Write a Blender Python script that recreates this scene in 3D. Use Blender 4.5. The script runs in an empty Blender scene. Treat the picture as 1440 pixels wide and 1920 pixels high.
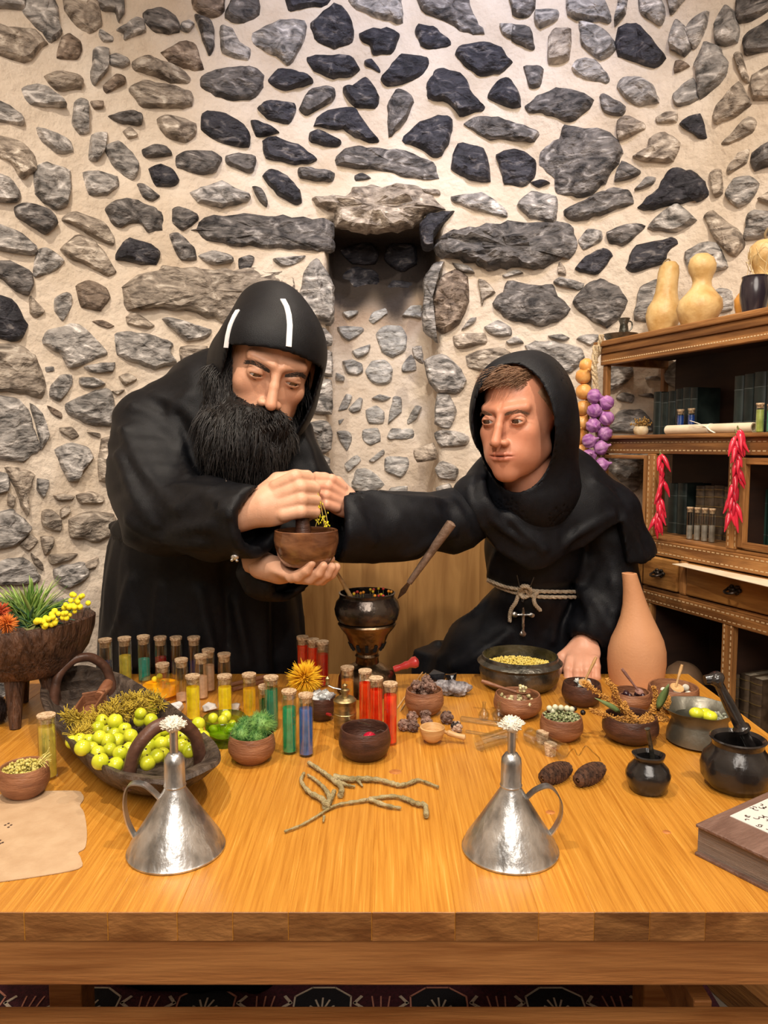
import bpy, math, random
import numpy as np
from mathutils import Vector, Matrix, noise as mnoise
random.seed(7)
RNG = random.Random(11)
PI = math.pi
# ------------------------------------------------------------------ camera
CAMZ = 1.27; PITCH = math.radians(5.0); FPX = 1400.0
TZ = 0.77                                    # table top height
cam_d = bpy.data.cameras.new('camera'); cam = bpy.data.objects.new('camera', cam_d)
bpy.context.scene.collection.objects.link(cam)
cam.location = (0, 0, CAMZ); cam.rotation_euler = (PI/2 - PITCH, 0, 0)
cam_d.sensor_fit = 'HORIZONTAL'; cam_d.sensor_width = 36.0; cam_d.lens = 36.0*FPX/1440.0
cam_d.clip_start = 0.02
SC = bpy.context.scene; SC.camera = cam
# ------------------------------------------------------------------ world, exposure, lights
w = bpy.data.worlds.new('world'); SC.world = w; w.use_nodes = True
w.node_tree.nodes['Background'].inputs[0].default_value = (1.0, 0.93, 0.85, 1)
w.node_tree.nodes['Background'].inputs[1].default_value = 0.3
SC.view_settings.view_transform = 'Standard'; SC.view_settings.look = 'None'
SC.view_settings.gamma = 1.0; SC.view_settings.exposure = 0.0
SC.view_settings.use_curve_mapping = False
SC.cycles.transparent_max_bounces = 40; SC.cycles.max_bounces = 10
def area(name, loc, target, size, power, col, spread=PI):
    d = bpy.data.lights.new(name, 'AREA'); d.shape = 'DISK'; d.size = size; d.energy = power; d.color = col; d.spread = spread
    o = bpy.data.objects.new(name, d); SC.collection.objects.link(o); o.location = loc
    v = Vector(target) - Vector(loc); o.rotation_euler = v.to_track_quat('-Z', 'Y').to_euler(); return o
def spot(name, loc, target, power, col, ang=70, blend=.8, size=.05):
    d = bpy.data.lights.new(name, 'SPOT'); d.energy = power; d.color = col; d.spot_size = math.radians(ang); d.spot_blend = blend; d.shadow_soft_size = size
    o = bpy.data.objects.new(name, d); SC.collection.objects.link(o); o.location = loc
    v = Vector(target) - Vector(loc); o.rotation_euler = v.to_track_quat('-Z', 'Y').to_euler(); return o
WARM = (1.0, 0.87, 0.72)
spot('ceiling_spot', (-0.60, 0.55, 2.95), (-0.35, 1.8, 0.9), 105, WARM, 95, .7, .035)
spot('ceiling_spot', (0.60, 0.55, 2.95), (0.40, 1.8, 0.9), 105, WARM, 95, .7, .035)
spot('ceiling_spot', (0.1, 1.75, 3.0), (0.0, 1.15, 0.77), 48, WARM, 95, .6, .04)
spot('ceiling_spot', (0.22, 1.20, 3.0), (0.18, 2.42, 2.5), 70, (.70, .76, 1.0), 75, .9, .1)
area('fill_light', (0.0, -0.9, 2.7), (0, 1.5, 1.1), 1.6, 62, (1.0, .90, .80))  # unseen soft fill added above and behind the camera to brighten the front
# ------------------------------------------------------------------ pixel helpers (1440 x 1920 frame)
CP, SP = math.cos(PITCH), math.sin(PITCH)
def ray(u, v):
    a = (u-720)/FPX; b = (960-v)/FPX
    return Vector((a, CP + b*SP, -SP + b*CP))
def W(u, v, y):
    d = ray(u, v); return Vector((0, 0, CAMZ)) + d*(y/d.y)
def T(u, v, z=TZ):
    d = ray(u, v); return Vector((0, 0, CAMZ)) + d*((z-CAMZ)/d.z)
def pxs(y, z=TZ):                             # metres per pixel at depth y
    return (y*CP + (CAMZ-z)*SP)/FPX
# ------------------------------------------------------------------ materials
MATS = {}
def M(name, c1, c2=None, scale=8, stretch=(1, 1, 1), rough=.5, metal=0, bump=0, bscale=None, rand=0, coat=0, sss=0,
      trans=0, ior=1.45, lo=.35, hi=.65, attr=None, spec=.5, detail=6, c3=None, sheen=0, rot=(0, 0, 0), distort=0, alpha=1):
    if name in MATS: return MATS[name]
    m = bpy.data.materials.new(name); m.use_nodes = True; MATS[name] = m
    nt = m.node_tree; N = nt.nodes; L = nt.links; b = N['Principled BSDF']
    def rgba(c): return (c[0], c[1], c[2], 1)
    b.inputs['Roughness'].default_value = rough; b.inputs['Metallic'].default_value = metal
    b.inputs['Coat Weight'].default_value = coat; b.inputs['Coat Roughness'].default_value = .15
    b.inputs['Transmission Weight'].default_value = trans; b.inputs['IOR'].default_value = ior
    b.inputs['Specular IOR Level'].default_value = spec; b.inputs['Alpha'].default_value = alpha
    if sheen: b.inputs['Sheen Weight'].default_value = sheen; b.inputs['Sheen Roughness'].default_value = .5
    if sss:
        b.inputs['Subsurface Weight'].default_value = sss; b.inputs['Subsurface Radius'].default_value = (.012, .005, .003)
        b.inputs['Subsurface Scale'].default_value = 1.0
    tc = N.new('ShaderNodeTexCoord'); mp = N.new('ShaderNodeMapping'); L.new(tc.outputs['Object'], mp.inputs[0])
    mp.inputs['Scale'].default_value = stretch; mp.inputs['Rotation'].default_value = rot
    vec = mp.outputs[0]
    if rand:
        oi = N.new('ShaderNodeObjectInfo'); sx = N.new('ShaderNodeVectorMath'); sx.operation = 'ADD'
        mm = N.new('ShaderNodeMath'); mm.operation = 'MULTIPLY'; mm.inputs[1].default_value = 37.0
        L.new(oi.outputs['Random'], mm.inputs[0]); L.new(vec, sx.inputs[0]); L.new(mm.outputs[0], sx.inputs[1]); vec = sx.outputs[0]
    col = None
    if c2 is not None:
        n = N.new('ShaderNodeTexNoise'); n.inputs['Scale'].default_value = scale; n.inputs['Detail'].default_value = detail
        n.inputs['Distortion'].default_value = distort
        L.new(vec, n.inputs['Vector']); r = N.new('ShaderNodeValToRGB'); L.new(n.outputs['Fac'], r.inputs[0])
        r.color_ramp.elements[0].position = lo; r.color_ramp.elements[0].color = rgba(c1)
        r.color_ramp.elements[1].position = hi; r.color_ramp.elements[1].color = rgba(c2)
        if c3 is not None:
            e = r.color_ramp.elements.new(min(1, hi+.12)); e.color = rgba(c3)
        col = r.outputs[0]
    if attr:
        a = N.new('ShaderNodeAttribute'); a.attribute_name = attr
        if col is None: col = a.outputs['Color']
        else:
            mx = N.new('ShaderNodeMix'); mx.data_type = 'RGBA'; mx.blend_type = 'MULTIPLY'; mx.inputs[0].default_value = 1
            L.new(col, mx.inputs[6]); L.new(a.outputs['Color'], mx.inputs[7]); col = mx.outputs[2]
    if rand:
        h = N.new('ShaderNodeHueSaturation'); mr = N.new('ShaderNodeMapRange'); L.new(oi.outputs['Random'], mr.inputs[0])
        mr.inputs[3].default_value = 1-rand; mr.inputs[4].default_value = 1+rand; L.new(mr.outputs[0], h.inputs['Value'])
        if col is not None: L.new(col, h.inputs['Color'])
        else: h.inputs['Color'].default_value = rgba(c1)
        col = h.outputs[0]
    if col is not None: L.new(col, b.inputs['Base Color'])
    else: b.inputs['Base Color'].default_value = rgba(c1)
    if bump:
        n2 = N.new('ShaderNodeTexNoise'); n2.inputs['Scale'].default_value = bscale or scale*3; n2.inputs['Detail'].default_value = 8
        L.new(vec, n2.inputs['Vector']); bp = N.new('ShaderNodeBump'); bp.inputs['Strength'].default_value = min(1, bump)
        bp.inputs['Distance'].default_value = .004*max(1, bump); L.new(n2.outputs['Fac'], bp.inputs['Height']); L.new(bp.outputs[0], b.inputs['Normal'])
    return m
# ------------------------------------------------------------------ mesh builder
COL = SC.collection
class MB:
    def __init__(s): s.v = []; s.f = []; s.m = Matrix.Identity(4)
    def add(s, vs, fs):
        o = len(s.v); M_ = s.m
        s.v += [tuple(M_ @ Vector(p)) for p in vs]; s.f += [tuple(i+o for i in f) for f in fs]; return s
    def box(s, a, b):
        x0, y0, z0 = a; x1, y1, z1 = b
        return s.add([(x0, y0, z0), (x1, y0, z0), (x1, y1, z0), (x0, y1, z0), (x0, y0, z1), (x1, y0, z1), (x1, y1, z1), (x0, y1, z1)],
                     [(0, 3, 2, 1), (4, 5, 6, 7), (0, 1, 5, 4), (1, 2, 6, 5), (2, 3, 7, 6), (3, 0, 4, 7)])
    def lathe(s, prof, n=32, c=(0, 0, 0), sx=1, sy=1, wob=None):
        vs = []; fs = []; k = len(prof)
        for i in range(n):
            a = 2*PI*i/n; ca, sa = math.cos(a), math.sin(a)
            for (r, z) in prof:
                q = r if wob is None else r*wob(a, z)
                vs.append((c[0]+q*ca*sx, c[1]+q*sa*sy, c[2]+z))
        for i in range(n):
            j = (i+1) % n
            for t in range(k-1): fs.append((i*k+t, j*k+t, j*k+t+1, i*k+t+1))
        if prof[0][0] > 1e-5: fs.append(tuple(i*k for i in reversed(range(n))))
        if prof[-1][0] > 1e-5: fs.append(tuple(i*k+k-1 for i in range(n)))
        return s.add(vs, fs)
    def tube(s, pts, r, n=8, cap=True, flat=1.0):
        pts = [Vector(p) for p in pts]; k = len(pts)
        rs = r if isinstance(r, (list, tuple)) else [r]*k
        vs = []; fs = []; up = None
        for i, p in enumerate(pts):
            t = (pts[min(i+1, k-1)] - pts[max(i-1, 0)]).normalized()
            if up is None:
                up = Vector((0, 0, 1)) if abs(t.z) < .9 else Vector((1, 0, 0))
            x = t.cross(up).normalized(); up = x.cross(t).normalized()
            for j in range(n):
                a = 2*PI*j/n; vs.append(p + x*(rs[i]*math.cos(a)) + up*(rs[i]*flat*math.sin(a)))
        for i in range(k-1):
            for j in range(n):
                q = (j+1) % n; fs.append((i*n+j, i*n+q, (i+1)*n+q, (i+1)*n+j))
        if cap: fs.append(tuple(reversed(range(n)))); fs.append(tuple((k-1)*n+j for j in range(n)))
        return s.add(vs, fs)
    def ball(s, c, r, n=12, m=8, wob=None):
        r = (r, r, r) if isinstance(r, (int, float)) else r
        vs = [(c[0], c[1], c[2]-r[2])]; fs = []
        for i in range(1, m):
            b = -PI/2+PI*i/m
            for j in range(n):
                a = 2*PI*j/n; q = 1 if wob is None else wob(a, b)
                vs.append((c[0]+r[0]*q*math.cos(a)*math.cos(b), c[1]+r[1]*q*math.sin(a)*math.cos(b), c[2]+r[2]*q*math.sin(b)))
        vs.append((c[0], c[1], c[2]+r[2])); e = len(vs)-1
        for j in range(n):
            q = (j+1) % n; fs.append((0, 1+q, 1+j)); fs.append((e, 1+(m-2)*n+j, 1+(m-2)*n+q))
            for i in range(m-2): fs.append((1+i*n+j, 1+i*n+q, 1+(i+1)*n+q, 1+(i+1)*n+j))
        return s.add(vs, fs)
    def prism(s, poly, z0, z1):
        n = len(poly); vs = [(p[0], p[1], z0) for p in poly]+[(p[0], p[1], z1) for p in poly]
        fs = [tuple(reversed(range(n))), tuple(range(n, 2*n))]+[(i, (i+1) % n, n+(i+1) % n, n+i) for i in range(n)]
        return s.add(vs, fs)
def obj(name, mb, mat, parent=None, loc=(0, 0, 0), rot=(0, 0, 0), smooth=True, bevel=0, recenter=False, flat_angle=40):
    vs = mb.v
    if recenter and vs:
        a = np.array(vs); c = (a.min(0)+a.max(0))/2
        if recenter == 'base': c[2] = a[:, 2].min()
        vs = [tuple(p) for p in (a-c)]; loc = tuple(Vector(loc)+Vector(c))
    me = bpy.data.meshes.new(name); me.from_pydata(vs, [], mb.f); me.update()
    me.materials.append(mat)
    if smooth:
        me.polygons.foreach_set('use_smooth', [True]*len(me.polygons))
        me.set_sharp_from_angle(angle=math.radians(flat_angle))
    o = bpy.data.objects.new(name, me); COL.objects.link(o); o.location = loc; o.rotation_euler = rot
    if parent is not None: o.parent = parent
    if bevel:
        bm = o.modifiers.new('bevel', 'BEVEL'); bm.width = bevel; bm.segments = 2; bm.limit_method = 'ANGLE'
    return o
def tag(o, label=None, cat=None, group=None, kind=None):
    if label: o['label'] = label
    if cat: o['category'] = cat
    if group: o['group'] = group
    if kind: o['kind'] = kind
    return o
def thing(name, label, cat, loc=(0, 0, 0), rz=0, group=None, kind=None, rot=None):
    o = bpy.data.objects.new(name, None); COL.objects.link(o); o.location = loc; o.rotation_euler = rot or (0, 0, rz)
    o.empty_display_size = .02
    return tag(o, label, cat, group, kind)
def copy_tree(o, parent=None):
    c = o.copy(); COL.objects.link(c); c.parent = parent
    for ch in list(o.children): copy_tree(ch, c)
    return c
def setcol(me, cols):
    a = me.color_attributes.new('Col', 'FLOAT_COLOR', 'POINT'); cols = np.asarray(cols, dtype=np.float32)
    if cols.shape[1] == 3: cols = np.hstack([cols, np.ones((len(cols), 1), np.float32)])
    a.data.foreach_set('color', cols.ravel())
def catmull(pts, n=8, closed=False):
    pts = [Vector(p) for p in pts]; out = []; k = len(pts)
    rng_ = range(k) if closed else range(k-1)
    for i in rng_:
        if closed: a, b, c, d = pts[(i-1) % k], pts[i], pts[(i+1) % k], pts[(i+2) % k]
        else: a, b, c, d = pts[max(i-1, 0)], pts[i], pts[i+1], pts[min(i+2, k-1)]
        for j in range(n):
            t = j/n; out.append(.5*((2*b)+(c-a)*t+(2*a-5*b+4*c-d)*t*t+(3*b-a-3*c+d)*t**3))
    if not closed: out.append(pts[-1])
    return out
# ================================================================== SETTING: stone wall, floor, ceiling
WC = 1.0; WR = 1.42; ND = 0.17               # wall centre y, radius, niche depth
def wallhit(u, v, R=WR):
    d = ray(u, v); a = d.x*d.x+d.y*d.y; b = -2*d.y*WC; c = WC*WC-R*R
    t = (-b+math.sqrt(b*b-4*a*c))/(2*a); return Vector((0, 0, CAMZ))+d*t
def thz(p): return (math.atan2(p.x, p.y-WC), p.z)
def wp(th, z, R=WR): return Vector((R*math.sin(th), WC+R*math.cos(th), z))
n_l = thz(wallhit(620, 600))[0]; n_r = thz(wallhit(822, 600))[0]; n_t = wallhit(720, 418).z
def sstep(a, b, x):
    t = np.clip((x-a)/(b-a), 0, 1); return t*t*(3-2*t)
def niche_depth(th, z):
    th = np.asarray(th); z = np.asarray(z)
    e = .012
    m = sstep(n_l-e, n_l+e, th)*(1-sstep(n_r-.035, n_r+e, th))*(1-sstep(n_t-.015, n_t+.02, z))
    return m*ND*(1+.25*sstep(n_t-.25, n_t-.02, z))
STONES_RAW = '''
@0,0,3
g 0,0 140,0 150,40 110,60 0,60
g 130,50 200,0 270,0 330,110 345,200 290,250 240,200 150,110
t 340,0 520,0 565,60 570,160 500,205 420,140 360,60
g 560,165 635,210 630,240 580,240 550,200
t 0,190 90,160 170,170 262,245 140,360 0,300
b 340,210 390,190 450,240 460,290 430,332 320,325
g 530,10 690,0 700,50 670,130 640,70 570,65
g 650,175 760,105 810,110 818,180 700,225 690,190
G 800,75 900,48 985,90 1010,180 880,185 820,140
g 1020,130 1060,115 1095,140 1060,180 1018,165
b 1085,0 1270,0 1260,60 1200,95 1090,50
G 1285,30 1360,0 1440,0 1460,90 1350,140 1260,100
G 1100,85 1170,115 1205,180 1200,290 1170,315 1130,190
g 1240,150 1300,170 1350,250 1410,280 1395,340 1250,300
g 520,290 560,265 610,280 605,400 540,480 510,440
g 610,320 650,300 720,330 730,360 690,385 620,370
b 900,300 1040,235 1100,270 1145,390 1080,400 980,365
t 740,350 830,320 920,350 1010,385 1070,440 1050,470 960,465 850,430 760,400
b 650,420 705,440 700,470 600,525 580,480
t 730,500 800,460 950,480 1080,530 1080,600 1000,612 800,600 760,560
t 250,435 330,405 440,425 475,460 450,500 320,505
g 115,500 200,475 290,510 378,600 290,605 170,595
g 420,580 450,550 490,570 500,740 440,750 405,690
b 510,570 580,575 580,605 530,612
g 0,570 60,600 135,680 100,715 0,700
G 610,655 720,628 798,645 795,700 690,695
t 690,740 730,715 775,760 720,780
t 880,670 960,648 1110,700 1100,770 1040,805 930,770
k 1135,640 1240,630 1370,700 1410,770 1400,830 1215,800 1130,740
G 1120,450 1200,395 1350,375 1440,380 1485,430 1480,470 1440,550 1270,575 1150,520
g 200,715 290,740 400,800 410,860 320,870 235,800
g 515,760 600,745 595,840 550,905 500,895
g 590,830 660,795 740,860 780,930 770,990 740,1020 650,950
G 800,845 860,818 940,830 970,875 820,885
G 990,880 1050,850 1190,855 1245,890 1220,960 1110,985 1000,940
k 835,955 900,925 970,955 1010,1015 980,1050 880,1050
G 1270,880 1340,865 1440,885 1430,960 1390,970 1275,920
t 0,770 90,790 190,870 200,960 120,1010 50,920 0,850
g 195,950 260,915 390,960 400,1050 380,1160 300,1175 200,1090
g 465,970 570,970 660,1000 665,1050 600,1100 500,1095
G 765,1040 800,1035 900,1105 860,1135 800,1110
g 1070,1085 1150,1050 1250,1025 1400,1090 1400,1135 1250,1165 1110,1140
G 600,1160 700,1110 840,1160 910,1190 915,1300 840,1310 780,1260 650,1275 605,1210
G 965,1180 1010,1160 1110,1210 1115,1240 1030,1300 970,1260
g 0,970 50,1000 110,1080 100,1140 0,1145
G 90,1160 160,1140 280,1190 325,1260 250,1315 170,1265 95,1215
t 365,1210 420,1190 580,1250 640,1330 640,1380 550,1350 440,1280 355,1240
G 1070,1290 1200,1210 1440,1210 1640,1215 1850,1240 1875,1330 1860,1410 1800,1420 1640,1400 1400,1385 1200,1360 1100,1310
G 950,1320 1000,1310 1090,1390 1105,1460 1020,1465 970,1390
k 660,1400 730,1340 850,1375 900,1420 880,1495 700,1470 655,1460
t 345,1400 420,1320 490,1330 570,1400 655,1530 600,1555 500,1500 380,1450
g 1115,1440 1180,1410 1300,1440 1310,1475 1190,1490
G 1340,1455 1400,1435 1430,1450 1410,1510 1345,1520
g 0,1245 90,1300 200,1390 170,1440 0,1395
g 220,1400 280,1400 365,1470 300,1530 190,1560 190,1490
G 0,1510 60,1470 180,1545 170,1660 90,1640 20,1580
t 681,1600 880,1510 1000,1500 1200,1522 1440,1515 1644,1554 1665,1635 1620,1680 1410,1755 1290,1806 1100,1764 850,1731 700,1731
b 425,1610 500,1575 600,1620 615,1680 560,1750 450,1730
g 300,1680 370,1645 400,1660 400,1730 350,1810 300,1750
t 170,1665 245,1750 200,1790 165,1760
k 0,1660 60,1680 150,1830 130,1900 60,1920 0,1850
b 515,1810 570,1800 640,1835 600,1850
@0,600,3
g 260,60 440,20 590,160 590,200 400,270 330,190 250,140
t 0,150 100,140 200,200 255,370 230,440 100,410 0,400
g 255,265 300,262 305,285 260,295
g 470,265 560,240 645,240 635,290 520,300
g 285,370 340,310 400,310 405,370 330,455 280,430
g 450,325 520,322 595,358 520,385 455,370
t 665,320 720,300 770,330 700,365
t 630,400 700,390 660,420
g 370,470 520,400 600,385 640,440 640,590 500,585 380,530
b 265,480 345,520 345,555 285,525
g 0,430 80,440 170,520 190,600 215,720 120,805 0,740
g 165,465 230,520 275,650 230,730 200,620
t 335,605 400,600 445,650 400,670 340,630
t 490,630 560,635 560,665
g 305,730 400,690 500,720 525,770 470,840 440,900 380,905 330,800
t 570,670 665,660 720,700 720,905 555,905
t 20,830 100,830 190,870 150,1000 155,1100 130,1080 80,940
g 205,890 270,900 265,960 240,1000 205,950
t 300,985 360,975 420,990 400,1010 320,1015
t 430,985 520,965 585,995 580,1025 450,1030
t 235,1075 290,1065 345,1120 340,1190 240,1160
t 340,1070 385,1040 395,1080 345,1115
t 390,1130 480,1080 640,1090 640,1200 520,1250 470,1225 395,1220
g 0,1110 60,1060 90,1080 175,1160 140,1220 60,1275 0,1285
t 110,1265 170,1205 215,1240 155,1300
t 230,1220 300,1220 295,1270 250,1320
t 285,1320 440,1315 400,1345 285,1370
t 175,1310 240,1370 240,1410 190,1370
g 300,1400 400,1370 480,1365 500,1440 380,1510 310,1470
t 450,1380 550,1335 540,1380 500,1400
g 0,1400 100,1330 210,1400 200,1480 0,1480
g 0,850 35,860 40,960 0,1010
t 45,970 80,1000 75,1055 40,1040
g 280,1570 350,1560 370,1600 300,1620
g 430,1650 500,1600 520,1700 440,1760
@200,480,6
t 210,680 330,640 530,780 470,815 350,800 220,760
g 625,710 780,700 1000,790 1170,830 1150,910 900,955
t 830,1020 1130,1010 1090,1170 1050,1250 840,1210
g 60,880 200,850 480,880 720,960 750,1010 720,1090 790,1210 660,1240 520,1270 330,1210 110,1110
@480,0,3
k 160,0 450,0 400,35 250,50 180,70
g -20,190 130,120 280,125 270,230 190,365 110,320 0,260
k 310,130 440,25 520,80 555,180 540,240 440,275 330,220
g 525,10 620,0 800,0 825,130 750,120 620,80
k 580,190 740,160 810,200 790,250 760,305 660,310 640,260 600,240
k 890,180 910,140 1000,160 1080,220 1095,260 990,285 930,270
G 915,0 1150,0 1220,80 1280,190 1160,185 1090,140 920,60
k 1120,310 1160,255 1290,235 1400,290 1440,350 1400,400 1270,430 1190,390
g 1370,140 1440,135 1480,170 1440,220 1385,190
k 285,325 400,310 540,330 580,390 540,430 400,430 310,380
k 610,350 650,335 700,400 690,410 620,375
k 705,450 760,370 820,310 970,320 975,360 920,440 740,490
k 960,500 1000,400 1060,385 1170,430 1220,530 1285,600 1260,630 1140,650 1080,580 970,560
k 1305,530 1370,445 1440,455 1480,520 1495,600 1440,610 1310,560
k 70,450 120,395 230,400 320,455 290,475 170,505 90,480
k 490,490 540,490 620,440 660,480 695,550 670,610 560,600 500,540
G 240,610 290,520 380,490 445,500 430,570 290,650
G 740,600 790,510 850,515 890,580 830,700 745,775
k 315,710 400,620 540,610 590,660 690,790 660,815 550,770 490,730
k 10,610 80,570 215,590 220,630 185,700 60,670
k -30,680 40,700 130,745 50,770 0,770
k 300,750 350,740 480,800 450,830 310,805
k 820,790 920,690 1050,650 1100,680 1095,780 1020,885 930,840
G 1180,690 1290,650 1440,690 1590,745 1570,800 1440,790 1280,770
k 30,800 80,770 200,800 330,880 340,910 220,930 60,885
G 440,930 510,830 640,840 850,850 1000,920 1025,1010 850,1000 700,970
k 1100,930 1130,810 1280,840 1320,1020 1200,1010 1105,960
k 1350,870 1440,840 1500,850 1570,900 1570,1000 1500,1050 1400,1040 1370,940
k 35,990 90,950 170,990 250,1080 255,1140 210,1150 120,1090
G 235,950 330,950 445,980 430,1025 330,1015 245,1000
G 555,990 600,975 650,1010 560,1025
G -20,1050 30,1060 65,1130 60,1160 20,1130
t* 315,1110 480,1120 530,1060 700,1050 900,1045 1010,1130 1050,1170 920,1230 870,1280 720,1300 590,1305 450,1270 440,1180 350,1160
k* 920,1260 980,1200 1120,1190 1060,1260 1000,1330 1000,1400 940,1400
g 1090,1110 1270,1085 1400,1170 1410,1220 1320,1210 1130,1150
t 930,1070 1030,1070 1035,1100 960,1095
G* 1010,1340 1120,1300 1250,1270 1440,1260 1750,1265 1800,1350 1780,1430 1700,1460 1600,1510 1440,1510 1300,1525 1230,1480 1050,1450
g 95,1460 280,1440 220,1490 140,1500
g* 270,1530 340,1450 400,1530 440,1620 440,1740 420,1830 260,1790 240,1690
b* 1040,1560 1120,1520 1190,1560 1195,1700 1150,1820 1060,1880 1000,1840 990,1700
g 1100,1480 1200,1500 1230,1535 1150,1530
g* 940,1600 980,1500 1060,1470 1035,1560 985,1700 990,1840 1030,1920 940,1850
@540,380,3.31
n 335,680 430,670 430,690 370,720
n 500,730 530,680 600,655 620,690 530,755
n 305,770 450,770 470,800 380,860 330,825
n 545,820 590,770 690,760 740,830 730,920 650,965 580,930
n 400,920 510,880 500,930 430,965
n 340,985 400,975 460,1000 465,1050 430,1070 370,1060
n 480,1050 520,985 600,975 650,1030 640,1110 590,1135 520,1120
n 300,1055 350,1080 345,1110 300,1100
n 310,1290 360,1190 400,1200 370,1280
n 375,1280 440,1210 465,1220 450,1290 400,1305
n 520,1215 570,1190 640,1210 590,1235
n 620,1370 650,1210 700,1210 705,1300
n 480,1290 550,1260 600,1300 590,1370 500,1370
n 740,1350 790,1260 830,1270 800,1340 745,1380
n 300,1420 380,1420 400,1470 360,1550
n 460,1410 560,1400 575,1480 510,1510 465,1480
n 615,1450 650,1400 775,1405 775,1465 630,1470
n 310,1350 350,1340 320,1380
n 500,1600 590,1530 600,1560 530,1610
n 350,1620 430,1560 455,1600 370,1675
n 600,1590 640,1575 740,1580 750,1650 700,1710 600,1660
n 395,1760 430,1650 520,1660 600,1750 480,1815
n 590,1850 640,1770 740,1760 720,1850 650,1870
n 705,1010 770,940 800,1040 710,1050
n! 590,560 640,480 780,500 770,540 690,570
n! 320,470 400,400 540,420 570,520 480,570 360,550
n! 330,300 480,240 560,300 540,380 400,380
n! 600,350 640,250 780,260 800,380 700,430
n 710,700 760,640 830,640 830,720 750,710
g* 770,900 830,890 840,1000 780,960
t* 780,1540 900,1490 920,1590 800,1610
g 845,980 960,940 1060,1010 1115,1110 1070,1180 930,1180 870,1100
g 920,1190 1000,1190 1050,1290 1000,1400 910,1370
g 910,1430 1000,1410 1120,1450 1110,1500 950,1515
g 910,1650 960,1600 1060,1650 1040,1720 940,1710
g 920,1770 1000,1740 1020,1780 940,1810
g* 130,850 220,775 270,830 270,885 160,880
g* 140,960 200,910 270,930 275,1080 180,1050
g* 90,1250 200,1110 265,1110 270,1310 120,1300 30,1300
g* 110,1370 240,1350 275,1430 270,1530 210,1560 150,1430
g* 190,1560 260,1590 250,1690 200,1640
@800,480,4.174
t 300,780 430,730 600,720 680,800 600,880 500,920 330,870
g 455,560 560,500 660,560 660,620 550,635 480,600
G 515,370 600,280 640,195 800,220 980,230 1050,340 1125,400 1100,440 1000,520 880,560 800,525 650,500 560,430
g 595,150 700,110 760,135 620,170
t 1040,50 1085,90 1090,150 1025,140
g 990,200 1060,165 1235,220 1190,270 1060,240
t 405,190 450,190 540,280 460,340 430,390
g 270,580 340,490 390,480 370,530
t 200,640 240,615 455,605 460,690 240,725
g 625,670 700,625 760,680 650,690
g 950,625 1060,610 1120,640 1080,665 980,645
g 765,700 850,670 1000,670 1200,710 1240,780 1200,860 1110,920 950,870 800,770
g 1175,650 1250,610 1350,620 1360,640 1290,700
@960,0,3
G -20,0 120,0 130,50 80,95 0,80
g 130,60 260,60 260,110 160,155 130,130
g 310,0 470,0 560,90 550,130 420,120 310,90
g 600,40 620,0 665,0 640,80 580,150
g 710,0 800,0 860,80 840,130 780,120 720,60
g 850,0 1060,0 930,50 890,75
g 885,190 920,110 970,140 1010,260 970,320 890,270
g 975,180 1010,110 1110,65 1060,240 1020,280
g 1140,150 1200,30 1245,60 1280,160 1270,240 1180,260 1140,240
G 1255,80 1290,0 1440,0 1440,30 1350,120 1290,130
G 1295,250 1340,180 1440,110 1440,290 1320,320
t 205,210 250,165 330,165 325,340 210,365
g 380,130 440,130 550,190 585,280 500,340 390,260
k 590,160 700,130 790,220 860,320 800,375 595,320
G 0,140 100,160 130,260 110,280 0,230
b 920,350 960,345 1000,370 910,410
G 65,380 140,368 180,390 160,490 100,500
g 335,390 370,345 480,345 545,440 530,470 400,450
g 590,490 620,440 700,430 790,480 830,580 690,595
g 1025,370 1080,240 1150,260 1220,350 1200,440 1060,560 1040,460
g 910,530 1020,440 1050,560 950,605 910,580
t 1250,310 1290,300 1340,470 1300,450
t 1125,660 1160,590 1280,460 1350,590 1290,640 1160,710
t 1350,430 1440,350 1440,595 1360,570
G 80,600 140,540 280,495 390,520 465,570 400,650 330,695 200,650 90,640
G 490,550 520,530 640,600 620,655 520,640
t 590,690 640,650 740,690 750,730 600,790
t 810,670 870,630 935,635 930,690 820,700
t 1180,820 1280,720 1340,660 1380,690 1360,750 1220,820
k 945,700 1060,640 1100,780 1050,780
G 160,850 270,780 300,705 420,725 540,740 620,860 560,980 480,1060 400,1105 260,1090 240,1010 160,930
t 675,885 760,850 770,780 860,745 945,800 910,910 760,910
G 575,1020 620,905 720,960 700,990
k 100,1030 160,1015 215,1030 150,1055
g 690,1070 760,1000 810,1000 790,1040
k 705,1170 820,1060 880,960 960,950 1060,990 1100,1070 1070,1130 960,1140 800,1180
G 290,1190 450,1110 560,1060 660,1070 680,1150 500,1210 360,1245
g 25,1160 110,1080 250,1105 260,1190 240,1260 100,1225
t 1215,950 1280,860 1340,840 1320,920 1220,985
G 1350,860 1440,780 1440,920 1370,960
t 1115,970 1180,955 1190,1090 1140,1110
g 1200,1100 1250,1010 1330,990 1390,1030 1340,1130 1270,1165
t 1380,1120 1440,1050 1440,1220
g 760,1290 850,1190 940,1145 1040,1240 920,1310
G 535,1310 650,1260 750,1270 690,1340 620,1385 545,1370
g 375,1350 430,1290 505,1300 500,1360 400,1410
t 1080,1220 1130,1180 1300,1320 1300,1400 1240,1440 1130,1330
k 645,1510 700,1380 900,1340 935,1370 880,1430 860,1480 700,1540
k 355,1510 440,1430 520,1395 570,1440 520,1510 470,1550
g 975,1420 1060,1370 1150,1370 1220,1500 1150,1530 1000,1540
g 1320,1250 1360,1180 1440,1240 1440,1300 1320,1350
g 690,1800 720,1620 820,1570 900,1600 900,1800
g 1110,1680 1170,1620 1240,1640 1240,1740 1150,1760
G 340,1700 420,1600 500,1565 600,1610 650,1690 600,1790 540,1840 440,1800
@1060,420,3.79
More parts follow.
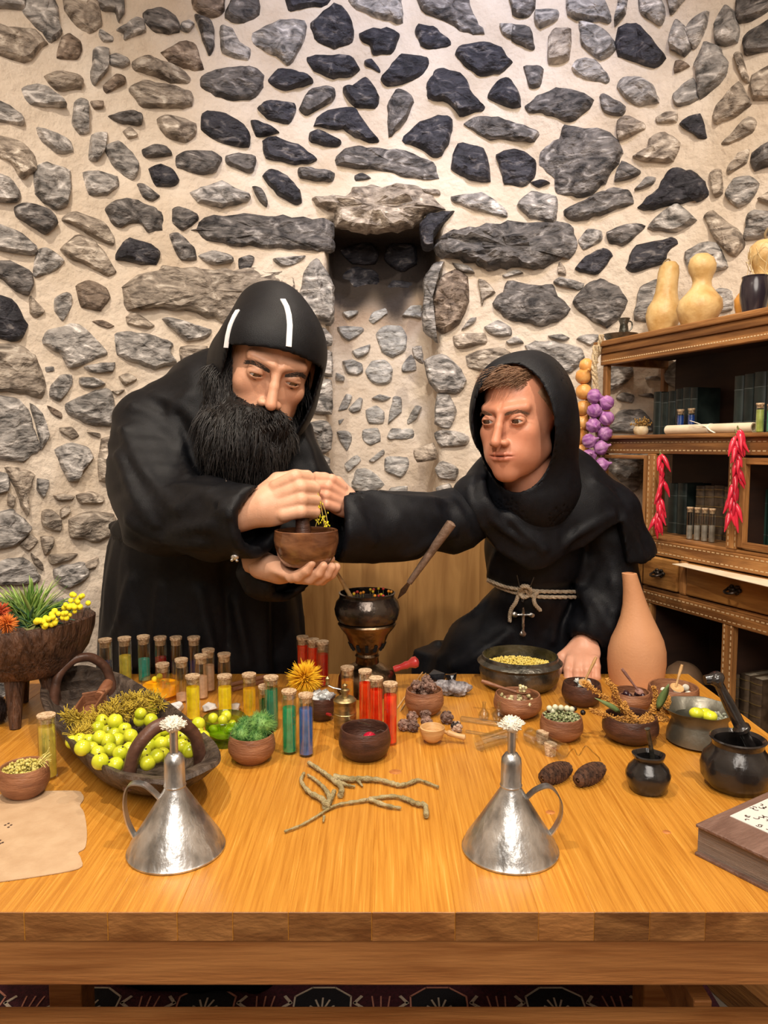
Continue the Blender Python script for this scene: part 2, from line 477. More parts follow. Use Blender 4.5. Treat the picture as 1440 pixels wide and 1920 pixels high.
g 300,1000 470,1000 480,1080 400,1160 310,1190 270,1100
g 570,1090 650,1080 680,1110 580,1110
g 360,1240 400,1200 490,1210 480,1270 400,1260
G 520,1215 610,1200 650,1240
g 330,1400 400,1320 520,1320 600,1370 640,1480 340,1480
@1060,780,3.43
g 260,260 490,240 530,330 490,430 440,490 330,400 260,330
'''
rock_cols = dict(g=((.085, .080, .076), (.40, .375, .355), (.74, .70, .67)), G=((.026, .024, .025), (.17, .155, .148), (.42, .395, .38)),
                 k=((.008, .008, .013), (.040, .039, .050), (.18, .165, .165)), b=((.055, .036, .025), (.25, .19, .145), (.45, .37, .30)),
                 t=((.12, .095, .075), (.42, .355, .29), (.70, .63, .54)), n=((.17, .165, .16), (.44, .43, .41), (.66, .63, .6)))
ROCK = {}
def rock(c):
    if c not in ROCK:
        a, b_, d = rock_cols[c]
        ROCK[c] = M('rock_'+{'g': 'grey', 'G': 'dark', 'k': 'sooty', 'b': 'brown', 't': 'tan', 'n': 'pale'}[c], a, b_, scale=16, stretch=(1, 1, 2.0),
                    rough=.62, bump=3.2, bscale=42, rand=.18, lo=.34, hi=.58, c3=d, detail=12, distort=1.6)
    return ROCK[c]
def parse_stones():
    out = []; ox = oy = 0; s = 3
    for ln in STONES_RAW.strip().split('\n'):
        if ln[0] == '@': ox, oy, s = [float(q) for q in ln[1:].split(',')]; continue
        c, *pp = ln.split(' ')
        out.append((c, [(ox+float(p.split(',')[0])/s, oy+float(p.split(',')[1])/s) for p in pp if p]))
    return out
def area2(P): return .5*sum(P[i][0]*P[(i+1) % len(P)][1]-P[(i+1) % len(P)][0]*P[i][1] for i in range(len(P)))
STONE_TZ = []                                # (centre th*R, z, radius) for filling and the mortar
def make_stone(cid, tz, R, parent, thick, seed):
    rs = random.Random(seed)
    if area2([(t*R, z) for t, z in tz]) < 0: tz = tz[::-1]
    n = len(tz); cx = sum(p[0] for p in tz)/n; cz = sum(p[1] for p in tz)/n
    pl = catmull([(p[0]*R, p[1], 0) for p in tz], 4, True)
    raw = []
    for i in range(n):                       # keep corners crisp: half spline, half straight
        a = tz[i]; b = tz[(i+1) % n]
        for j in range(4):
            q = pl[i*4+j]; t = j/4; lx = (a[0]*(1-t)+b[0]*t)*R; lz = a[1]*(1-t)+b[1]*t
            raw.append((q.x*.55+lx*.45, q.y*.55+lz*.45))
    X = cx*R; Z = cz; ext = max(max(abs(a-X), abs(b-Z)) for a, b in raw); mn = min(ext, math.sqrt(abs(area2(raw))))
    jit = .045*mn; pts = []
    for k, (a, b) in enumerate(raw):
        nn = mnoise.noise((a*38, b*38, seed*1.3)); pts.append((a+nn*jit*1.6, b+mnoise.noise((a*41+7, b*37, seed))*jit*1.6))
    bulge = min(thick, .35*mn+.006)
    rings = [(1.03, -.02), (1.0, .15), (.95, .55), (.84, .85), (.62, .98), (.34, 1.0)]
    vs = []; fs = []; m = len(pts); tx = rs.uniform(-.5, .5); tzl = rs.uniform(-.6, .3)
    def surf(a, b, h):
        hh = h*bulge
        if h > .3:
            d1 = mnoise.noise((a*26, b*40, seed*2.1)); d2 = abs(mnoise.noise((a*60, b*90, seed)))
            hh += h*bulge*(.55*d1-.3*d2) + (a-X)*tx*.28*h+(b-Z)*tzl*.28*h
        hh = max(hh, -.012 if h < .1 else .003*h)
        return wp(a/R, b, R-hh+(0.012 if h < 0 else 0))
    for (q, h) in rings:
        for (a, b) in pts: vs.append(surf(X+(a-X)*q, Z+(b-Z)*q, h))
    vs.append(surf(X, Z, 1.0))
    for r in range(len(rings)-1):
        for i in range(m):
            j = (i+1) % m; fs.append((r*m+i, r*m+j, (r+1)*m+j, (r+1)*m+i))
    e = (len(rings)-1)*m
    for i in range(m): fs.append((e+i, e+(i+1) % m, len(vs)-1))
    fs.append(tuple(reversed(range(m))))
    mb = MB(); mb.add(vs, fs); STONE_TZ.append((X, Z, max(ext*.8, mn*.6), R))
    return obj('stone', mb, rock(cid), parent, recenter=True, flat_angle=32)
# mortar shell
mort = M('lime_mortar', (.56, .455, .345), (.74, .65, .55), scale=5, rough=.9, bump=1.8, bscale=55, attr='Col', lo=.3, hi=.7)
def plaster(name, th0, th1, z0, z1, step):
    nt_ = int((th1-th0)/step*1.0)+1; nz = int((z1-z0)/(step*WR))+1
    TH, ZZ = np.meshgrid(np.linspace(th0, th1, nt_), np.linspace(z0, z1, nz), indexing='ij')
    D = niche_depth(TH, ZZ)
    a = TH*WR; nz_ = .006*np.sin(a*9+ZZ*4)*np.sin(ZZ*11-a*3)+.003*np.sin(a*31+1.7*np.sin(ZZ*17))*np.sin(ZZ*27+a*8)
    nz_ += .0018*np.sin(a*71+2*np.sin(ZZ*43))*np.sin(ZZ*67+a*21)
    R = WR+D+nz_
    vs = np.stack([R*np.sin(TH), WC+R*np.cos(TH), ZZ], -1).reshape(-1, 3)
    i, j = np.meshgrid(np.arange(nt_-1), np.arange(nz-1), indexing='ij'); b = i*nz+j
    fs = np.stack([b, b+1, b+nz+1, b+nz], -1).reshape(-1, 4)
    me = bpy.data.meshes.new(name); me.from_pydata(vs.tolist(), [], fs.tolist()); me.materials.append(mort)
    me.polygons.foreach_set('use_smooth', [True]*len(me.polygons))
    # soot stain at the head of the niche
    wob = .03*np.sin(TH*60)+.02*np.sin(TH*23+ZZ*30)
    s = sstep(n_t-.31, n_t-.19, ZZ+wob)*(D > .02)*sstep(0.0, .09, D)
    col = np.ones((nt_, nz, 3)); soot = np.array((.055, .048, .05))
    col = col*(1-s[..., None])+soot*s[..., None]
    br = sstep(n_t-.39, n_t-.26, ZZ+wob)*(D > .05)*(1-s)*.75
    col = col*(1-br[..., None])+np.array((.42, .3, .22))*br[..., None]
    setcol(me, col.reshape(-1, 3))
    o = bpy.data.objects.new(name, me); COL.objects.link(o); return o
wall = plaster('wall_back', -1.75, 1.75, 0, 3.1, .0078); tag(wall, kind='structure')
stones = parse_stones(); si = 0
for c, poly in stones:
    si += 1; R = WR; th_ = .026
    if c[0] == 'n': R = WR+ND+.0; th_ = .016
    cid = c[0]
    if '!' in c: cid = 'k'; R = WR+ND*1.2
    if '*' in c: th_ = .05
    tz = [thz(wallhit(u, v, R)) for u, v in poly]
    # stones cut by the frame run on past it
    tz2 = []
    for (u, v), (t, z) in zip(poly, tz):
        if u <= 1: t -= .05
        if u >= 1439: t += .05
        if v <= 1: z += .06
        tz2.append((t, z))
    make_stone(cid, tz2, R, wall, th_, si)
# the same masonry where figures, cabinet or the frame hide it from the photograph
frs = random.Random(5); tries = 0
while si < 296 and tries < 6000:
    tries += 1; r = frs.uniform(.035, .075); x = frs.uniform(-2.0, 2.0); z = frs.uniform(.12, 2.95)
    if n_l*WR-.07 < x < n_r*WR+.07 and z < n_t+.1: continue
    p = wp(x/WR, z); d = p-Vector((0, 0, CAMZ)); zc = d.y*CP-d.z*SP; u = 720+FPX*d.x/zc; v = 960-FPX*(d.z*CP+d.y*SP)/zc
    hid = (200 < u < 560 and 760 < v < 1240) or (880 < u < 1060 and 720 < v < 950) or (1150 < u < 1440 and 640 < v < 1250)
    if zc > 0 and -25 < u < 1465 and -40 < v < 1250 and not hid: continue
    if any((x-a)**2+(z-b)**2 < (r*1.15+c_)**2 for a, b, c_, _ in STONE_TZ): continue
    k = frs.randint(6, 8); a0 = frs.uniform(0, 6); sx = frs.uniform(.75, 1.25)
    make_stone(frs.choice('ggtgGtb'), [((x+r*sx*frs.uniform(.8, 1.1)*math.cos(a0+2*PI*q/k))/WR, z+r/sx*frs.uniform(.8, 1.1)*math.sin(a0+2*PI*q/k)) for q in range(k)], WR, wall, .024, 900+si)
    si += 1
# floor, ceiling, remaining walls
flo = M('flagstone_floor', (.10, .085, .07), (.2, .17, .14), scale=3, rough=.7, bump=1)
f = obj('floor', MB().box((-1.7, -2.6, -.05), (1.7, 2.7, 0)), flo, smooth=False); tag(f, kind='structure')
cei = M('ceiling_plaster', (.62, .54, .46), rough=.9)
f = obj('ceiling', MB().box((-1.7, -2.6, 3.1), (1.7, 2.7, 3.15)), cei, smooth=False); tag(f, kind='structure')
pl2 = M('rear_plaster', (.62, .54, .45), rough=.9)
ex = WR*math.sin(1.75); ey = WC+WR*math.cos(1.75)
for nm, a, b in (('wall_left', (-1.5, -2.6, 0), (-ex, ey+.02, 3.1)), ('wall_right', (ex, -2.6, 0), (1.5, ey+.02, 3.1)), ('wall_front', (-1.5, -2.65, 0), (1.5, -2.6, 3.1))):
    f = obj(nm, MB().box(a, b), pl2, smooth=False); tag(f, kind='structure')
# ================================================================== TABLE
def gw(name, c1, c2, c3=None, scale=6, stretch=(9, .7, 9), rough=.4, bump=.5, rand=.08, coat=0, lo=.35, hi=.65, rot=(0, 0, 0)):
    return M(name, c1, c2, scale=scale, stretch=stretch, rough=rough, bump=bump, bscale=scale*5, rand=rand, coat=coat, detail=8, distort=.6, c3=c3, lo=lo, hi=hi, rot=rot)
m_top = gw('honey_pine', (.40, .150, .014), (.58, .262, .036), (.66, .34, .07), scale=9, stretch=(30, .8, 30), rough=.34, bump=.3, coat=.12, rand=.07, lo=.28, hi=.62)
m_end = gw('pine_end_grain', (.17, .062, .015), (.34, .15, .045), scale=14, stretch=(1, 1, 2.5), rough=.45, bump=.4, rand=.30)
m_rail = gw('stained_pine', (.26, .095, .025), (.42, .18, .055), stretch=(.7, 9, 9), rough=.42, bump=.3, rand=.05)
XL, XR, YF, YB = -.763, .672, .764, 1.612
t_tab = thing('work_table', 'long heavy honey-coloured wooden table of glued staves covered with herbs and vessels', 'table', ((XL+XR)/2, (YF+YB)/2, 0))
tx0, ty0 = t_tab.location.x, t_tab.location.y
x = XL; rs = random.Random(3)
while x < XR-.01:
    wd = min(rs.choice([.045, .06, .075, .09]), XR-x)
    if XR-(x+wd) < .02: wd = XR-x
    o = obj('stave', MB().box((-wd/2, -(YB-YF)/2, -.033), (wd/2, (YB-YF)/2, 0)), m_top, t_tab, (x+wd/2-tx0, 0, TZ), smooth=False)
    o.data.materials.append(m_end); o.data.polygons[2].material_index = 1
    bv = o.modifiers.new('b', 'BEVEL'); bv.width = .0007; bv.segments = 1
    x += wd
obj('apron', MB().box((XL+.004-tx0, YF+.004-ty0, .683), (XR-.004-tx0, YF+.03-ty0, TZ-.0335)), m_rail, t_tab, smooth=False, bevel=.002)
obj('apron', MB().box((XL+.02-tx0, YB-.045-ty0, .683), (XR-.02-tx0, YB-.02-ty0, TZ-.0335)), m_rail, t_tab, smooth=False, bevel=.002)
for sx in (XL+.02, XR-.045): obj('side_apron', MB().box((sx-tx0, YF+.032-ty0, .69), (sx+.025-tx0, YB-.047-ty0, TZ-.0335)), m_rail, t_tab, smooth=False, bevel=.002)
for lx in (XL+.05, XR-.12):
    for ly in (YF+.035, YB-.12): obj('leg', MB().box((lx-tx0, ly-ty0, .0085), (lx+.07-tx0, ly+.07-ty0, .683)), m_rail, t_tab, smooth=False, bevel=.003)
obj('stretcher', MB().box((XL+.12-tx0, YF+.045-ty0, .525), (XR-.12-tx0, YF+.075-ty0, .603)), m_rail, t_tab, smooth=False, bevel=.002)
obj('stretcher', MB().box((.372-tx0, YF+.077-ty0, .545), (.394-tx0, YB-.1-ty0, .608)), m_rail, t_tab, smooth=False, bevel=.002)
for ku, kv, kr in ((741, 1447, 12), (1032, 1523, 9), (402, 1432, 6), (1250, 1560, 8)):
    q = T(ku, kv); mb = MB(); mb.lathe([(0, 0), (kr*pxs(q.y), 0), (kr*pxs(q.y)*.9, .0004), (0, .0004)], 20, sy=.9); obj('knot', mb, M('pine_knot', (.36, .12, .03), (.50, .20, .05), scale=120, rough=.4), t_tab, (q.x-tx0, q.y-ty0, TZ))
# ------------------------------------------------------------------ rug
m_rug = M('rug_pile', (.035, .006, .012), (.075, .012, .022), scale=120, rough=.95, bump=1.2, bscale=300)
m_rw = M('rug_cream_wool', (.55, .47, .38), rough=.95, bump=.8, bscale=300); m_rr = M('rug_rose_wool', (.50, .22, .16), rough=.95, bump=.8, bscale=300)
m_rk = M('rug_black_wool', (.008, .008, .012), rough=.95, bump=.8, bscale=300)
rug = thing('rug', 'dark maroon woven rug with cream and rose octagon motifs on the floor under the table', 'rug', (0, 1.6, 0))
obj('field', MB().box((-1.05, -.95, 0), (.76, .06, .008)), m_rug, rug, smooth=False)
def fstrip(mb, pts, wd, z=.0085):
    for a, b in zip(pts, pts[1:]):
        a = Vector((a[0], a[1])); b = Vector((b[0], b[1])); d = (b-a).normalized(); n = Vector((-d.y, d.x))*wd/2
        q = [a+n-d*wd*.3, b+n+d*wd*.3, b-n+d*wd*.3, a-n-d*wd*.3]; mb.prism([(p.x, p.y) for p in q], z, z+.0012)
for row in range(3):
    for k in range(-4, 6):
        cx = -.14+k*.265+(.13 if row % 2 else 0); cy = -.005-row*.27
        if not -.98 < cx < .62: continue
        o8 = [(cx+r_*math.cos(PI/8+q*PI/4)*1.2, cy+r_*math.sin(PI/8+q*PI/4)*.9) for r_ in (.058,) for q in range(8)]
        mk = MB(); mk.prism(o8, .008, .0085); obj('motif_ground', mk, m_rk, rug, smooth=False)
        mb = MB(); fstrip(mb, o8+[o8[0]], .004); obj('motif', mb, m_rr if k % 2 else m_rw, rug, smooth=False)
        mb = MB()
        for q in range(5): fstrip(mb, [(cx, cy-.03), (cx+.03*math.cos(PI/2+(q-2)*.55), cy-.03+.045*math.sin(PI/2+(q-2)*.55))], .004)
        obj('motif', mb, m_rw, rug, smooth=False)
        for sg in (-1, 1):
            mb = MB(); bx = cx+.133
            fstrip(mb, [(bx+sg*.03, cy-.055), (bx+sg*.055, cy-.035), (bx+sg*.035, cy-.02), (bx+sg*.06, cy), (bx+sg*.045, cy+.02)], .007)
            obj('motif', mb, m_rw, rug, smooth=False)
        mb = MB()
        for q in (-.012, 0, .012): fstrip(mb, [(bx+q, cy-.05), (bx+q*1.7, cy+.02)], .0035)
        fstrip(mb, [(bx-.02, cy-.02), (bx+.02, cy-.02)], .0035); obj('motif', mb, m_rr, rug, smooth=False)
# ------------------------------------------------------------------ wooden panel behind
m_pan = gw('brown_panel_wood', (.27, .130, .038), (.42, .225, .075), stretch=(5, 5, .6), rough=.5, bump=.25, rand=.04)
pan = thing('wooden_screen', 'plain brown boarded wooden screen standing in front of the niche between the two men', 'screen', (.02, 2.16, 0))
px0 = -.36
for wd in (.22, .19, .21, .15):
    obj('board', MB().box((px0, 0, 0), (px0+wd, .02, 1.075)), m_pan, pan, smooth=False, bevel=.0008); px0 += wd
# ================================================================== CABINET
m_cab = gw('walnut_wood', (.17, .068, .020), (.38, .175, .055), (.48, .25, .085), stretch=(.8, 8, 8), rough=.42, bump=.4, rand=.06)
m_cabv = gw('walnut_wood_upright', (.17, .068, .020), (.38, .175, .055), (.48, .25, .085), stretch=(8, 8, .8), rough=.42, bump=.4, rand=.06)
m_cabd = gw('walnut_wood_drawer', (.16, .06, .014), (.40, .19, .05), (.45, .23, .08), stretch=(.8, 6, 5), rough=.35, bump=.3, rand=.08, coat=.2)
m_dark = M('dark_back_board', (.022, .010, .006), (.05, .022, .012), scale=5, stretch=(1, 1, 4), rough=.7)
m_inlay = M('pale_inlay_wood', (.62, .44, .24), rough=.5)
SX, SY = .363, -.932                           # cabinet run direction; depth direction is (.932,.363)
CX0, CY0 = .603, 2.083
cab = thing('display_cabinet', 'tall inlaid brown wooden cabinet with open shelves and drawers by the right wall', 'cabinet', (CX0, CY0, 0), math.atan2(SY, SX))
def cabp(s, d, z): return Vector((CX0+SX*s+.932*d, CY0+SY*s+.363*d, z))
def cab_s(u, d): k = (u-720)/FPX; return (k*(CY0+.363*d)-CX0-.932*d)/(SX+.932*k)
def cb(name, s0, s1, d0, d1, z0, z1, mat=None, par=None, bev=.002):
    mb = MB().box((0, 0, 0), (s1-s0, d1-d0, z1-z0)); return obj(name, mb, mat or m_cab, par or cab, (s0, d0, z0), smooth=False, bevel=bev)
L_, DP = 1.0, .215
cb('top_board', -.02, L_, -.02, DP, 1.541, 1.556, bev=.003)
cb('cornice', -.008, L_, -.012, .012, 1.522, 1.541); cb('cornice', -.004, L_, -.006, .012, 1.492, 1.522)
cb('end_rail', -.004, .014, .012, DP, 1.492, 1.541)
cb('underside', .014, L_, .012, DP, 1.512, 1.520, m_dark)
SHZ, SHB = 1.300, 1.252                       # upper shelf
cb('shelf', -.012, L_, -.014, DP, SHZ-.010, SHZ, bev=.003); cb('shelf_rail', -.002, L_, 0, .018, SHB, SHZ-.010)
cb('end_rail', -.002, .016, .018, DP, SHB, SHZ-.010)
cb('shelf', 0, L_, .0, DP, 1.036, 1.044); cb('shelf_rail', -.002, L_, -.004, .018, .998, 1.036)
cb('drawer_bed', 0, L_, .0, DP, .905, .913); cb('shelf_rail', -.002, L_, -.004, .018, .872, .905)
cb('lower_shelf', 0, L_, .003, DP, .585, .60); cb('base_board', -.01, L_, -.01, DP, 0, .08)
for z0, z1 in ((SHZ, 1.492), (1.044, SHB), (.60, .872), (.08, .585)):
    cb('end_post', 0, .016, 0, .016, z0, z1, m_cabv); cb('end_post', 0, .016, DP-.016, DP, z0, z1, m_cabv)
cb('end_post', 0, .016, 0, DP, .913, .998, m_cabv)
# backs start a little in from the open end
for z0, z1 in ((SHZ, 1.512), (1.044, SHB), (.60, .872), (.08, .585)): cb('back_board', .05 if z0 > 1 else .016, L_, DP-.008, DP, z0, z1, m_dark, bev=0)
for s in (.190, .452, .717, .98):
    cb('stile', s, s+.030, -.002, .016, 1.044, SHB, m_cabv); cb('stile', s, s+.030, -.002, .016, .60, .872, m_cabv); cb('stile', s, s+.03, -.002, .016, .08, .585, m_cabv)
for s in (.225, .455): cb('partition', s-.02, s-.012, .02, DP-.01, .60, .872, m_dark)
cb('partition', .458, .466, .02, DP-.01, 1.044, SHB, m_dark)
# door of the third bay
dr = cb('door', .487, .502, -.006, .010, 1.050, SHB-.006, m_cabv); 
for a in ((.695, .710, 1.050, SHB-.006), (.502, .695, 1.050, 1.062), (.502, .695, SHB-.020, SHB-.006)): obj('door_rail', MB().box((a[0]-.487, 0, a[2]-1.05), (a[1]-.487, .016, a[3]-1.05)), m_cab, dr, smooth=False, bevel=.0015)
m_glass = M('clear_glass', (1, 1, 1), rough=.02, trans=1, ior=1.45)
# narrow frame of the first bay
cb('door_frame', .178, .188, -.004, .012, 1.05, SHB-.004, m_cabv); cb('door_frame', .02, .178, -.004, .012, SHB-.014, SHB-.004); cb('door_frame', .02, .178, -.004, .012, 1.046, 1.056)
def drawer(s0, s1):
    o = cb('drawer', s0, s1, -.008, .18, .917, .994, m_cabd, bev=.004)
    mb = MB(); cx = (s1-s0)*.42 if s1-s0 > .15 else (s1-s0)*.55
    mb.ball((cx, -.008, .04), (.006, .008, .006)); 
    for q in range(6):
        a = q*PI/3; mb.ball((cx+.011*math.cos(a)*1.3, -.006, .04+.007*math.sin(a)), (.006, .005, .005), 8, 6)
    mb.tube(catmull([(cx-.014, -.006, .041), (cx-.012, -.022, .036), (cx, -.028, .034), (cx+.012, -.022, .036), (cx+.014, -.006, .041)], 4), .0028, 6)
    obj('handle', mb, M('blackened_iron', (.018, .015, .013), (.06, .045, .035), scale=60, rough=.4, metal=.8), o)
drawer(.020, .187); drawer(.193, .312); drawer(.343, .70)
cb('drawer_divider', .314, .341, -.004, .016, .913, .998, m_cabv, bev=.006)
def dashes(s0, s1, z, d, step=.0135, ln=.008, th=.0022, vertical=False, wav=0):
    mb = MB(); a = s0; k = 0
    while a < s1:
        w_ = wav*(1 if k % 2 else -1); k += 1
        if vertical: mb.box((z-th/2+w_, d-.0006, a), (z+th/2+w_, d+.002, a+ln))
        else: mb.box((a, d-.0006, z-th/2+w_), (a+ln, d+.002, z+th/2+w_))
        a += step
    return tag(obj('inlay', mb, m_inlay, cab, smooth=False), kind='stuff')
dashes(0, L_, 1.503, -.006, step=.0085, ln=.005, th=.0028); dashes(0, L_, 1.281, 0); dashes(0, L_, 1.261, 0, th=.003)
dashes(.2, L_, 1.029, -.004); dashes(.2, L_, 1.006, -.004); dashes(.1, L_, .898, -.004, th=.003); dashes(.2, L_, .88, -.004)
for s in (.195, .457): dashes(1.05, SHB, s+.002, -.002, vertical=True); dashes(1.05, SHB, s+.021, -.002, vertical=True); dashes(.61, .87, s+.002, -.002, vertical=True, th=.003); dashes(.61, .87, s+.021, -.002, vertical=True, th=.003)
# ================================================================== SDF modelling kit (numpy)
def A3(p): return np.array(p, dtype=np.float64)
def smin(a, b, k):
    h = np.clip(.5+.5*(b-a)/k, 0, 1); return b*(1-h)+a*h-k*h*(1-h)
def smax(a, b, k): return -smin(-a, -b, k)
def s_ball(P, c, r): return np.linalg.norm(P-A3(c), axis=1)-r
def s_ell(P, c, r, R=None):
    q = P-A3(c)
    if R is not None: q = q @ np.array(R.to_3x3() if hasattr(R, 'to_3x3') else R)      # columns = local axes
    r = A3(r); k0 = np.linalg.norm(q/r, axis=1); k1 = np.linalg.norm(q/(r*r), axis=1)
    return k0*(k0-1)/np.maximum(k1, 1e-9)
def s_cone(P, a, b, ra, rb):
    a = A3(a); b = A3(b); ba = b-a; t = np.clip(((P-a) @ ba)/max(ba @ ba, 1e-12), 0, 1)
    return np.linalg.norm(P-(a+t[:, None]*ba), axis=1)-(ra+(rb-ra)*t)
def s_chain(P, pts, rs, k=.01):
    d = None
    for i in range(len(pts)-1):
        e = s_cone(P, pts[i], pts[i+1], rs[i], rs[i+1]); d = e if d is None else smin(d, e, k)
    return d
def s_plane(P, p, n):                         # negative on the side opposite to n
    n = A3(Vector(n).normalized()); return (P-A3(p)) @ n
NR = np.random.RandomState(4)
def mkfold(n, k, seed, anis=(1, 1, 1)):
    r = np.random.RandomState(seed); K = r.normal(size=(n, 3)); K /= np.linalg.norm(K, axis=1)[:, None]; K = K*A3(anis)*k*r.uniform(.6, 1.5, size=(n, 1)); return K, r.uniform(0, 6.28, n)
def fold(P, K, ph):
    q = P @ K.T+ph; q = q+1.1*np.sin(np.roll(q, 1, axis=1)*.6); r_ = (1-np.abs(np.sin(q*.5)))**1.6; return (.55-r_.sum(1)*1.9/K.shape[0]**.75)
CORN = np.array([(i, j, k) for i in (0, 1) for j in (0, 1) for k in (0, 1)])
EDG = [(a, b) for a in range(8) for b in range(a+1, 8) if np.abs(CORN[a]-CORN[b]).sum() == 1]
def polygonise(f, lo, hi, h, pad=2.2):
    lo = A3(lo); hi = A3(hi); B = 6
    nb = np.ceil((hi-lo)/(h*B)).astype(int); n = nb*B+1
    bc = np.stack(np.meshgrid(*[np.arange(q) for q in nb], indexing='ij'), -1).reshape(-1, 3)
    cen = lo+(bc+.5)*B*h; d = f(cen); act = bc[np.abs(d) < B*h*.87*pad]
    V = np.full(tuple(n), 1.0); 
    o = np.stack(np.meshgrid(*[np.arange(B+1)]*3, indexing='ij'), -1).reshape(-1, 3)
    idx = (act[:, None, :]*B+o[None]).reshape(-1, 3); lin = np.ravel_multi_index(idx.T, tuple(n)); lin = np.unique(lin)
    ijk = np.stack(np.unravel_index(lin, tuple(n)), -1); val = np.empty(len(lin))
    for s in range(0, len(lin), 400000): val[s:s+400000] = f(lo+ijk[s:s+400000]*h)
    V.ravel()[lin] = val
    known = np.zeros(tuple(n), bool); known.ravel()[lin] = True
    ac = (act[:, None, :]*B+np.stack(np.meshgrid(*[np.arange(B)]*3, indexing='ij'), -1).reshape(-1, 3)[None]).reshape(-1, 3)
    c8 = np.stack([V[ac[:, 0]+c[0], ac[:, 1]+c[1], ac[:, 2]+c[2]] for c in CORN], 1)
    neg = c8 < 0; mix = neg.any(1) & ~neg.all(1); ac = ac[mix]; c8 = c8[mix]
    acc = np.zeros((len(ac), 3)); cnt = np.zeros(len(ac))
    for a, b in EDG:
        va, vb = c8[:, a], c8[:, b]; x = (va < 0) != (vb < 0); t = np.where(x, va/np.where(x, va-vb, 1), 0)
        acc += np.where(x[:, None], CORN[a]+(CORN[b]-CORN[a])*t[:, None], 0); cnt += x
    vert = lo+(ac+acc/cnt[:, None])*h
    ids = np.full(tuple(n), -1, np.int64); ids[ac[:, 0], ac[:, 1], ac[:, 2]] = np.arange(len(ac))
    quads = []
    for ax in range(3):
        e = np.eye(3, dtype=int)[ax]; u = np.eye(3, dtype=int)[(ax+1) % 3]; w_ = np.eye(3, dtype=int)[(ax+2) % 3]
        va = V[ac[:, 0], ac[:, 1], ac[:, 2]]; nb_ = ac+e; vb = V[nb_[:, 0], nb_[:, 1], nb_[:, 2]]
        m = ((va < 0) != (vb < 0)) & (ac @ u > 0) & (ac @ w_ > 0); c = ac[m]; s = va[m] < 0
        g = lambda q: ids[q[:, 0], q[:, 1], q[:, 2]]
        q = np.stack([g(c-u-w_), g(c-w_), g(c), g(c-u)], 1); ok = (q >= 0).all(1); q = q[ok]; s = s[ok]
        q = np.where(s[:, None], q, q[:, ::-1]); quads.append(q)
    return vert, np.concatenate(quads)
def sdf_obj(name, f, lo, hi, h, mat, parent=None, loc=(0, 0, 0), colfn=None, blocks=None):
    v, q = polygonise(f, lo, hi, h)
    if blocks:
        for (f2, lo2, hi2, h2) in blocks:
            v2, q2 = polygonise(f2, lo2, hi2, h2); q = np.concatenate([q, q2+len(v)]); v = np.concatenate([v, v2])
    me = bpy.data.meshes.new(name)
    me.vertices.add(len(v)); me.vertices.foreach_set('co', (v-A3(loc)).astype(np.float32).ravel())
    me.loops.add(len(q)*4); me.loops.foreach_set('vertex_index', q.astype(np.int32).ravel())
    me.polygons.add(len(q)); me.polygons.foreach_set('loop_start', np.arange(0, len(q)*4, 4, dtype=np.int32))
    me.update(calc_edges=True); me.validate()
    me.polygons.foreach_set('use_smooth', [True]*len(me.polygons)); me.materials.append(mat)
    if colfn is not None: setcol(me, colfn(v))
    o = bpy.data.objects.new(name, me); COL.objects.link(o); o.location = loc
    if parent is not None: o.parent = parent; o.location = A3(loc)-A3(parent.location)
    return o
def crease(P, lst):
    t = 0
    for pts, wd, amp in lst:
        A = A3([tuple(p) for p in pts]); lo = A.min(0)-wd*3; hi = A.max(0)+wd*3; m = ((P > lo) & (P < hi)).all(1); o = np.zeros(len(P))
        if m.any():
            d = s_chain(P[m], [Vector(p) for p in pts], [0]*len(pts), .002); n_ = len(pts); o[m] = amp*np.exp(-(np.maximum(d, 0)/wd)**2)
        t = t+o
    return t
def march(f, o, d, tmax=.5):
    o = A3(o); d = A3(Vector(d).normalized()); t = 0
    for _ in range(60):
        v = float(f((o+d*t)[None])[0])
        if abs(v) < .0006: break
        t += v*.7
        if t > tmax: return None
    return Vector(o+d*t)
def on(f, u, v, y0=1.0): d_ = ray(u, v).normalized(); return march(f, Vector((0, 0, CAMZ))+d_*y0, d_, 1.2)
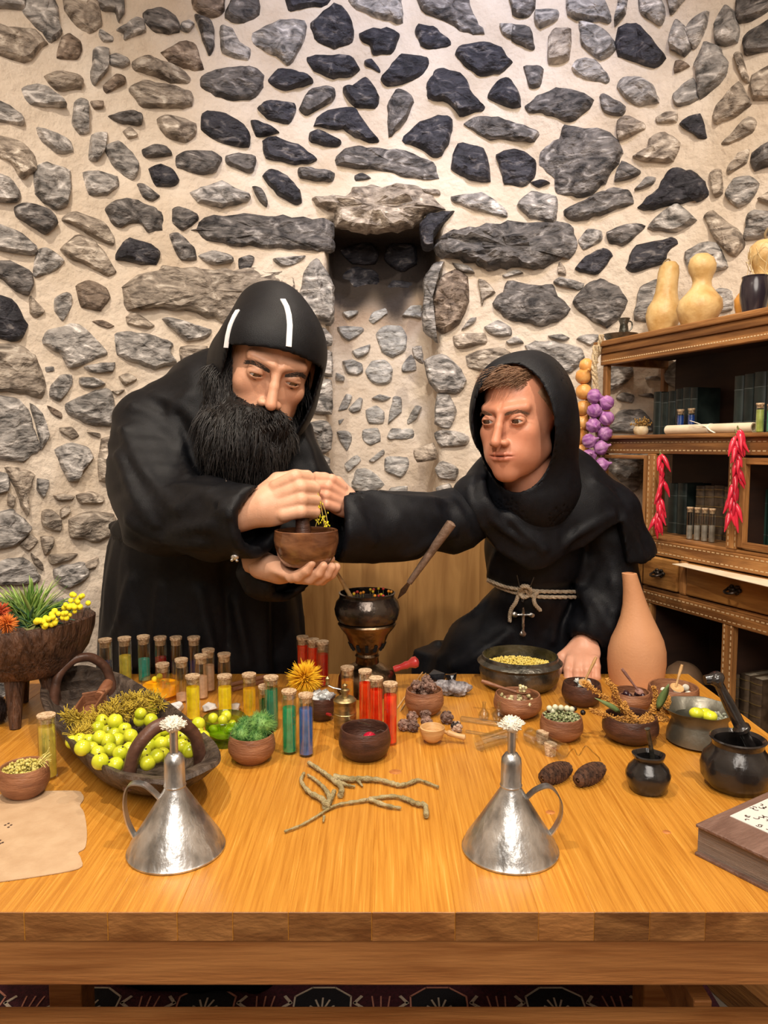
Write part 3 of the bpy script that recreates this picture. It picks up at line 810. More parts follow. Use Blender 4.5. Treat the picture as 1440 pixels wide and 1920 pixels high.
# ================================================================== heads and hands
def head_sdf(P, Mi, S=1.0, jaw=1.0, lid=1.0, young=0):
    """P world -> head frame: x to the figure's left when facing -y, z up. Mi = world->head matrix."""
    R = np.array(Mi.to_3x3()); t = np.array(Mi.translation); q = (P @ R.T+t)
    ax = q.copy(); ax[:, 0] = np.abs(q[:, 0])
    d = s_ell(q, (0, .018, .045), (.076, .096, .086))
    d = smin(d, s_ell(q, (0, -.022, -.028), (.062*(.5+.5*jaw), .066, .082)), .03)
    d = smin(d, s_cone(ax, (.050*jaw, .000, -.056), (.012*jaw, -.068, -.094), .016, .0155), .026)
    d = smin(d, s_ball(q, (0, -.073, -.096), .0165), .018)
    d = smin(d, s_ell(ax, (.041, -.060, -.016), (.017, .015, .015)), .022)
    d = smin(d, s_cone(ax, (.008, -.088+.0035*young, .026), (.042, -.072+.003*young, .030), .0085, .0095), .014)
    if young: d = smin(d, s_ell(ax, (.032, -.048, -.046), (.021, .026, .034)), .022)
    d = smin(d, s_ell(q, (0, -.068, -.062), (.040, .027, .028)), .02)
    d = smax(d, -s_ell(ax, (.031, -.101, .008), (.017, .017, .0125)), .012)
    # nose
    d = smin(d, s_chain(q, [(0, -.088, .020), (0, -.100, -.006), (0, -.1135, -.033)], [.0072, .0080, .0096], .004), .008)
    d = smin(d, s_ell(ax, (.0125, -.0985, -.0355), (.0080, .010, .0072)), .006)
    d = smax(d, -s_ell(ax, (.0062, -.1065, -.0430), (.0032, .0045, .004)), .003)
    # lids around the eyeball with an almond slit
    eye = s_ell(ax, (.0310, -.0775, .006), (.0155, .0135, .0128))
    d = smin(d, eye, .005)
    slit = s_ell(ax, (.0312, -.092, .0030+.0016*lid), (.0125, .020, .0031*(.25+.75*lid))); d = smax(d, -slit, .0018)
    # lips
    d = smin(d, s_chain(ax, [(0, -.0985, -.0566), (.011, -.0968, -.0568), (.034, -.0790, -.0612)], [.0036, .0038, .0018], .003), .004)
    d = smin(d, s_chain(ax, [(0, -.0970, -.0668), (.012, -.0945, -.0662), (.0325, -.0795, -.0622)], [.0046, .0042, .0018], .003), .004)
    d = smax(d, -s_ell(ax, (0, -.103, -.0618), (.034, .022, .0011)), .0015)
    d = smax(d, -s_ell(q, (0, -.1045, -.047), (.0035, .005, .008)), .004)
    # ear
    ear = s_ell(ax, (.0785, .012, -.002), (.0085, .019, .031)); ear = smax(ear, -s_ell(ax, (.087, .008, .002), (.006, .011, .019)), .004)
    d = smin(d, ear, .005)
    return d*S, q
EYE_C = (.0310, -.0775, .006)
def Rm(yaw, pitch, roll):                     # head attitude: yaw>0 turns the face to +x, pitch>0 bows it
    return Matrix.Rotation(math.radians(yaw), 4, 'Z') @ Matrix.Rotation(math.radians(roll), 4, 'Y') @ Matrix.Rotation(math.radians(pitch), 4, 'X')
def finger(P, pts, r0, r1):
    n = len(pts); return s_chain(P, pts, [r0+(r1-r0)*i/(n-1) for i in range(n)], .003)
m_skin1 = M('skin_fair_warm', (.60, .33, .21), (.68, .39, .26), scale=30, rough=.42, bump=.12, bscale=350, sss=.12, attr='Col', spec=.4)
m_skin2 = M('skin_young_warm', (.62, .31, .20), (.68, .36, .245), scale=30, rough=.38, bump=.08, bscale=350, sss=.12, attr='Col', spec=.4)
m_cloth = M('black_wool_cloth', (.0022, .0024, .0036), (.0042, .0046, .0065), scale=90, rough=.5, bump=.25, bscale=700, spec=.27)
m_cloth2 = M('black_cotton_cloth', (.0023, .0028, .0046), (.0046, .0055, .0085), scale=60, rough=.52, bump=.25, bscale=600, spec=.27)
m_hair = M('black_beard_hair', (.004, .0035, .0035), (.012, .010, .009), scale=60, rough=.55, spec=.35)
m_brow = M('dark_brow_hair', (.03, .018, .012), rough=.7)
m_lhair = M('light_brown_hair', (.16, .085, .045), (.34, .20, .12), scale=80, rough=.5)
m_eyew = M('eye_white', (.46, .42, .38), rough=.15, coat=.6); m_iris = M('brown_iris', (.045, .02, .01), rough=.1, coat=.8)
def eyes(parent, Mh, gaze, S):
    for sg in (-1, 1):
        c = Mh @ Vector((sg*EYE_C[0]*1.0, EYE_C[1]+.0005, EYE_C[2]-.0008)); g = (Mh.to_3x3() @ Vector(gaze)).normalized()
        mb = MB(); mb.ball((0, 0, 0), .0122*S, 16, 12)
        e = obj('eyeball', mb, m_eyew, parent, c-parent.location)
        mb = MB(); rot = g.to_track_quat('Z', 'Y').to_matrix().to_4x4(); mb.m = rot
        mb.lathe([(0, .0121*S), (.003*S, .0126*S), (.0072*S, .0109*S), (.0072*S, .0098*S), (0, .009*S)][::-1], 16)
        obj('iris', mb, m_iris, e)
def strands(mb, roots, n=5, r=.0006, seg=3):
    for pts, r0 in roots: mb.tube(pts, [r0*(1-.75*i/(len(pts)-1)) for i in range(len(pts))], seg, cap=False)
# ------------------------------------------------------------------ MONK WITH THE BEARD (left)
H1 = Matrix.Translation(W(513, 701, 1.455)) @ Rm(20, 20, 12) @ Matrix.Scale(1.15, 4)
# head origin lies behind the eyes: push the face plane to the wanted depth
H1 = Matrix.Translation(H1.to_3x3() @ Vector((0, .066, -.008))) @ H1
H2 = Matrix.Translation(W(943, 787, 1.50)) @ Rm(-36, 5, 0) @ Matrix.Scale(1.03, 4)
H2 = Matrix.Translation(H2.to_3x3() @ Vector((0, .080, -.008))) @ H2
def skin_col(Mh, tone=(1, 1, 1)):
    Mi = Mh.inverted(); R = np.array(Mi.to_3x3()); t = np.array(Mi.translation)
    def fn(v):
        q = v @ R.T+t; c = np.ones((len(v), 3)); c[np.linalg.norm(q, axis=1) < .19] *= A3(tone); x = np.abs(q[:, 0])
        lip = np.exp(-((x/.030)**4+((q[:, 2]+.0615)/.0085)**4))*(q[:, 1] < -.078)
        c = c*(1-lip[:, None]*.7)+np.array((.72, .42, .42))*lip[:, None]*.7
        ck = np.exp(-(((x-.042)/.02)**2+((q[:, 2]+.028)/.02)**2))*(q[:, 1] < -.04)
        ns = np.exp(-((x/.014)**2+((q[:, 2]+.03)/.012)**2))*(q[:, 1] < -.095)
        red = np.clip(ck*.35+ns*.35, 0, 1)
        c = c*(1-red[:, None])+np.array((1.02, .80, .74))*red[:, None]
        return c
    return fn
# hands --------------------------------------------------------------
def fist_sdf(P, O, X, Y, Z, S=1.0):
    """closed hand: X from wrist to knuckles, Z up (thumb side), Y = X x ... towards palm."""
    R = np.array([X, Y, Z]); q = ((P-A3(O)) @ R.T)/S
    d = s_ell(q, (.045, .004, .002), (.050, .020, .040))
    d = smin(d, s_cone(q, (-.03, .0, .0), (.015, .002, .0), .029, .030), .02)
    for i, zc in enumerate((.031, .0105, -.0105, -.0300)):
        l = (.0, .004, .0, -.006)[i]
        pts = [(.050, -.006, zc*.85), (.086+l, -.004, zc), (.100+l, .030, zc), (.078+l, .046, zc*.98), (.062, .038, zc*.95)]
        rr = (.0118, .0120, .0114, .0102)[i]
        d = smin(d, s_chain(q, pts, [.012, rr+.001, rr, rr-.001, rr-.002], .003), .0042)
    d = smin(d, s_chain(q, [(.015, .012, .026), (.045, .028, .046), (.074, .044, .047), (.094, .050, .043)], [.017, .0145, .0125, .0105], .005), .006)
    return d*S
def palm_sdf(P, O, X, Y, Z, S=1.0):
    """open cupped hand palm up: X wrist->fingers, Z up out of the palm, Y towards the thumb."""
    R = np.array([X, Y, Z]); q = ((P-A3(O)) @ R.T)/S
    d = s_ell(q, (.045, 0, 0), (.052, .040, .015))
    d = smin(d, s_cone(q, (-.04, .0, -.004), (.01, .0, -.002), .028, .027), .02)
    for i, yc in enumerate((.031, .0105, -.0100, -.0290)):
        l = (.0, .006, .002, -.012)[i]; 
        pts = [(.070, yc*.95, -.002), (.098+l, yc*1.03, .004), (.116+l, yc*1.05, .020), (.124+l, yc*1.05, .036)]
        d = smin(d, s_chain(q, pts, [.0115, .0112, .0102, .0088], .003), .005)
    d = smin(d, s_chain(q, [(.018, .022, .002), (.045, .050, .012), (.068, .062, .028), (.080, .064, .044)], [.017, .0145, .0125, .0100], .005), .008)
    return d*S
def frame(x, z):                              # orthonormal frame from approximate x and z
    x = Vector(x).normalized(); z = Vector(z); z = (z-x*z.dot(x)).normalized(); y = z.cross(x); return A3(x), A3(y), A3(z)
# fist of monk 1 (his right hand, seen from the back)
fO = W(478, 957, 1.345); fX, fY, fZ = frame(W(590, 918, 1.33)-W(478, 957, 1.345), W(505, 870, 1.36)-W(520, 980, 1.33)); fY = -fY if fY[1] < 0 else fY
fist_f = lambda P: fist_sdf(P, fO, fX, fY, fZ, 1.04)
# palm under the bowl (his left hand)
pO = W(517, 1066, 1.375); pX, pY, pZ = frame(W(600, 1094, 1.310)-W(517, 1066, 1.375), (.0, .25, 1.0)); pY = -pY if pY[1] < 0 else pY
palm_f = lambda P: palm_sdf(P, pO, pX, pY, pZ, .92)
# body of monk 1
sh_r = W(262, 800, 1.58); el_r = W(285, 960, 1.50); wr_r = Vector(fO)+Vector(fX)*-.03
sh_l = W(552, 830, 1.62); el_l = W(520, 1000, 1.60); wr_l = Vector(pO)+Vector(pX)*-.03
neck1 = W(455, 760, 1.60); hip1 = W(350, 1190, 1.80); chest1 = W(400, 900, 1.68)
def body1(P):
    d = s_cone(P, chest1, hip1, .135, .135); d = smin(d, s_cone(P, sh_r+Vector((.03, .03, 0)), sh_l+Vector((-.03, .03, 0)), .065, .065), .06)
    d = smin(d, s_cone(P, neck1+Vector((0, .04, -.05)), H1 @ Vector((0, .035, -.06)), .058, .055), .04)
    for a in (-.08, .09): d = smin(d, s_chain(P, [hip1+Vector((a, 0, 0)), Vector((hip1.x+a, 1.83, .50)), Vector((hip1.x+a, 1.86, .09))], [.09, .06, .045], .03), .05)
    for a in (-.08, .09): d = smin(d, s_cone(P, (hip1.x+a, 1.87, .045), (hip1.x+a, 1.70, .035), .042, .034), .03)
    d = smin(d, s_chain(P, [sh_r, el_r, wr_r], [.05, .042, .028], .02), .03)
    d = smin(d, s_chain(P, [sh_l, el_l, wr_l], [.05, .042, .028], .02), .03)
    return d
# robe of monk 1
K1 = mkfold(5, 50, 3, (1, 1, .16)); K1b = mkfold(5, 110, 5, (1, 1, .4)); K1c = mkfold(4, 44, 9, (.75, .6, 1.2)); CR1 = []
S_ = Vector
cuff_r = W(484, 975, 1.34); cuff_l = W(548, 1083, 1.43)
def robe1(P):
    x = P[:, 0]; z = P[:, 2]
    # torso cone: shoulders to hem
    d = s_chain(P, [W(415, 800, 1.66), W(385, 900, 1.69), W(372, 985, 1.74)], [.135, .150, .150], .05)
    d = smin(d, s_chain(P, [W(305, 782, 1.62), W(420, 745, 1.66), W(530, 812, 1.65)], [.070, .095, .062], .05), .05)
    # skirt widening to the floor
    sk = None; c0 = W(372, 1000, 1.76); c1 = Vector((c0.x-.012, 1.80, .03))
    t = np.clip((c0.z-z)/(c0.z-c1.z), 0, 1); cx = c0.x+(c1.x-c0.x)*t; cy = c0.y+(c1.y-c0.y)*t
    ang = np.arctan2(P[:, 1]-cy, x-cx); rad = np.sqrt(((x-cx)/1.18)**2+((P[:, 1]-cy)/.82)**2)
    pleat = (1-np.abs(np.sin(ang*5.5+1.2*np.sin(ang*2)+t*1.2)))**1.3
    R_ = .165+.085*np.sqrt(t)-(.007+.026*t)*pleat
    sk = (rad-R_)*.72; sk = smax(sk, z-c0.z-.02, .02); sk = smax(sk, .012-z, .01)
    d = smin(d, sk, .03)
    # sash
    sash = np.abs(s_plane(P, W(360, 985, 1.7), (.10, -.12, 1)))-.036
    # sleeves
    arm = s_chain(P, [W(272, 792, 1.60), W(285, 900, 1.545), W(308, 965, 1.49)], [.066, .078, .080], .05)
    fore = s_chain(P, [W(308, 962, 1.49), W(400, 972, 1.42), cuff_r], [.080, .072, .066], .03)
    ax = s_plane(P, cuff_r, W(484, 975, 1.34)-W(380, 962, 1.43));     sl = smin(arm, fore, .035)
    arm2 = s_chain(P, [W(540, 832, 1.63), W(572, 920, 1.62), W(535, 1020, 1.60)], [.062, .062, .065], .03)
    ax2 = s_plane(P, cuff_l, Vector(pX)*1.0+Vector((0, -.3, -.25)))
    fore2 = s_chain(P, [W(520, 1010, 1.60), cuff_l-Vector(pX)*.06, cuff_l], [.065, .056, .052], .03);     sl2 = smin(arm2, fore2, .03)
    cr = crease(P, CR1); fo = fold(P, *K1)*.008+fold(P, *K1b)*.001-cr
    near = np.clip(1-np.abs(sash)/.01, 0, 1)
    d = d+fo
    sd = smax(smin(d, d-.009, .001), sash, .004); d = smin(d, sd, .003)
    fc = fold(P, *K1c); fb = fold(P, *K1b)*.001-cr; sl = sl+fc*.006+fb; sl2 = sl2+fc*.006+fb
    sl = smax(smax(sl, ax-.004, .003), -np.maximum(sl+.020, -(ax+.045)), .003); sl2 = smax(smax(sl2, ax2, .003), -np.maximum(sl2+.018, -(ax2+.035)), .003)
    d = smin(smin(d, sl, .014), sl2, .014)
    # V opening at the neck under the beard
    d = smax(d, -s_ell(P, H1 @ Vector((0, -.02, -.10)), (.05, .05, .08)), .01)
    d = smax(d, -(fist_f(P)-.003), .003); d = smax(d, -(palm_f(P)-.003), .003)
    d = smax(d, np.minimum(1.622-P[:, 1], .778-P[:, 2]), .004)
    return d
for pl_ in ([(248, 762), (300, 788), (340, 850), (352, 895)], [(232, 805), (262, 870), (305, 925), (335, 955)], [(222, 850), (250, 925), (290, 985)], [(352, 742), (322, 778), (340, 832)],
            [(330, 912), (400, 918), (470, 932)], [(318, 1000), (395, 985), (465, 1005)], [(350, 940), (385, 925), (430, 965)], [(290, 740), (345, 765), (380, 810)],
            [(245, 1085), (225, 1150), (205, 1210), (195, 1260)], [(300, 1100), (294, 1150), (290, 1210), (288, 1260)], [(372, 1110), (382, 1160), (396, 1215), (404, 1260)], [(440, 1120), (450, 1170), (462, 1220), (468, 1260)],
            [(560, 800), (578, 840), (590, 880)], [(240, 975), (300, 1010), (380, 1020)]):
    q_ = [on(robe1, *a) for a in pl_]; q_ = [a for a in q_ if a is not None]
    if len(q_) > 1: CR1.append((catmull(q_, 3), .0095, .016))
p1_ = thing('person', 'standing bearded man in a black hooded robe grinding herbs in a wooden bowl', 'person', (hip1.x, 1.83, 0))
H1i = H1.inverted(); H2i = H2.inverted()
def box_of(c, r): c = A3(c); return c-r, c+r
hc1 = A3(H1.translation); 
hd1 = lambda P: head_sdf(P, H1i, 1.15, 1.0, .55)[0]
body_o = sdf_obj('body', lambda P: smin(smin(smax(body1(P), robe1(P)+.014, .004), s_cone(P, wr_r-Vector(fX)*.03, wr_r, .027, .028), .01), s_cone(P, wr_l-Vector(pX)*.03, wr_l, .026, .027), .01), (-.85, 1.1, 0), (.0, 2.1, 1.6), .014, m_skin1, p1_, colfn=skin_col(H1, (.90, .86, .84)),
        blocks=[(hd1, hc1-.18, hc1+.18, .0024), (fist_f, A3(fO)-.09, A3(fO)+.17, .0022), (palm_f, A3(pO)-.09, A3(pO)+.17, .0022)])
eyes(p1_, H1, (.15, -1, -.42), 1.15)
sdf_obj('robe', robe1, (-.95, 1.15, 0), (.10, 2.15, 1.5), .0085, m_cloth, p1_)
# hood of monk 1: pointed shell open to the face
def hoodspace(P, Mi): R = np.array(Mi.to_3x3()); return P @ R.T+np.array(Mi.translation)
def hood1(P, thick=.0045):
    q = hoodspace(P, H1i)
    o = s_ell(q, (0, .035, .012), (.092, .112, .112)); o = smin(o, s_ell(q, (-.002, .055, .082), (.044, .056, .056)), .06)
    o = smin(o, s_chain(q, [(0, .06, -.05), (0, .085, -.15)], [.085, .105], .04), .05)
    o = smin(o, s_ell(q, (0, -.020, .036), (.088, .082, .080)), .04); o = smin(o, s_ell(q, (.004, .0, -.055), (.093, .085, .095)), .04)
    o = o+.004*np.sin(q[:, 2]*48+q[:, 0]*16)*np.clip((q[:, 1]+.02)*14, 0, 1)
    sh = np.maximum(o, -(o+thick*1.5))
    # opening: tilted tunnel toward -y
    x = np.abs(q[:, 0]); zz = q[:, 2]
    # face opening outline in the (x,z) plane
    w_ = .079-np.clip(-(zz+.03), 0, 1)*.22
    op = np.maximum(x-w_, zz-.054+.25*x*x/.08); op = np.maximum(op, -(zz+.16)); op = np.maximum(op, q[:, 1]-(.010-.25*np.clip(zz+.02, 0, .1)))
    return smax(sh, -op, .004)*1.05
hood_o = sdf_obj('hood', hood1, hc1-A3((.24, .24, .27)), hc1+A3((.24, .28, .30)), .0044, m_cloth, p1_)
# collar: shoulder piece of the hood
# white tapes on the hood
m_tape = M('white_tape', (.74, .74, .76), rough=.8)
def tape(pix, wpx, lift=.0022):
    mb = MB(); L_pts = []
    for (u, v) in pix:
        d_ = ray(u, v).normalized(); o_ = Vector((0, 0, CAMZ))+d_*1.0
        L_pts.append(march(lambda P: hood1(P), o_, d_))
    pts = [p for p in L_pts if p is not None]
    if len(pts) < 2: return
    vs = []; fs = []
    for i, p in enumerate(pts):
        t = (pts[min(i+1, len(pts)-1)]-pts[max(0, i-1)]).normalized(); e = .002
        g = A3([float(hood1((A3(p)+e*k_)[None])[0]-hood1((A3(p)-e*k_)[None])[0]) for k_ in np.eye(3)]); nrm = Vector(g).normalized()
        s_ = t.cross(nrm).normalized()*wpx/2
        for sg, up in ((-1, lift), (1, lift), (1, -.001), (-1, -.001)): vs.append(p+s_*sg+nrm*up)
    for i in range(len(pts)-1):
        for k_ in range(4): fs.append((i*4+k_, i*4+(k_+1) % 4, i*4+4+(k_+1) % 4, i*4+4+k_))
    fs += [(3, 2, 1, 0), tuple(len(vs)-4+k_ for k_ in range(4))]
    mb.add(vs, fs); obj('white_tape', mb, m_tape, p1_, -p1_.location, flat_angle=60)
tape([(541, 650), (542, 630), (543, 610), (541, 590), (537, 575), (530, 562), (524, 552), (517, 542), (510, 534)], .0105)
tape([(424, 652), (427, 630), (432, 610), (440, 592), (446, 582)], .0105)
# beard, moustache, brows, button and chain of monk 1
bc0 = W(452, 820, 1.46); bc1 = W(486, 893, 1.47)
def beard(P):
    q = hoodspace(P, H1i); ax = q.copy(); ax[:, 0] = np.abs(q[:, 0])
    d = s_ell(q, (-.004, -.040, -.100), (.064, .060, .060))*1.1
    d = smin(d, s_chain(q, [(-.068, -.004, .030), (-.067, -.010, -.030), (-.058, -.025, -.085)], [.012, .022, .032], .02), .025); d = smin(d, s_chain(q, [(.070, .004, .030), (.066, -.004, -.030), (.054, -.022, -.085)], [.007, .009, .016], .02), .015)
    d = smin(d, s_chain(ax, [(.004, -.106, -.0500), (.024, -.100, -.0560), (.046, -.084, -.080)], [.0075, .0095, .014], .008), .010)
    d = smin(d, s_chain(P, [H1 @ Vector((-.01, -.055, -.10)), bc0, bc1], [.058, .066, .036], .04), .04)
    d = smin(d, s_cone(P, H1 @ Vector((-.060, -.01, -.04)), W(402, 830, 1.52), .038, .030), .04)
    k = q[:, 0]*260+3.5*np.sin(q[:, 2]*48+q[:, 0]*50)+2*np.sin(q[:, 1]*70); d = d+.0042*np.abs(np.sin(k*.5))+.0022*np.abs(np.sin(k*1.3+q[:, 2]*25))+.004*np.sin(q[:, 2]*62+q[:, 0]*70)*np.sin(q[:, 1]*50+q[:, 0]*40)
    d = smax(d, -s_ell(ax, (0, -.118, -.0600), (.012, .012, .0022)), .002)
    d = smax(d, -(s_ell(ax, (.030, -.092, -.012), (.034, .035, .034))), .006)
    d = smax(d, -(s_ell(ax, (0, -.115, -.036), (.016, .02, .010))), .004)
    return d
blo = A3(H1.translation)-A3((.24, .20, .34)); bhi = A3(H1.translation)+A3((.20, .20, .12))
bo = sdf_obj('beard', beard, blo, bhi, .0032, m_hair, p1_)
def root_on(me, n, rs, cond=None):
    v = np.zeros(len(me.vertices)*3, np.float32); me.vertices.foreach_get('co', v); v = v.reshape(-1, 3)
    nn = np.zeros(len(v)*3, np.float32); me.vertices.foreach_get('normal', nn); nn = nn.reshape(-1, 3)
    out = []; 
    while len(out) < n:
        i = rs.randrange(len(v)); 
        if cond is None or cond(v[i], nn[i]): out.append((Vector(v[i]), Vector(nn[i])))
    return out
rs = random.Random(8); mb = MB(); p1l = p1_.location; camv = Vector((0, 0, CAMZ))-p1l
for p, nrm in root_on(bo.data, 3200, rs, lambda v, n: n[1] < .35):
    ln = rs.uniform(.022, .06); q = H1i @ p; p = p-p1l
    if q.z > -.07 and abs(q.x) < .05: ln *= .35
    side = (1 if q.x > 0 else -1)*.25
    d = Vector((side*.5+rs.uniform(-.25, .25), rs.uniform(-.25, .05), -1)); d = (d-nrm*d.dot(nrm)*.8).normalized(); pts = [p-nrm*.002]; cur = p
    wv = rs.uniform(0, 6)
    for k in range(4):
        cur = cur+d*ln/4+nrm*(.0022 if k < 2 else .0008)+Vector((math.sin(wv+k*1.5)*.0018, 0, 0)); d = (d+Vector((0, 0, -.15))).normalized(); pts.append(cur)
    mb.tube(pts, [.0009, .0009, .0008, .0006, .0002], 3, cap=False)
tag(obj('beard_strands', mb, M('beard_strand_hair', (.012, .010, .010), (.03, .026, .025), scale=200, rough=.38, spec=.5), p1_, flat_angle=180), kind='stuff')
def brow(name, parent, Mh, mat, pts, n, ln, r, seed, th=.004):
    rs = random.Random(seed); mb = MB(); cv = catmull(pts, 10); 
    for k in range(n):
        t = rs.random(); i = min(int(t*(len(cv)-1)), len(cv)-2); p = cv[i].lerp(cv[i+1], t*(len(cv)-1)-i); tg = (cv[i+1]-cv[i]).normalized()
        w_ = th*(.5+.9*math.sin(min(1, t*1.25+.1)*PI*.8)); p = p+Vector((0, 0, rs.uniform(-w_, w_))); d = (tg+Vector((0, -.15, rs.uniform(-.1, .25)))).normalized()
        a = Mh @ p; b = Mh @ (p+d*ln*.5+Vector((0, -.0012, 0))); c = Mh @ (p+d*ln); mb.tube([a-parent.location, b-parent.location, c-parent.location], [r, r*.8, r*.3], 3, cap=False)
    return obj(name, mb, mat, parent, flat_angle=180)
for sg in (-1, 1):
    brow('eyebrow', p1_, H1, m_brow, [(sg*.012, -.0990, .0165), (sg*.024, -.0975, .0205), (sg*.038, -.0900, .0225), (sg*.049, -.0785, .0185)], 300, .008, .0003, 5+sg, .0028)
# button and neck chain
mb = MB(); pb = W(432, 881, 1.3)
m_sil = M('tarnished_silver', (.30, .29, .27), (.75, .73, .70), scale=60, rough=.32, metal=1, bump=.5)
m_chain = M('dark_chain', (.10, .09, .08), rough=.35, metal=1)
def chain(pixs, f, parent, name='chain', r=.0011, lift=.002, mat=None):
    pts = []
    for a, b in zip(pixs, pixs[1:]):
        for k in range(12): pts.append(on(f, a[0]+(b[0]-a[0])*k/12, a[1]+(b[1]-a[1])*k/12))
    pts = [p-Vector((0, lift, 0))-parent.location for p in pts if p is not None]; mb = MB()
    for i, p in enumerate(pts): mb.ball(p, (r*1.5, r, r*1.9) if i % 2 else (r, r*1.5, r*1.9), 6, 4)
    if len(pts) > 1: mb.tube(pts, r*.5, 4)
    return obj(name, mb, mat or m_chain, parent)
try:
    chain([(412, 845), (419, 872), (425, 905)], robe1, p1_); chain([(471, 890), (466, 905)], robe1, p1_)
    pb = on(robe1, 432, 881)
    if pb: mb = MB(); mb.m = Matrix.Translation(pb-p1_.location) @ Matrix.Rotation(PI/2, 4, 'X'); mb.lathe([(0, -.001), (.0055, 0), (.0055, .002), (.0042, .0028), (0, .0022)], 16); obj('button', mb, M('black_button', (.012, .012, .012), rough=.25), p1_)
except Exception as e: print('chain', e)
pq = on(robe1, 441, 1044)
if pq:
    mb = MB(); mb.ball((0, -.004, 0), (.007, .003, .006), 10, 8); mb.ball((-.005, -.005, -.005), .003, 8, 6); mb.ball((.004, -.005, -.006), .003, 8, 6); mb.tube([(0, -.004, .004), (0, -.002, .014)], .0012, 5); obj('pendant', mb, m_sil, p1_, pq-p1_.location)
# ================================================================== MONK 2 (right, seated)
HC2 = H2.translation.copy()
Hd2 = Matrix.Translation(HC2) @ Rm(-14, 2, -4); Hd2 = Matrix.Translation((0, 0, .006)) @ Hd2; Hd2i = Hd2.inverted()
K2 = mkfold(4, 40, 21, (1, .7, .4)); K2b = mkfold(5, 110, 25, (1, 1, .5)); K2c = mkfold(4, 50, 29, (1.1, .6, .8)); CR2 = []; CRC = []
def hood2(P, thick=.0045):
    q = hoodspace(P, Hd2i)
    o = s_ell(q, (.006, .034, .010), (.108, .128, .134))
    o = smin(o, s_ell(q, (-.004, -.040, .000), (.100, .075, .118)), .04)
    o = smin(o, s_chain(q, [(.01, .04, -.06), (.01, .05, -.15)], [.095, .105], .04), .04)
    o = o+.003*np.sin(q[:, 0]*45+q[:, 2]*12)
    sh = np.maximum(o, -(o+thick*1.5)); x = q[:, 0]+.012; zz = q[:, 2]
    op = np.sqrt((x/.080)**2+((zz+.020)/.127)**2)-1; op = op*.08; op = np.maximum(op, q[:, 1]-.02)
    return smax(sh, -op, .004)*1.05
hx = [850, 874, 927, 980, 1050, 1120, 1165, 1185, 1215, 1245]; hv = [935, 971, 1024, 1066, 1046, 1004, 975, 1062, 1066, 1046]
hX = A3([W(a, b, 1.60).x for a, b in zip(hx, hv)]); hZ = A3([W(a, b, 1.60).z for a, b in zip(hx, hv)])
def cape2(P):
    d = s_chain(P, [W(902, 938, 1.60), W(960, 915, 1.66), W(1050, 915, 1.70), W(1140, 958, 1.68)], [.055, .085, .085, .062], .05)
    d = smin(d, s_chain(P, [W(975, 960, 1.63), W(985, 1010, 1.64)], [.095, .100], .04), .05)
    d = smin(d, s_chain(P, [W(905, 950, 1.59), W(930, 1000, 1.62)], [.055, .06], .04), .03)
    d = smin(d, s_chain(P, [W(1090, 960, 1.65), W(1110, 1010, 1.66)], [.080, .078], .04), .04)
    d = smin(d, s_chain(P, [W(1150, 962, 1.68), W(1180, 1040, 1.69), W(1200, 1085, 1.69)], [.060, .050, .042], .04), .03)
    d = smax(d, -(s_ell(P, H2 @ Vector((0, -.03, -.13)), (.07, .09, .055))), .01)
    d = d+fold(P, *K2)*.006+fold(P, *K2b)*.001-crease(P, CRC)
    zz = np.interp(P[:, 0], hX, hZ)+.004*np.sin(P[:, 0]*70)
    d = np.maximum(d, (zz-P[:, 2])*.75)
    return d
HO2 = W(1096, 1204, 1.665); HO2.z = max(HO2.z, .825)
tX, tY, tZ = frame(T(1090, 1275)+Vector((0, 0, .012))-HO2, (0, -.25, -1)); tY = -tY if tY[0] > 0 else tY
flat_f0 = lambda P: palm_sdf(P, HO2, tX, tY, tZ, .93)
flat_f = flat_f0
gO = W(662, 950, 1.43); gX, gY, gZ = frame(W(604, 917, 1.385)-gO, (-.2, 0, 1)); gY = -gY if gY[1] < 0 else gY
pinch_f = lambda P: fist_sdf(P, gO, gX, gY, gZ, .80)
sh2r = W(893, 960, 1.62); el2r = W(800, 982, 1.55); wr2r = Vector(gO)-Vector(gX)*.02
sh2l = W(1140, 985, 1.69); el2l = W(1150, 1130, 1.70); wr2l = Vector(HO2)-Vector(tX)*.02
cuffR = W(632, 987, 1.42)
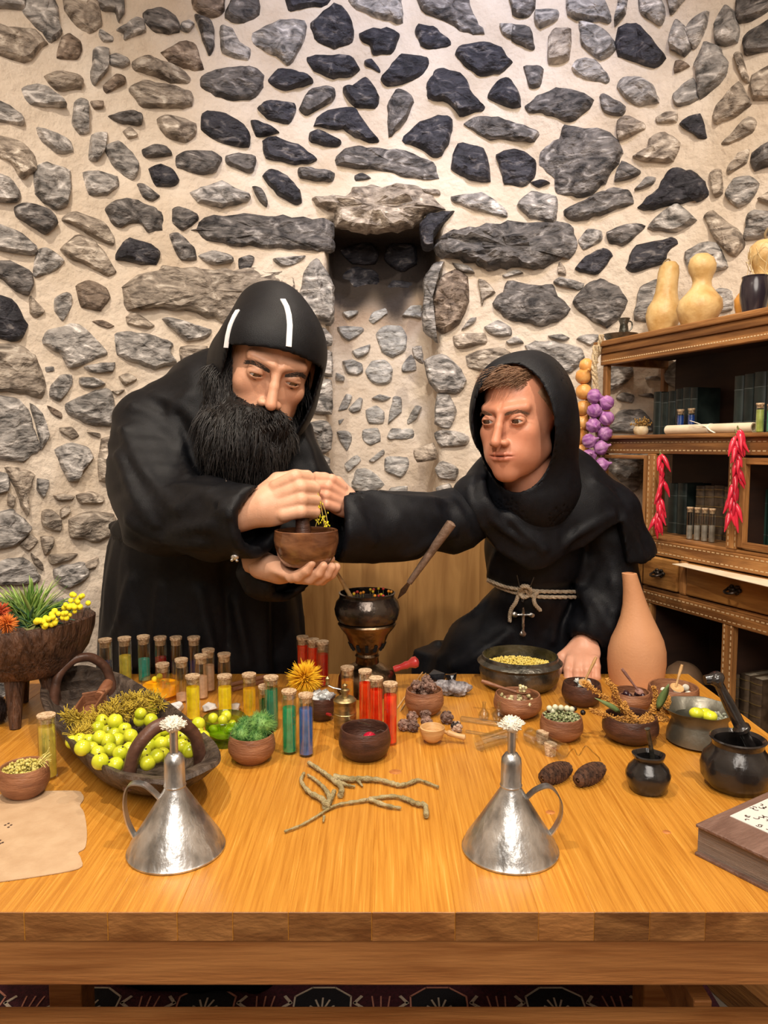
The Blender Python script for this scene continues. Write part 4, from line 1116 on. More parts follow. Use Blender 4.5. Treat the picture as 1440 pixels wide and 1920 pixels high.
def robe2(P):
    d = s_chain(P, [W(1000, 960, 1.70), W(1000, 1040, 1.72), W(995, 1105, 1.73)], [.105, .100, .088], .05)
    d = smin(d, s_chain(P, [W(985, 1195, 1.80), Vector((.30, 1.86, .60))], [.115, .13], .05), .06)
    d = smin(d, s_chain(P, [W(985, 1170, 1.80), W(905, 1225, 1.76), W(868, 1285, 1.76)], [.105, .085, .075], .05), .05)
    d = smin(d, s_chain(P, [W(1050, 1200, 1.80), W(1080, 1285, 1.76)], [.105, .085], .05), .05)
    z = P[:, 2]; t = np.clip((.75-z)/.73, 0, 1); ang = np.arctan2(P[:, 1]-1.84, P[:, 0]-.27)
    sk = (np.sqrt(((P[:, 0]-.27)/1.3)**2+((P[:, 1]-1.84)/.85)**2)-(.15+.06*t)+.02*np.abs(np.sin(ang*5+t)))*.75; sk = np.maximum(np.maximum(sk, z-.76), .012-z)
    d = smin(d, sk, .04)
    belt = np.abs(s_plane(P, W(1000, 1108, 1.65), (-.06, 0, 1))); d = d+.012*np.exp(-(belt/.014)**2)
    d = d+fold(P, *K2)*.006+fold(P, *K2b)*.001
    a1 = s_chain(P, [W(905, 955, 1.63), W(850, 977, 1.585), W(750, 987, 1.50), cuffR], [.064, .058, .064, .072], .04)
    ax = s_plane(P, cuffR, (-1, -.35, .05)); 
    a2 = s_chain(P, [W(1140, 985, 1.70), W(1140, 1110, 1.71), W(1115, 1180, 1.69), wr2l-Vector(tX)*.0], [.060, .068, .060, .040], .04)
    fc = fold(P, *K2c); cr = crease(P, CR2); a1 = a1+fc*.006-cr; a2 = a2+fc*.007-cr; d = d-cr; a1 = smax(smax(a1, ax-.003, .003), -np.maximum(a1+.020, -(ax+.035)), .003)
    a2 = smax(a2, -s_cone(P, wr2l-Vector(tX)*.02, wr2l+Vector(tX)*.05, .030, .034), .004)
    d = smin(smin(d, a1, .012), a2, .012)
    d = smax(d, -(s_ell(P, H2 @ Vector((0, -.03, -.13)), (.065, .085, .05))), .01)
    d = smax(d, -(pinch_f(P)-.003), .003); d = smax(d, -(flat_f(P)-.003), .003)
    d = smax(d, .781-P[:, 2]+1000*np.maximum(P[:, 1]-1.618, 0), .002) if False else d
    yb = 1.617-P[:, 1]; d = np.where(P[:, 2] < .79, smax(d, yb, .004), smax(d, np.minimum(yb, .775-P[:, 2]), .004)); return d
def body2(P):
    d = s_chain(P, [W(1010, 930, 1.71), W(1000, 1060, 1.73), W(985, 1200, 1.82)], [.08, .085, .09], .05)
    d = smin(d, s_cone(P, sh2r+Vector((.03, 0, 0)), sh2l, .045, .045), .04)
    for a in (-.09, .09): d = smin(d, s_chain(P, [Vector((.27+a, 1.82, .66)), Vector((.27+a, 1.72, .60)), Vector((.27+a, 1.78, .08))], [.065, .06, .04], .03), .04)
    d = smin(d, s_chain(P, [sh2r, el2r, wr2r], [.042, .036, .026], .02), .03); d = smin(d, s_chain(P, [sh2l, el2l, wr2l], [.042, .036, .026], .02), .03)
    d = smax(d, robe2(P)+.012, .004)
    d = smin(d, s_chain(P, [H2 @ Vector((0, .015, -.07)), H2 @ Vector((.005, .03, -.13)), W(1010, 925, 1.71)], [.052, .052, .06], .03), .03)
    d = smin(d, s_cone(P, wr2r+Vector((.03, .02, -.01)), wr2r, .022, .022), .01)
    return smin(d, s_cone(P, wr2l-Vector(tX)*.04, wr2l, .024, .026), .01)
for pl_ in ([(640, 925), (668, 960), (700, 1015)], [(845, 940), (868, 975), (880, 1012)], [(700, 925), (760, 935), (840, 940)], [(760, 1040), (800, 1020), (850, 1000)],
            [(1105, 1050), (1085, 1100), (1120, 1130), (1155, 1185)], [(1088, 1112), (1105, 1150), (1112, 1190)], [(1150, 1090), (1160, 1130), (1150, 1180)],
            [(912, 1128), (870, 1160), (820, 1205)], [(950, 1190), (900, 1225), (850, 1250)], [(930, 1040), (922, 1065), (918, 1085)], [(1060, 1125), (1040, 1170), (1035, 1200)]):
    q_ = [on(robe2, *a) for a in pl_]; q_ = [a for a in q_ if a is not None]
    if len(q_) > 1: CR2.append((catmull(q_, 3), .009, .015))
for pl_ in ([(905, 905), (925, 975), (985, 1020)], [(935, 905), (960, 975), (1020, 1030)], [(880, 915), (890, 960), (905, 990)], [(1115, 905), (1155, 940), (1190, 1000)], [(1060, 1020), (1110, 985), (1150, 965)], [(1170, 975), (1190, 1010), (1205, 1045)]):
    q_ = [on(cape2, *a) for a in pl_]; q_ = [a for a in q_ if a is not None]
    if len(q_) > 1: CRC.append((catmull(q_, 3), .009, .012))
p2_ = thing('person', 'seated young man in a black hooded robe with a rope belt and silver cross', 'person', (.27, 1.84, 0))
hc2 = A3(HC2); hd2 = lambda P: head_sdf(P, H2i, 1.03, .90, 1.1, 1)[0]
sdf_obj('body', body2, (-.25, 1.2, 0), (.75, 2.1, 1.45), .013, m_skin2, p2_, colfn=skin_col(H2, (.84, .72, .66)),
        blocks=[(hd2, hc2-.17, hc2+.17, .0022), (pinch_f, A3(gO)-.14, A3(gO)+.09, .0022), (flat_f, A3(HO2)-A3((.1, .16, .1)), A3(HO2)+.09, .0022)])
eyes(p2_, H2, (-.12, -1, -.12), 1.03)
sdf_obj('robe', robe2, (-.16, 1.25, 0), (.80, 2.15, 1.35), .008, m_cloth2, p2_)
sdf_obj('shoulder_cape', cape2, (.02, 1.40, .9), (.78, 1.95, 1.40), .006, m_cloth2, p2_)
sdf_obj('hood', hood2, hc2-A3((.24, .24, .27)), hc2+A3((.24, .28, .24)), .0044, m_cloth2, p2_)
for sg in (-1, 1):
    brow('eyebrow', p2_, H2, M('sandy_brow_hair', (.13, .065, .035), rough=.7), [(sg*.013, -.0985, .0180), (sg*.024, -.0965, .0210), (sg*.038, -.0890, .0230), (sg*.049, -.0775, .0190)], 260, .0075, .00028, 15+sg, .0024)
# hair: cap + swept fringe
def cap_(P):
    q = hoodspace(P, H2i); d = s_ell(q, (0, .018, .043), (.078, .094, .082)); return smax(d, (-.035*0+.052-q[:, 2])-.9*np.clip(q[:, 1]+.045, 0, .1)*1.2, .004)
hp = sdf_obj('hair', cap_, hc2-.16, hc2+.17, .004, m_lhair, p2_)
mb = MB(); rs = random.Random(12)
for k in range(700):
    a = rs.uniform(-1.15, 1.0); x = .058*math.sin(a); y = -.080*math.cos(a)+.006; z = .080+rs.uniform(-.006, .03)-.012*abs(math.sin(a))
    p = Vector((x, y+max(0, z-.09)*.9, z)); d = Vector((-.55+rs.uniform(-.25, .25)+x*2, -1, .35+rs.uniform(-.2, .3))).normalized(); ln = rs.uniform(.018, .036); pts = [p]
    for q_ in range(4): p = p+d*ln/4; d = (d+Vector((-.10, 0, -.30))).normalized(); pts.append(p)
    mb.tube([H2 @ q_-p2_.location for q_ in pts], [.0006, .0006, .0005, .0004, .0002], 3, cap=False)
tag(obj('hair_strands', mb, m_lhair, p2_, flat_angle=180), kind='stuff')
# rope belt, cross
m_rope = M('natural_rope', (.46, .36, .25), (.70, .58, .43), scale=90, rough=.9, bump=1, bscale=400)
def rope(pts, r, parent, name='rope', tw=True):
    mb = MB(); cv = catmull(pts, 10)
    for s_ in range(3):
        q = []
        for i, p in enumerate(cv):
            t = (cv[min(i+1, len(cv)-1)]-cv[max(i-1, 0)]).normalized(); u_ = t.cross(Vector((0, 1, 0.01))).normalized(); w_ = t.cross(u_); a = i*.75+s_*2.1
            q.append(p+(u_*math.cos(a)+w_*math.sin(a))*r*.5)
        mb.tube(q, r*.62, 6)
    return obj(name, mb, m_rope, parent)
def rp(pix, lift=.004): return [p-Vector((0, lift, 0))-p2_.location for p in (on(lambda P: np.minimum(robe2(P), cape2(P)), *q) for q in pix) if p is not None]
for off in (0, 10):
    pts = rp([(914, 1086+off*.2), (935, 1095+off*.5), (960, 1102+off*.7), (980, 1104+off*.8), (1010, 1108+off), (1045, 1109+off), (1078, 1109+off)]); rope(pts, .0042, p2_, 'belt_rope')
rope(rp([(984, 1106), (972, 1114), (966, 1128), (958, 1140), (955, 1152), (955, 1164)], .007), .0044, p2_, 'belt_rope_end')
rope(rp([(984, 1104), (996, 1116), (1006, 1108), (1000, 1120), (1002, 1132), (1012, 1143)], .008), .0044, p2_, 'belt_rope_end')
rope(rp([(972, 1108), (978, 1098), (990, 1100), (992, 1112), (980, 1118), (972, 1108)], .010), .0048, p2_, 'belt_knot')
for q in ([(968, 1078), (973, 1100), (978, 1128)], [(999, 1082), (992, 1100), (984, 1112), (979, 1128)]): chain(q, lambda P: np.minimum(robe2(P), cape2(P)), p2_, 'chain', .0011, .010)
pc = on(robe2, 979, 1160)-Vector((0, .012, 0)); mb = MB()
S1 = pxs(pc.y, pc.z)
for a, b, r0, r1 in (((0, 0, 27*S1), (0, 0, -27*S1), .0066, .0048), ((-16*S1, 0, 10*S1), (16*S1, 0, 10*S1), .0045, .0045)):
    n = 9
    pts = [Vector(a).lerp(Vector(b), i/n) for i in range(n+1)]; mb.tube(pts, [.0066 if i in (0, n) else (.0048 if i % 2 else .0060) for i in range(n+1)], 8, flat=.6)
for c_ in ((0, 0, 27*S1), (0, 0, -27*S1), (-16*S1, 0, 10*S1), (16*S1, 0, 10*S1)): mb.ball(c_, (.0074, .0036, .0074), 8, 6)
mb.ball((0, -.001, 10*S1), (.006, .004, .006), 8, 6)
mb.tube([(0, 0, 27*S1), (0, 0, 33*S1)], .0016, 6); obj('cross', mb, m_sil, p2_, pc-p2_.location)
# ================================================================== OBJECTS ON THE TABLE
def zf(v, y): return W(720, v, y).z
def tpos(u, vb, r_px=0):
    p = T(u, vb); r = r_px*pxs(p.y); y = p.y+r; q = W(u, 960, y); return Vector((q.x, y, TZ))
CA = .95
ORD = ['first', 'second', 'third', 'fourth', 'fifth', 'sixth', 'seventh', 'eighth', 'ninth', 'tenth', 'eleventh', 'twelfth', 'thirteenth', 'fourteenth', 'fifteenth']
def rowlabels(objs, fmt, nrows):
    """labels that single each one out by its row (front to back) and its place from the left."""
    o = sorted(objs, key=lambda q: q.location.y-.3*q.location.z); n = len(o); nrows = min(nrows, n)
    nm = {1: ['only'], 2: ['front', 'back'], 3: ['front', 'middle', 'back'], 4: ['front', 'second', 'third', 'back'], 5: ['front', 'second', 'third', 'fourth', 'back'], 6: ['front', 'second', 'third', 'fourth', 'fifth', 'back']}[nrows]
    for r in range(nrows):
        row = sorted(o[r*n//nrows:(r+1)*n//nrows], key=lambda q: q.location.x)
        for i, q in enumerate(row):
            w_ = 'leftmost' if i == 0 else ('rightmost' if i == len(row)-1 else ORD[i]+' from left'); q['label'] = (fmt % (w_+' in the '+nm[r]+' row')) if nrows > 1 else (fmt % w_)
def glassmat(name, tint=(1, 1, 1), edge=.5, rough=.03):
    m = bpy.data.materials.new(name); m.use_nodes = True; nt = m.node_tree; N = nt.nodes; L = nt.links; N.remove(N['Principled BSDF'])
    tr = N.new('ShaderNodeBsdfTransparent'); gl = N.new('ShaderNodeBsdfGlossy'); gl.inputs['Roughness'].default_value = rough
    tr.inputs[0].default_value = (*tint, 1); lw = N.new('ShaderNodeLayerWeight'); lw.inputs[0].default_value = edge
    mp = N.new('ShaderNodeMapRange'); mp.inputs[3].default_value = .03; mp.inputs[4].default_value = .30; L.new(lw.outputs['Fresnel'], mp.inputs[0])
    mx = N.new('ShaderNodeMixShader'); L.new(mp.outputs[0], mx.inputs[0]); L.new(tr.outputs[0], mx.inputs[1]); L.new(gl.outputs[0], mx.inputs[2]); L.new(mx.outputs[0], N['Material Output'].inputs[0]); return m
m_gl = glassmat('thin_clear_glass', (.97, .98, .975), .45)
m_ggl = glassmat('thin_green_glass', (.62, .80, .45), .4)
def liquid(name, c, mixf=.5):
    k = 'liquid_'+name
    if k in MATS: return MATS[k]
    m = bpy.data.materials.new(k); MATS[k] = m; m.use_nodes = True; nt = m.node_tree; N = nt.nodes; L = nt.links; b = N['Principled BSDF']
    b.inputs['Base Color'].default_value = (*c, 1); b.inputs['Roughness'].default_value = .12
    tc = N.new('ShaderNodeTexCoord'); n = N.new('ShaderNodeTexNoise'); n.inputs['Scale'].default_value = 60; L.new(tc.outputs['Object'], n.inputs['Vector'])
    r = N.new('ShaderNodeValToRGB'); r.color_ramp.elements[0].position = .3; r.color_ramp.elements[1].position = .75
    r.color_ramp.elements[0].color = (c[0]*.8, c[1]*.8, c[2]*.8, 1); r.color_ramp.elements[1].color = (min(1, c[0]*1.5), min(1, c[1]*1.5), min(1, c[2]*1.5), 1)
    L.new(n.outputs['Fac'], r.inputs[0]); L.new(r.outputs[0], b.inputs['Base Color'])
    mc = max(c); tr = N.new('ShaderNodeBsdfTransparent'); tr.inputs[0].default_value = (min(1, c[0]/mc+.02), min(1, c[1]/mc+.02), min(1, c[2]/mc+.02), 1); tl_ = N.new('ShaderNodeBsdfTranslucent'); L.new(r.outputs[0], tl_.inputs[0]); ad = N.new('ShaderNodeAddShader'); L.new(b.outputs[0], ad.inputs[0]); L.new(tl_.outputs[0], ad.inputs[1])
    mx = N.new('ShaderNodeMixShader'); mx.inputs[0].default_value = mixf; L.new(tr.outputs[0], mx.inputs[1]); L.new(ad.outputs[0], mx.inputs[2]); L.new(mx.outputs[0], N['Material Output'].inputs[0]); return m
m_cork = M('cork', (.42, .25, .13), (.82, .62, .40), scale=220, rough=.9, bump=1, bscale=500)
m_bowl = gw('turned_wood', (.17, .065, .03), (.33, .15, .075), (.40, .20, .11), stretch=(3, 3, 14), rough=.45, bump=.4, rand=.12)
m_dbowl = gw('dark_turned_wood', (.035, .014, .009), (.085, .035, .022), stretch=(4, 4, 14), rough=.4, bump=.3, rand=.1)
m_lwood = gw('pale_boxwood', (.46, .26, .10), (.66, .42, .19), stretch=(3, 3, 10), rough=.42, bump=.2)
m_pewter = M('aged_pewter', (.055, .055, .045), (.20, .19, .165), scale=30, rough=.36, metal=.85, bump=.6, bscale=90)
m_tin = M('galvanised_tin', (.20, .20, .195), (.70, .70, .69), scale=44, stretch=(1, 1, .5), rough=.33, metal=.95, bump=.35, bscale=90, lo=.28, hi=.6, detail=10)
m_black = M('black_glazed_clay', (.008, .007, .007), (.022, .019, .018), scale=30, rough=.22, bump=.5, bscale=60, coat=.4)
m_terra = M('smooth_terracotta', (.52, .25, .12), (.62, .32, .165), scale=7, rough=.62, bump=.15, bscale=200)
m_brass = M('worn_brass', (.24, .18, .08), (.58, .48, .26), scale=40, stretch=(1, 1, 3), rough=.4, metal=1, bump=.2)
m_ipot = M('dark_polished_metal', (.025, .02, .018), (.12, .10, .085), scale=18, rough=.22, metal=.85, bump=.5, bscale=60)
m_gun = M('burnished_bronze', (.07, .045, .025), (.30, .22, .14), scale=22, rough=.3, metal=1, bump=.4, bscale=70)
m_cot = M('cotton_wick', (.70, .66, .56), rough=1)
m_fruit = M('yellow_green_fruit_skin', (.44, .50, .015), (.66, .66, .035), scale=40, rough=.22, rand=.12, bump=.1, coat=.35)
m_moss = M('yellow_dried_moss', (.28, .19, .02), (.62, .46, .05), scale=60, rough=.9)
m_yel = M('yellow_blossom', (.78, .66, .01), (.9, .80, .03), scale=80, rough=.8)
m_leaf = M('fresh_green_leaf', (.12, .28, .05), (.46, .60, .16), scale=14, rough=.4, rand=.25)
m_stem = M('green_brown_stem', (.16, .15, .05), rough=.8)
def shear(mb, fn):
    mb.v = [tuple(Vector(p)+Vector(fn(p))) for p in mb.v]; return mb
def cup_profile(R, H, rb=.6, belly=.5, wall=.09, rim=.93, foot=0):
    t = R*wall
    out = [(0, 0), (R*rb*.96, 0), (R*rb*1.04, H*.04), (R*(rb+(1-rb)*.62), H*.20), (R*.985, H*.42), (R, H*.60), (R*(rim*.5+.5), H*.80), (R*rim, H*.95), (R*rim-t*.25, H), (R*rim-t*.8, H)]
    inn = [(R*rim-t, H*.95), (R-t*1.1, H*.62), (R*.80-t, H*.28), (R*.4, H*.14), (0, H*.12)]
    return out+inn
def bowl(label, u, vb, w, hf, mat, name='bowl', group=None, cat='bowl', rim=.93, rb=.6):
    p = tpos(u, vb, w/2*rb); s = pxs(p.y); R = w/2*s; H = hf*s/CA
    t = thing(name, label, cat, p, 0, group); sk_ = R
    mb = MB(); mb.lathe(cup_profile(R, H, rb=rb, rim=rim), 40, wob=lambda a, z: 1+.008*math.sin(3*a+p.x*30)); obj('cup', mb, mat, t)
    t['_R'] = R; t['_H'] = H; return t, p, R, H
def pile(name, label, cat, group, c, R, H, r, n, mat, seed, zt=None, shape=None, dome=.4, extra=None):
    """n separate small things heaped in a bowl of radius R."""
    rs = random.Random(seed); placed = []; out = []; base = None; tries = 0
    while len(placed) < n and tries < n*300:
        tries += 1; a = rs.uniform(0, 2*PI); q = (R-r)*math.sqrt(rs.random()); x, y = q*math.cos(a), q*math.sin(a)
        z = H*.62+dome*r*2*(1-(q/R)**2)*(0 if tries < n*40 else 1)
        for _ in range(3):
            if any((x-b[0])**2+(y-b[1])**2+(z-b[2])**2 < (1.8*r)**2 for b in placed): z += r*.9
        if z > H*1.0+dome*3*r or any((x-b[0])**2+(y-b[1])**2+(z-b[2])**2 < (1.7*r)**2 for b in placed): continue
        placed.append((x, y, z))
    for x, y, z in placed:
        if base is None:
            mb = MB(); (shape or (lambda m, rr: m.ball((0, 0, 0), rr, 12, 8)))(mb, r); base = obj(name, mb, mat, None, flat_angle=60); o = base
        else: o = base.copy(); COL.objects.link(o)
        o.location = (c[0]+x, c[1]+y, c[2]+z); o.rotation_euler = (rs.uniform(0, 6), rs.uniform(0, 6), rs.uniform(0, 6))
        k = rs.uniform(.85, 1.1); o.scale = (k, k, k); tag(o, label, cat, group); out.append(o)
    rowlabels(out, label+', %s', 1 if n < 6 else 2 if n < 10 else 3 if n < 20 else 4)
    return out
# ------------------------------------------------------------------ glass tubes
def tube_vial(label, u, vt, vb, w, col, level, herb=None, group='corked glass vials', y=None, z0=TZ, corkh=15, mixf=.55):
    if y is None: p = tpos(u, vb, w/2)
    else: q = W(u, 960, y); p = Vector((q.x, y, z0))
    s = pxs(p.y, z0); r = w/2*s; ztop = zf(vt, p.y)-z0-.0008; hg = ztop-corkh*.42*s
    t = thing('corked_vial', label, 'vial', p, 0, group)
    mb = MB(); k = r*.10
    mb.lathe([(0, 0), (r*.8, 0), (r, r*.18), (r, hg-.0008), (r*1.03, hg), (r-k*.6, hg), (r-k, hg-.001), (r-k, r*.3), (r*.6, r*.16), (0, r*.14)], 20); obj('glass_tube', mb, m_gl, t)
    mb = MB(); mb.lathe([(0, hg-corkh*.62*s), (r*.80, hg-corkh*.62*s), (r*.87, hg), (r*1.0, hg+.0012), (r*1.03, ztop-.0008), (r*.98, ztop), (0, ztop)], 20); obj('cork', mb, m_cork, t)
    if col is not None:
        zl = min(zf(level, p.y)-z0, hg-corkh*.66*s); rr = r-k*1.3
        mb = MB(); mb.lathe([(0, r*.2), (rr*.6, r*.22), (rr, r*.36), (rr, zl-.0003), (rr*.98, zl), (0, zl)], 20); obj('liquid', mb, liquid('_'.join(str(int(q*100)) for q in col), col, mixf), t)
    if herb:
        rs = random.Random(int(u)); mb = MB(); top = (zf(level, p.y)-z0)*.9 if level else hg*.6
        for _ in range(9):
            x = rs.uniform(-.5, .5)*r; y_ = -r*.45*abs(rs.random())-r*.2; pts = [Vector((x*.4, y_*.8, .003))]
            for q in range(5): pts.append(Vector((x*(.5+q*.18)+rs.uniform(-.15, .15)*r, y_, .003+top*(q+1)/5.5*rs.uniform(.8, 1.05))))
            mb.tube(pts, .0005, 4)
            for pt in pts[2:]: mb.ball(pt, (.0014, .0007, .0018), 5, 4)
        obj('herb_sprig', mb, herb, t)
    return t
m_hy = M('golden_herb', (.50, .36, .03), rough=.8); m_hg = M('green_herb', (.16, .20, .04), rough=.8); m_hr = M('red_herb', (.28, .02, .01), rough=.8); m_hd = M('dark_herb', (.03, .08, .03), rough=.8)
YEL = (.80, .70, .03); LYE = (.58, .52, .10); RED = (.62, .045, .01); DRD = (.30, .01, .012); TEA = (.01, .30, .26); GRN = (.02, .24, .12); DGR = (.01, .10, .06); BLU = (.06, .20, .48); IND = (.02, .03, .12); NAV = (.02, .05, .14); CLR = (.55, .45, .36); AMB = (.55, .30, .04); DTE = (.01, .06, .08)
G1 = 'corked vials in the back row by the bearded man'; G2 = 'corked vials along the middle of the table'; G3 = 'corked vials of red liquid'
V = [('corked vial of dark blue liquid, leftmost of the back row behind the basket handle', 189, 1197, 1287, 24, NAV, 1240, None, G1),
     ('corked vial of pale yellow liquid, second in the back row', 226, 1194, 1282, 24, LYE, 1229, m_hg, G1),
     ('corked vial half full of teal liquid in the back row', 262, 1191, 1281, 23, TEA, 1235, None, G1),
     ('corked vial of crimson liquid in the back row', 294, 1193, 1278, 23, DRD, 1232, None, G1),
     ('corked vial of murky dark teal liquid, second from the right in the back row', 324, 1193, 1278, 22, DTE, 1240, None, G1),
     ('corked vial of indigo liquid, right end of the back row', 358, 1193, 1277, 23, IND, 1240, None, G1),
     ('corked vial of clear liquid, rear one of the tight pair beside the white crystals', 385, 1216, 1300, 23, CLR, 1247, None, G2),
     ('corked vial of cloudy clear liquid, front one of the tight pair beside the white crystals', 371, 1227, 1314, 24, CLR, 1268, None, G2),
     ('empty looking corked vial between the amber jar and the clear pair', 333, 1234, 1320, 24, CLR, 1300, None, G2),
     ('empty corked vial behind the vial of yellow granules', 415, 1224, 1308, 24, None, 0, None, G2),
     ('empty corked vial standing in front of the amber jar', 297, 1243, 1318, 25, None, 0, None, G2),
     ('corked vial of yellow liquid with a slanting golden stem, nearest the basket fruit', 354, 1265, 1354, 27, YEL, 1288, m_hy, G2),
     ('corked vial packed with bright yellow granules behind the green glass bowl', 415, 1265, 1348, 27, (.85, .74, .02), 1288, m_hy, G2),
     ('corked vial of yellow liquid with a branching sprig, right of the green glass bowl', 462, 1262, 1348, 26, (.66, .50, .02), 1291, m_hg, G2),
     ('corked vial of teal green liquid behind the dark green one', 504, 1267, 1372, 27, (.02, .28, .19), 1292, m_hd, G2),
     ('short corked vial of dark green liquid behind the spiky green seed balls', 493, 1284, 1368, 27, DGR, 1312, m_hd, G2),
     ('corked vial of emerald liquid in front, beside the blue one', 538, 1293, 1417, 28, (.03, .36, .20), 1326, m_hg, G2),
     ('corked vial of blue liquid with a green herb in it, in front', 570, 1300, 1422, 28, BLU, 1328, m_hd, G2),
     ('corked vial of red liquid, left one of three behind the yellow thistle', 565, 1192, 1280, 22, RED, 1210, m_hr, G3),
     ('corked vial of red liquid, middle one of three behind the yellow thistle', 585, 1197, 1284, 22, RED, 1212, m_hr, G3),
     ('corked vial of deep red liquid, right one of three behind the yellow thistle', 603, 1201, 1290, 23, (.42, .02, .01), 1226, m_hr, G3),
     ('corked vial of amber liquid behind the brass grinder', 650, 1249, 1335, 25, AMB, 1275, m_hy, G2),
     ('corked vial of scarlet liquid, left one of three right of the brass grinder', 684, 1255, 1362, 25, (.75, .07, .01), 1280, m_hr, G3),
     ('corked vial of scarlet liquid, middle one of three right of the brass grinder', 705, 1269, 1378, 26, (.70, .05, .01), 1293, m_hr, G3),
     ('corked vial of scarlet liquid with dark fronds, rightmost and nearest of three', 732, 1279, 1400, 27, (.66, .04, .01), 1303, m_hr, G3),
     ('tall corked vial of straw coloured liquid with a leafy herb at the left table edge', 71, 1338, 1466, 33, (.52, .47, .12), 1362, m_hg, 'corked vials at the left end')]
for a in V: tube_vial(*a[:7], herb=a[7], group=a[8])
# ------------------------------------------------------------------ tin funnels
def funnel(label, u, side):
    vb = 1640; R_ = 90; p = tpos(u, vb, R_); y = p.y; s = pxs(y); z = lambda v: zf(v, y)-TZ
    t = thing('tin_oil_can', label, 'oil can', p, 0, 'conical tin oil cans')
    R = R_*s; zn = z(1474); zt = z(1412); zs = z(1368)
    mb = MB(); mb.lathe([(0, .0), (R*.98, 0), (R, .0012), (R*1.0, .003), (R*.975, .0045), (R*.93, .012), (R*.60, zn*.52), (R*.23, zn-.003), (R*.215, zn)], 56); obj('cone_body', mb, m_tin, t, flat_angle=30)
    dx = (0 if side > 0 else 2)*s
    mb = MB(); mb.lathe([(R*.215, zn), (R*.232, zn+.002), (R*.215, zn+.004), (R*.212, zt-.012), (R*.20, zt-.006), (R*.13, zt), (R*.085, zt+.001)], 32); obj('neck_sleeve', mb, m_tin, t)
    mb = MB(); mb.lathe([(R*.085, zt-.001), (R*.085, zs), (R*.07, zs), (R*.07, zs-.006)], 20); obj('spout', mb, m_tin, t)
    # strap handle
    hp = [(side*R*.30, zn*.80), (side*R*.52, zn*.95), (side*R*.80, zn*1.0), (side*R*1.02, zn*.80), (side*R*1.04, zn*.55), (side*R*.92, zn*.34), (side*R*.80, zn*.22)]
    if side < 0: hp = [(side*R*.30, zn*.80), (side*R*.62, zn*1.02), (side*R*.95, zn*1.02), (side*R*1.05, zn*.75), (side*R*1.0, zn*.45), (side*R*.86, zn*.20)]
    cv = catmull([(a, 0, b) for a, b in hp], 6); vs = []; fs = []
    for i, c in enumerate(cv):
        tg = (cv[min(i+1, len(cv)-1)]-cv[max(i-1, 0)]).normalized(); nn = Vector((-tg.z, 0, tg.x))*.0009
        for w_, k in ((-.006, 1), (.006, 1), (.006, -1), (-.006, -1)): vs.append(c+Vector((0, w_, 0))+nn*k)
    for i in range(len(cv)-1):
        for k in range(4): fs.append((i*4+k, i*4+(k+1) % 4, i*4+4+(k+1) % 4, i*4+4+k))
    fs += [(0, 1, 2, 3), tuple(len(vs)-1-k for k in range(4))]
    mb = MB(); mb.add(vs, fs); obj('handle', mb, m_tin, t, flat_angle=50)
    mb = MB(); rs = random.Random(u)
    for k in range(240):
        a = rs.uniform(0, 2*PI); b = rs.uniform(.15, 1.35); ln = rs.uniform(.013, .018); d = Vector((math.cos(a)*math.sin(b), math.sin(a)*math.sin(b), math.cos(b)*.9+.1)); o_ = Vector((0, 0, zs-.001))
        pts = [o_+d*.001, o_+d*ln*.6+Vector((0, 0, .002)), o_+d*ln*1.05+Vector((rs.uniform(-.001, .001), rs.uniform(-.001, .001), 0))]; mb.tube(pts, [.0006, .0010, .0008], 4)
    mb.ball((0, 0, zs+.006), (.0115, .0115, .009), 16, 10, wob=lambda a, b: 1+.1*math.sin(9*a)*math.cos(3*b)); obj('wick', mb, m_cot, t, flat_angle=180)
funnel('conical tin oil can with a frayed wick, handle on its left, beside the basket', 315, -1)
funnel('conical tin oil can with a frayed wick, handle on its right, below the pine cones', 966, 1)
# ------------------------------------------------------------------ carved basket tray
zr = TZ+.052
F1, F2, N1, N2 = T(104, 1302, zr), T(207, 1282, zr), T(244, 1452, zr), T(372, 1412, zr)
fm = (F1+F2)/2; nm = (N1+N2)/2; ax_ = (nm-fm); LL = ax_.length*1.48; ang = math.atan2(ax_.y, ax_.x); WW = ((N2-N1).length+(F2-F1).length)/2*1.80
tc_ = (fm+nm)/2; m_bark = M('dark_grained_bark_wood', (.028, .017, .012), (.12, .085, .062), scale=20, stretch=(1, 1, 1), rough=.6, bump=2.2, bscale=70, detail=12, lo=.35, hi=.7, distort=2.5)
tr_ = thing('carved_tray', 'dark carved wooden basket with two arched handles full of yellow-green fruit', 'basket', (tc_.x, tc_.y, TZ), ang)
def tray_mesh():
    mb = MB(); vs = []; fs = []; n = 72
    rings = [(0, 0, 0), (.46, .46, 0), (.60, .62, .002), (.76, .78, .016), (.90, .92, .036), (1.0, 1.0, .056), (.985, .985, .060), (.91, .90, .057), (.82, .82, .038), (.68, .70, .018), (.4, .4, .012), (0, 0, .011)]
    for (fx, fy, z) in rings[1:-1]:
        for i in range(n):
            a = 2*PI*i/n; e = .78; cx = math.copysign(abs(math.cos(a))**e, math.cos(a)); cy = math.copysign(abs(math.sin(a))**e, math.sin(a))
            wv = 1+.012*math.sin(5*a+z*60); up = .010*abs(math.cos(a))**3*(z/.054)
            vs.append((fx*LL/2*cx*wv, fy*WW/2*cy*wv, z+up+.0015*math.sin(9*a)*(z > .03)))
    r = len(rings)-2
    for k in range(r-1):
        for i in range(n): fs.append((k*n+i, k*n+(i+1) % n, (k+1)*n+(i+1) % n, (k+1)*n+i))
    fs.append(tuple(reversed(range(n)))); fs.append(tuple((r-1)*n+i for i in range(n))); mb.add(vs, fs); return mb
obj('trough', tray_mesh(), m_bark, tr_, flat_angle=50)
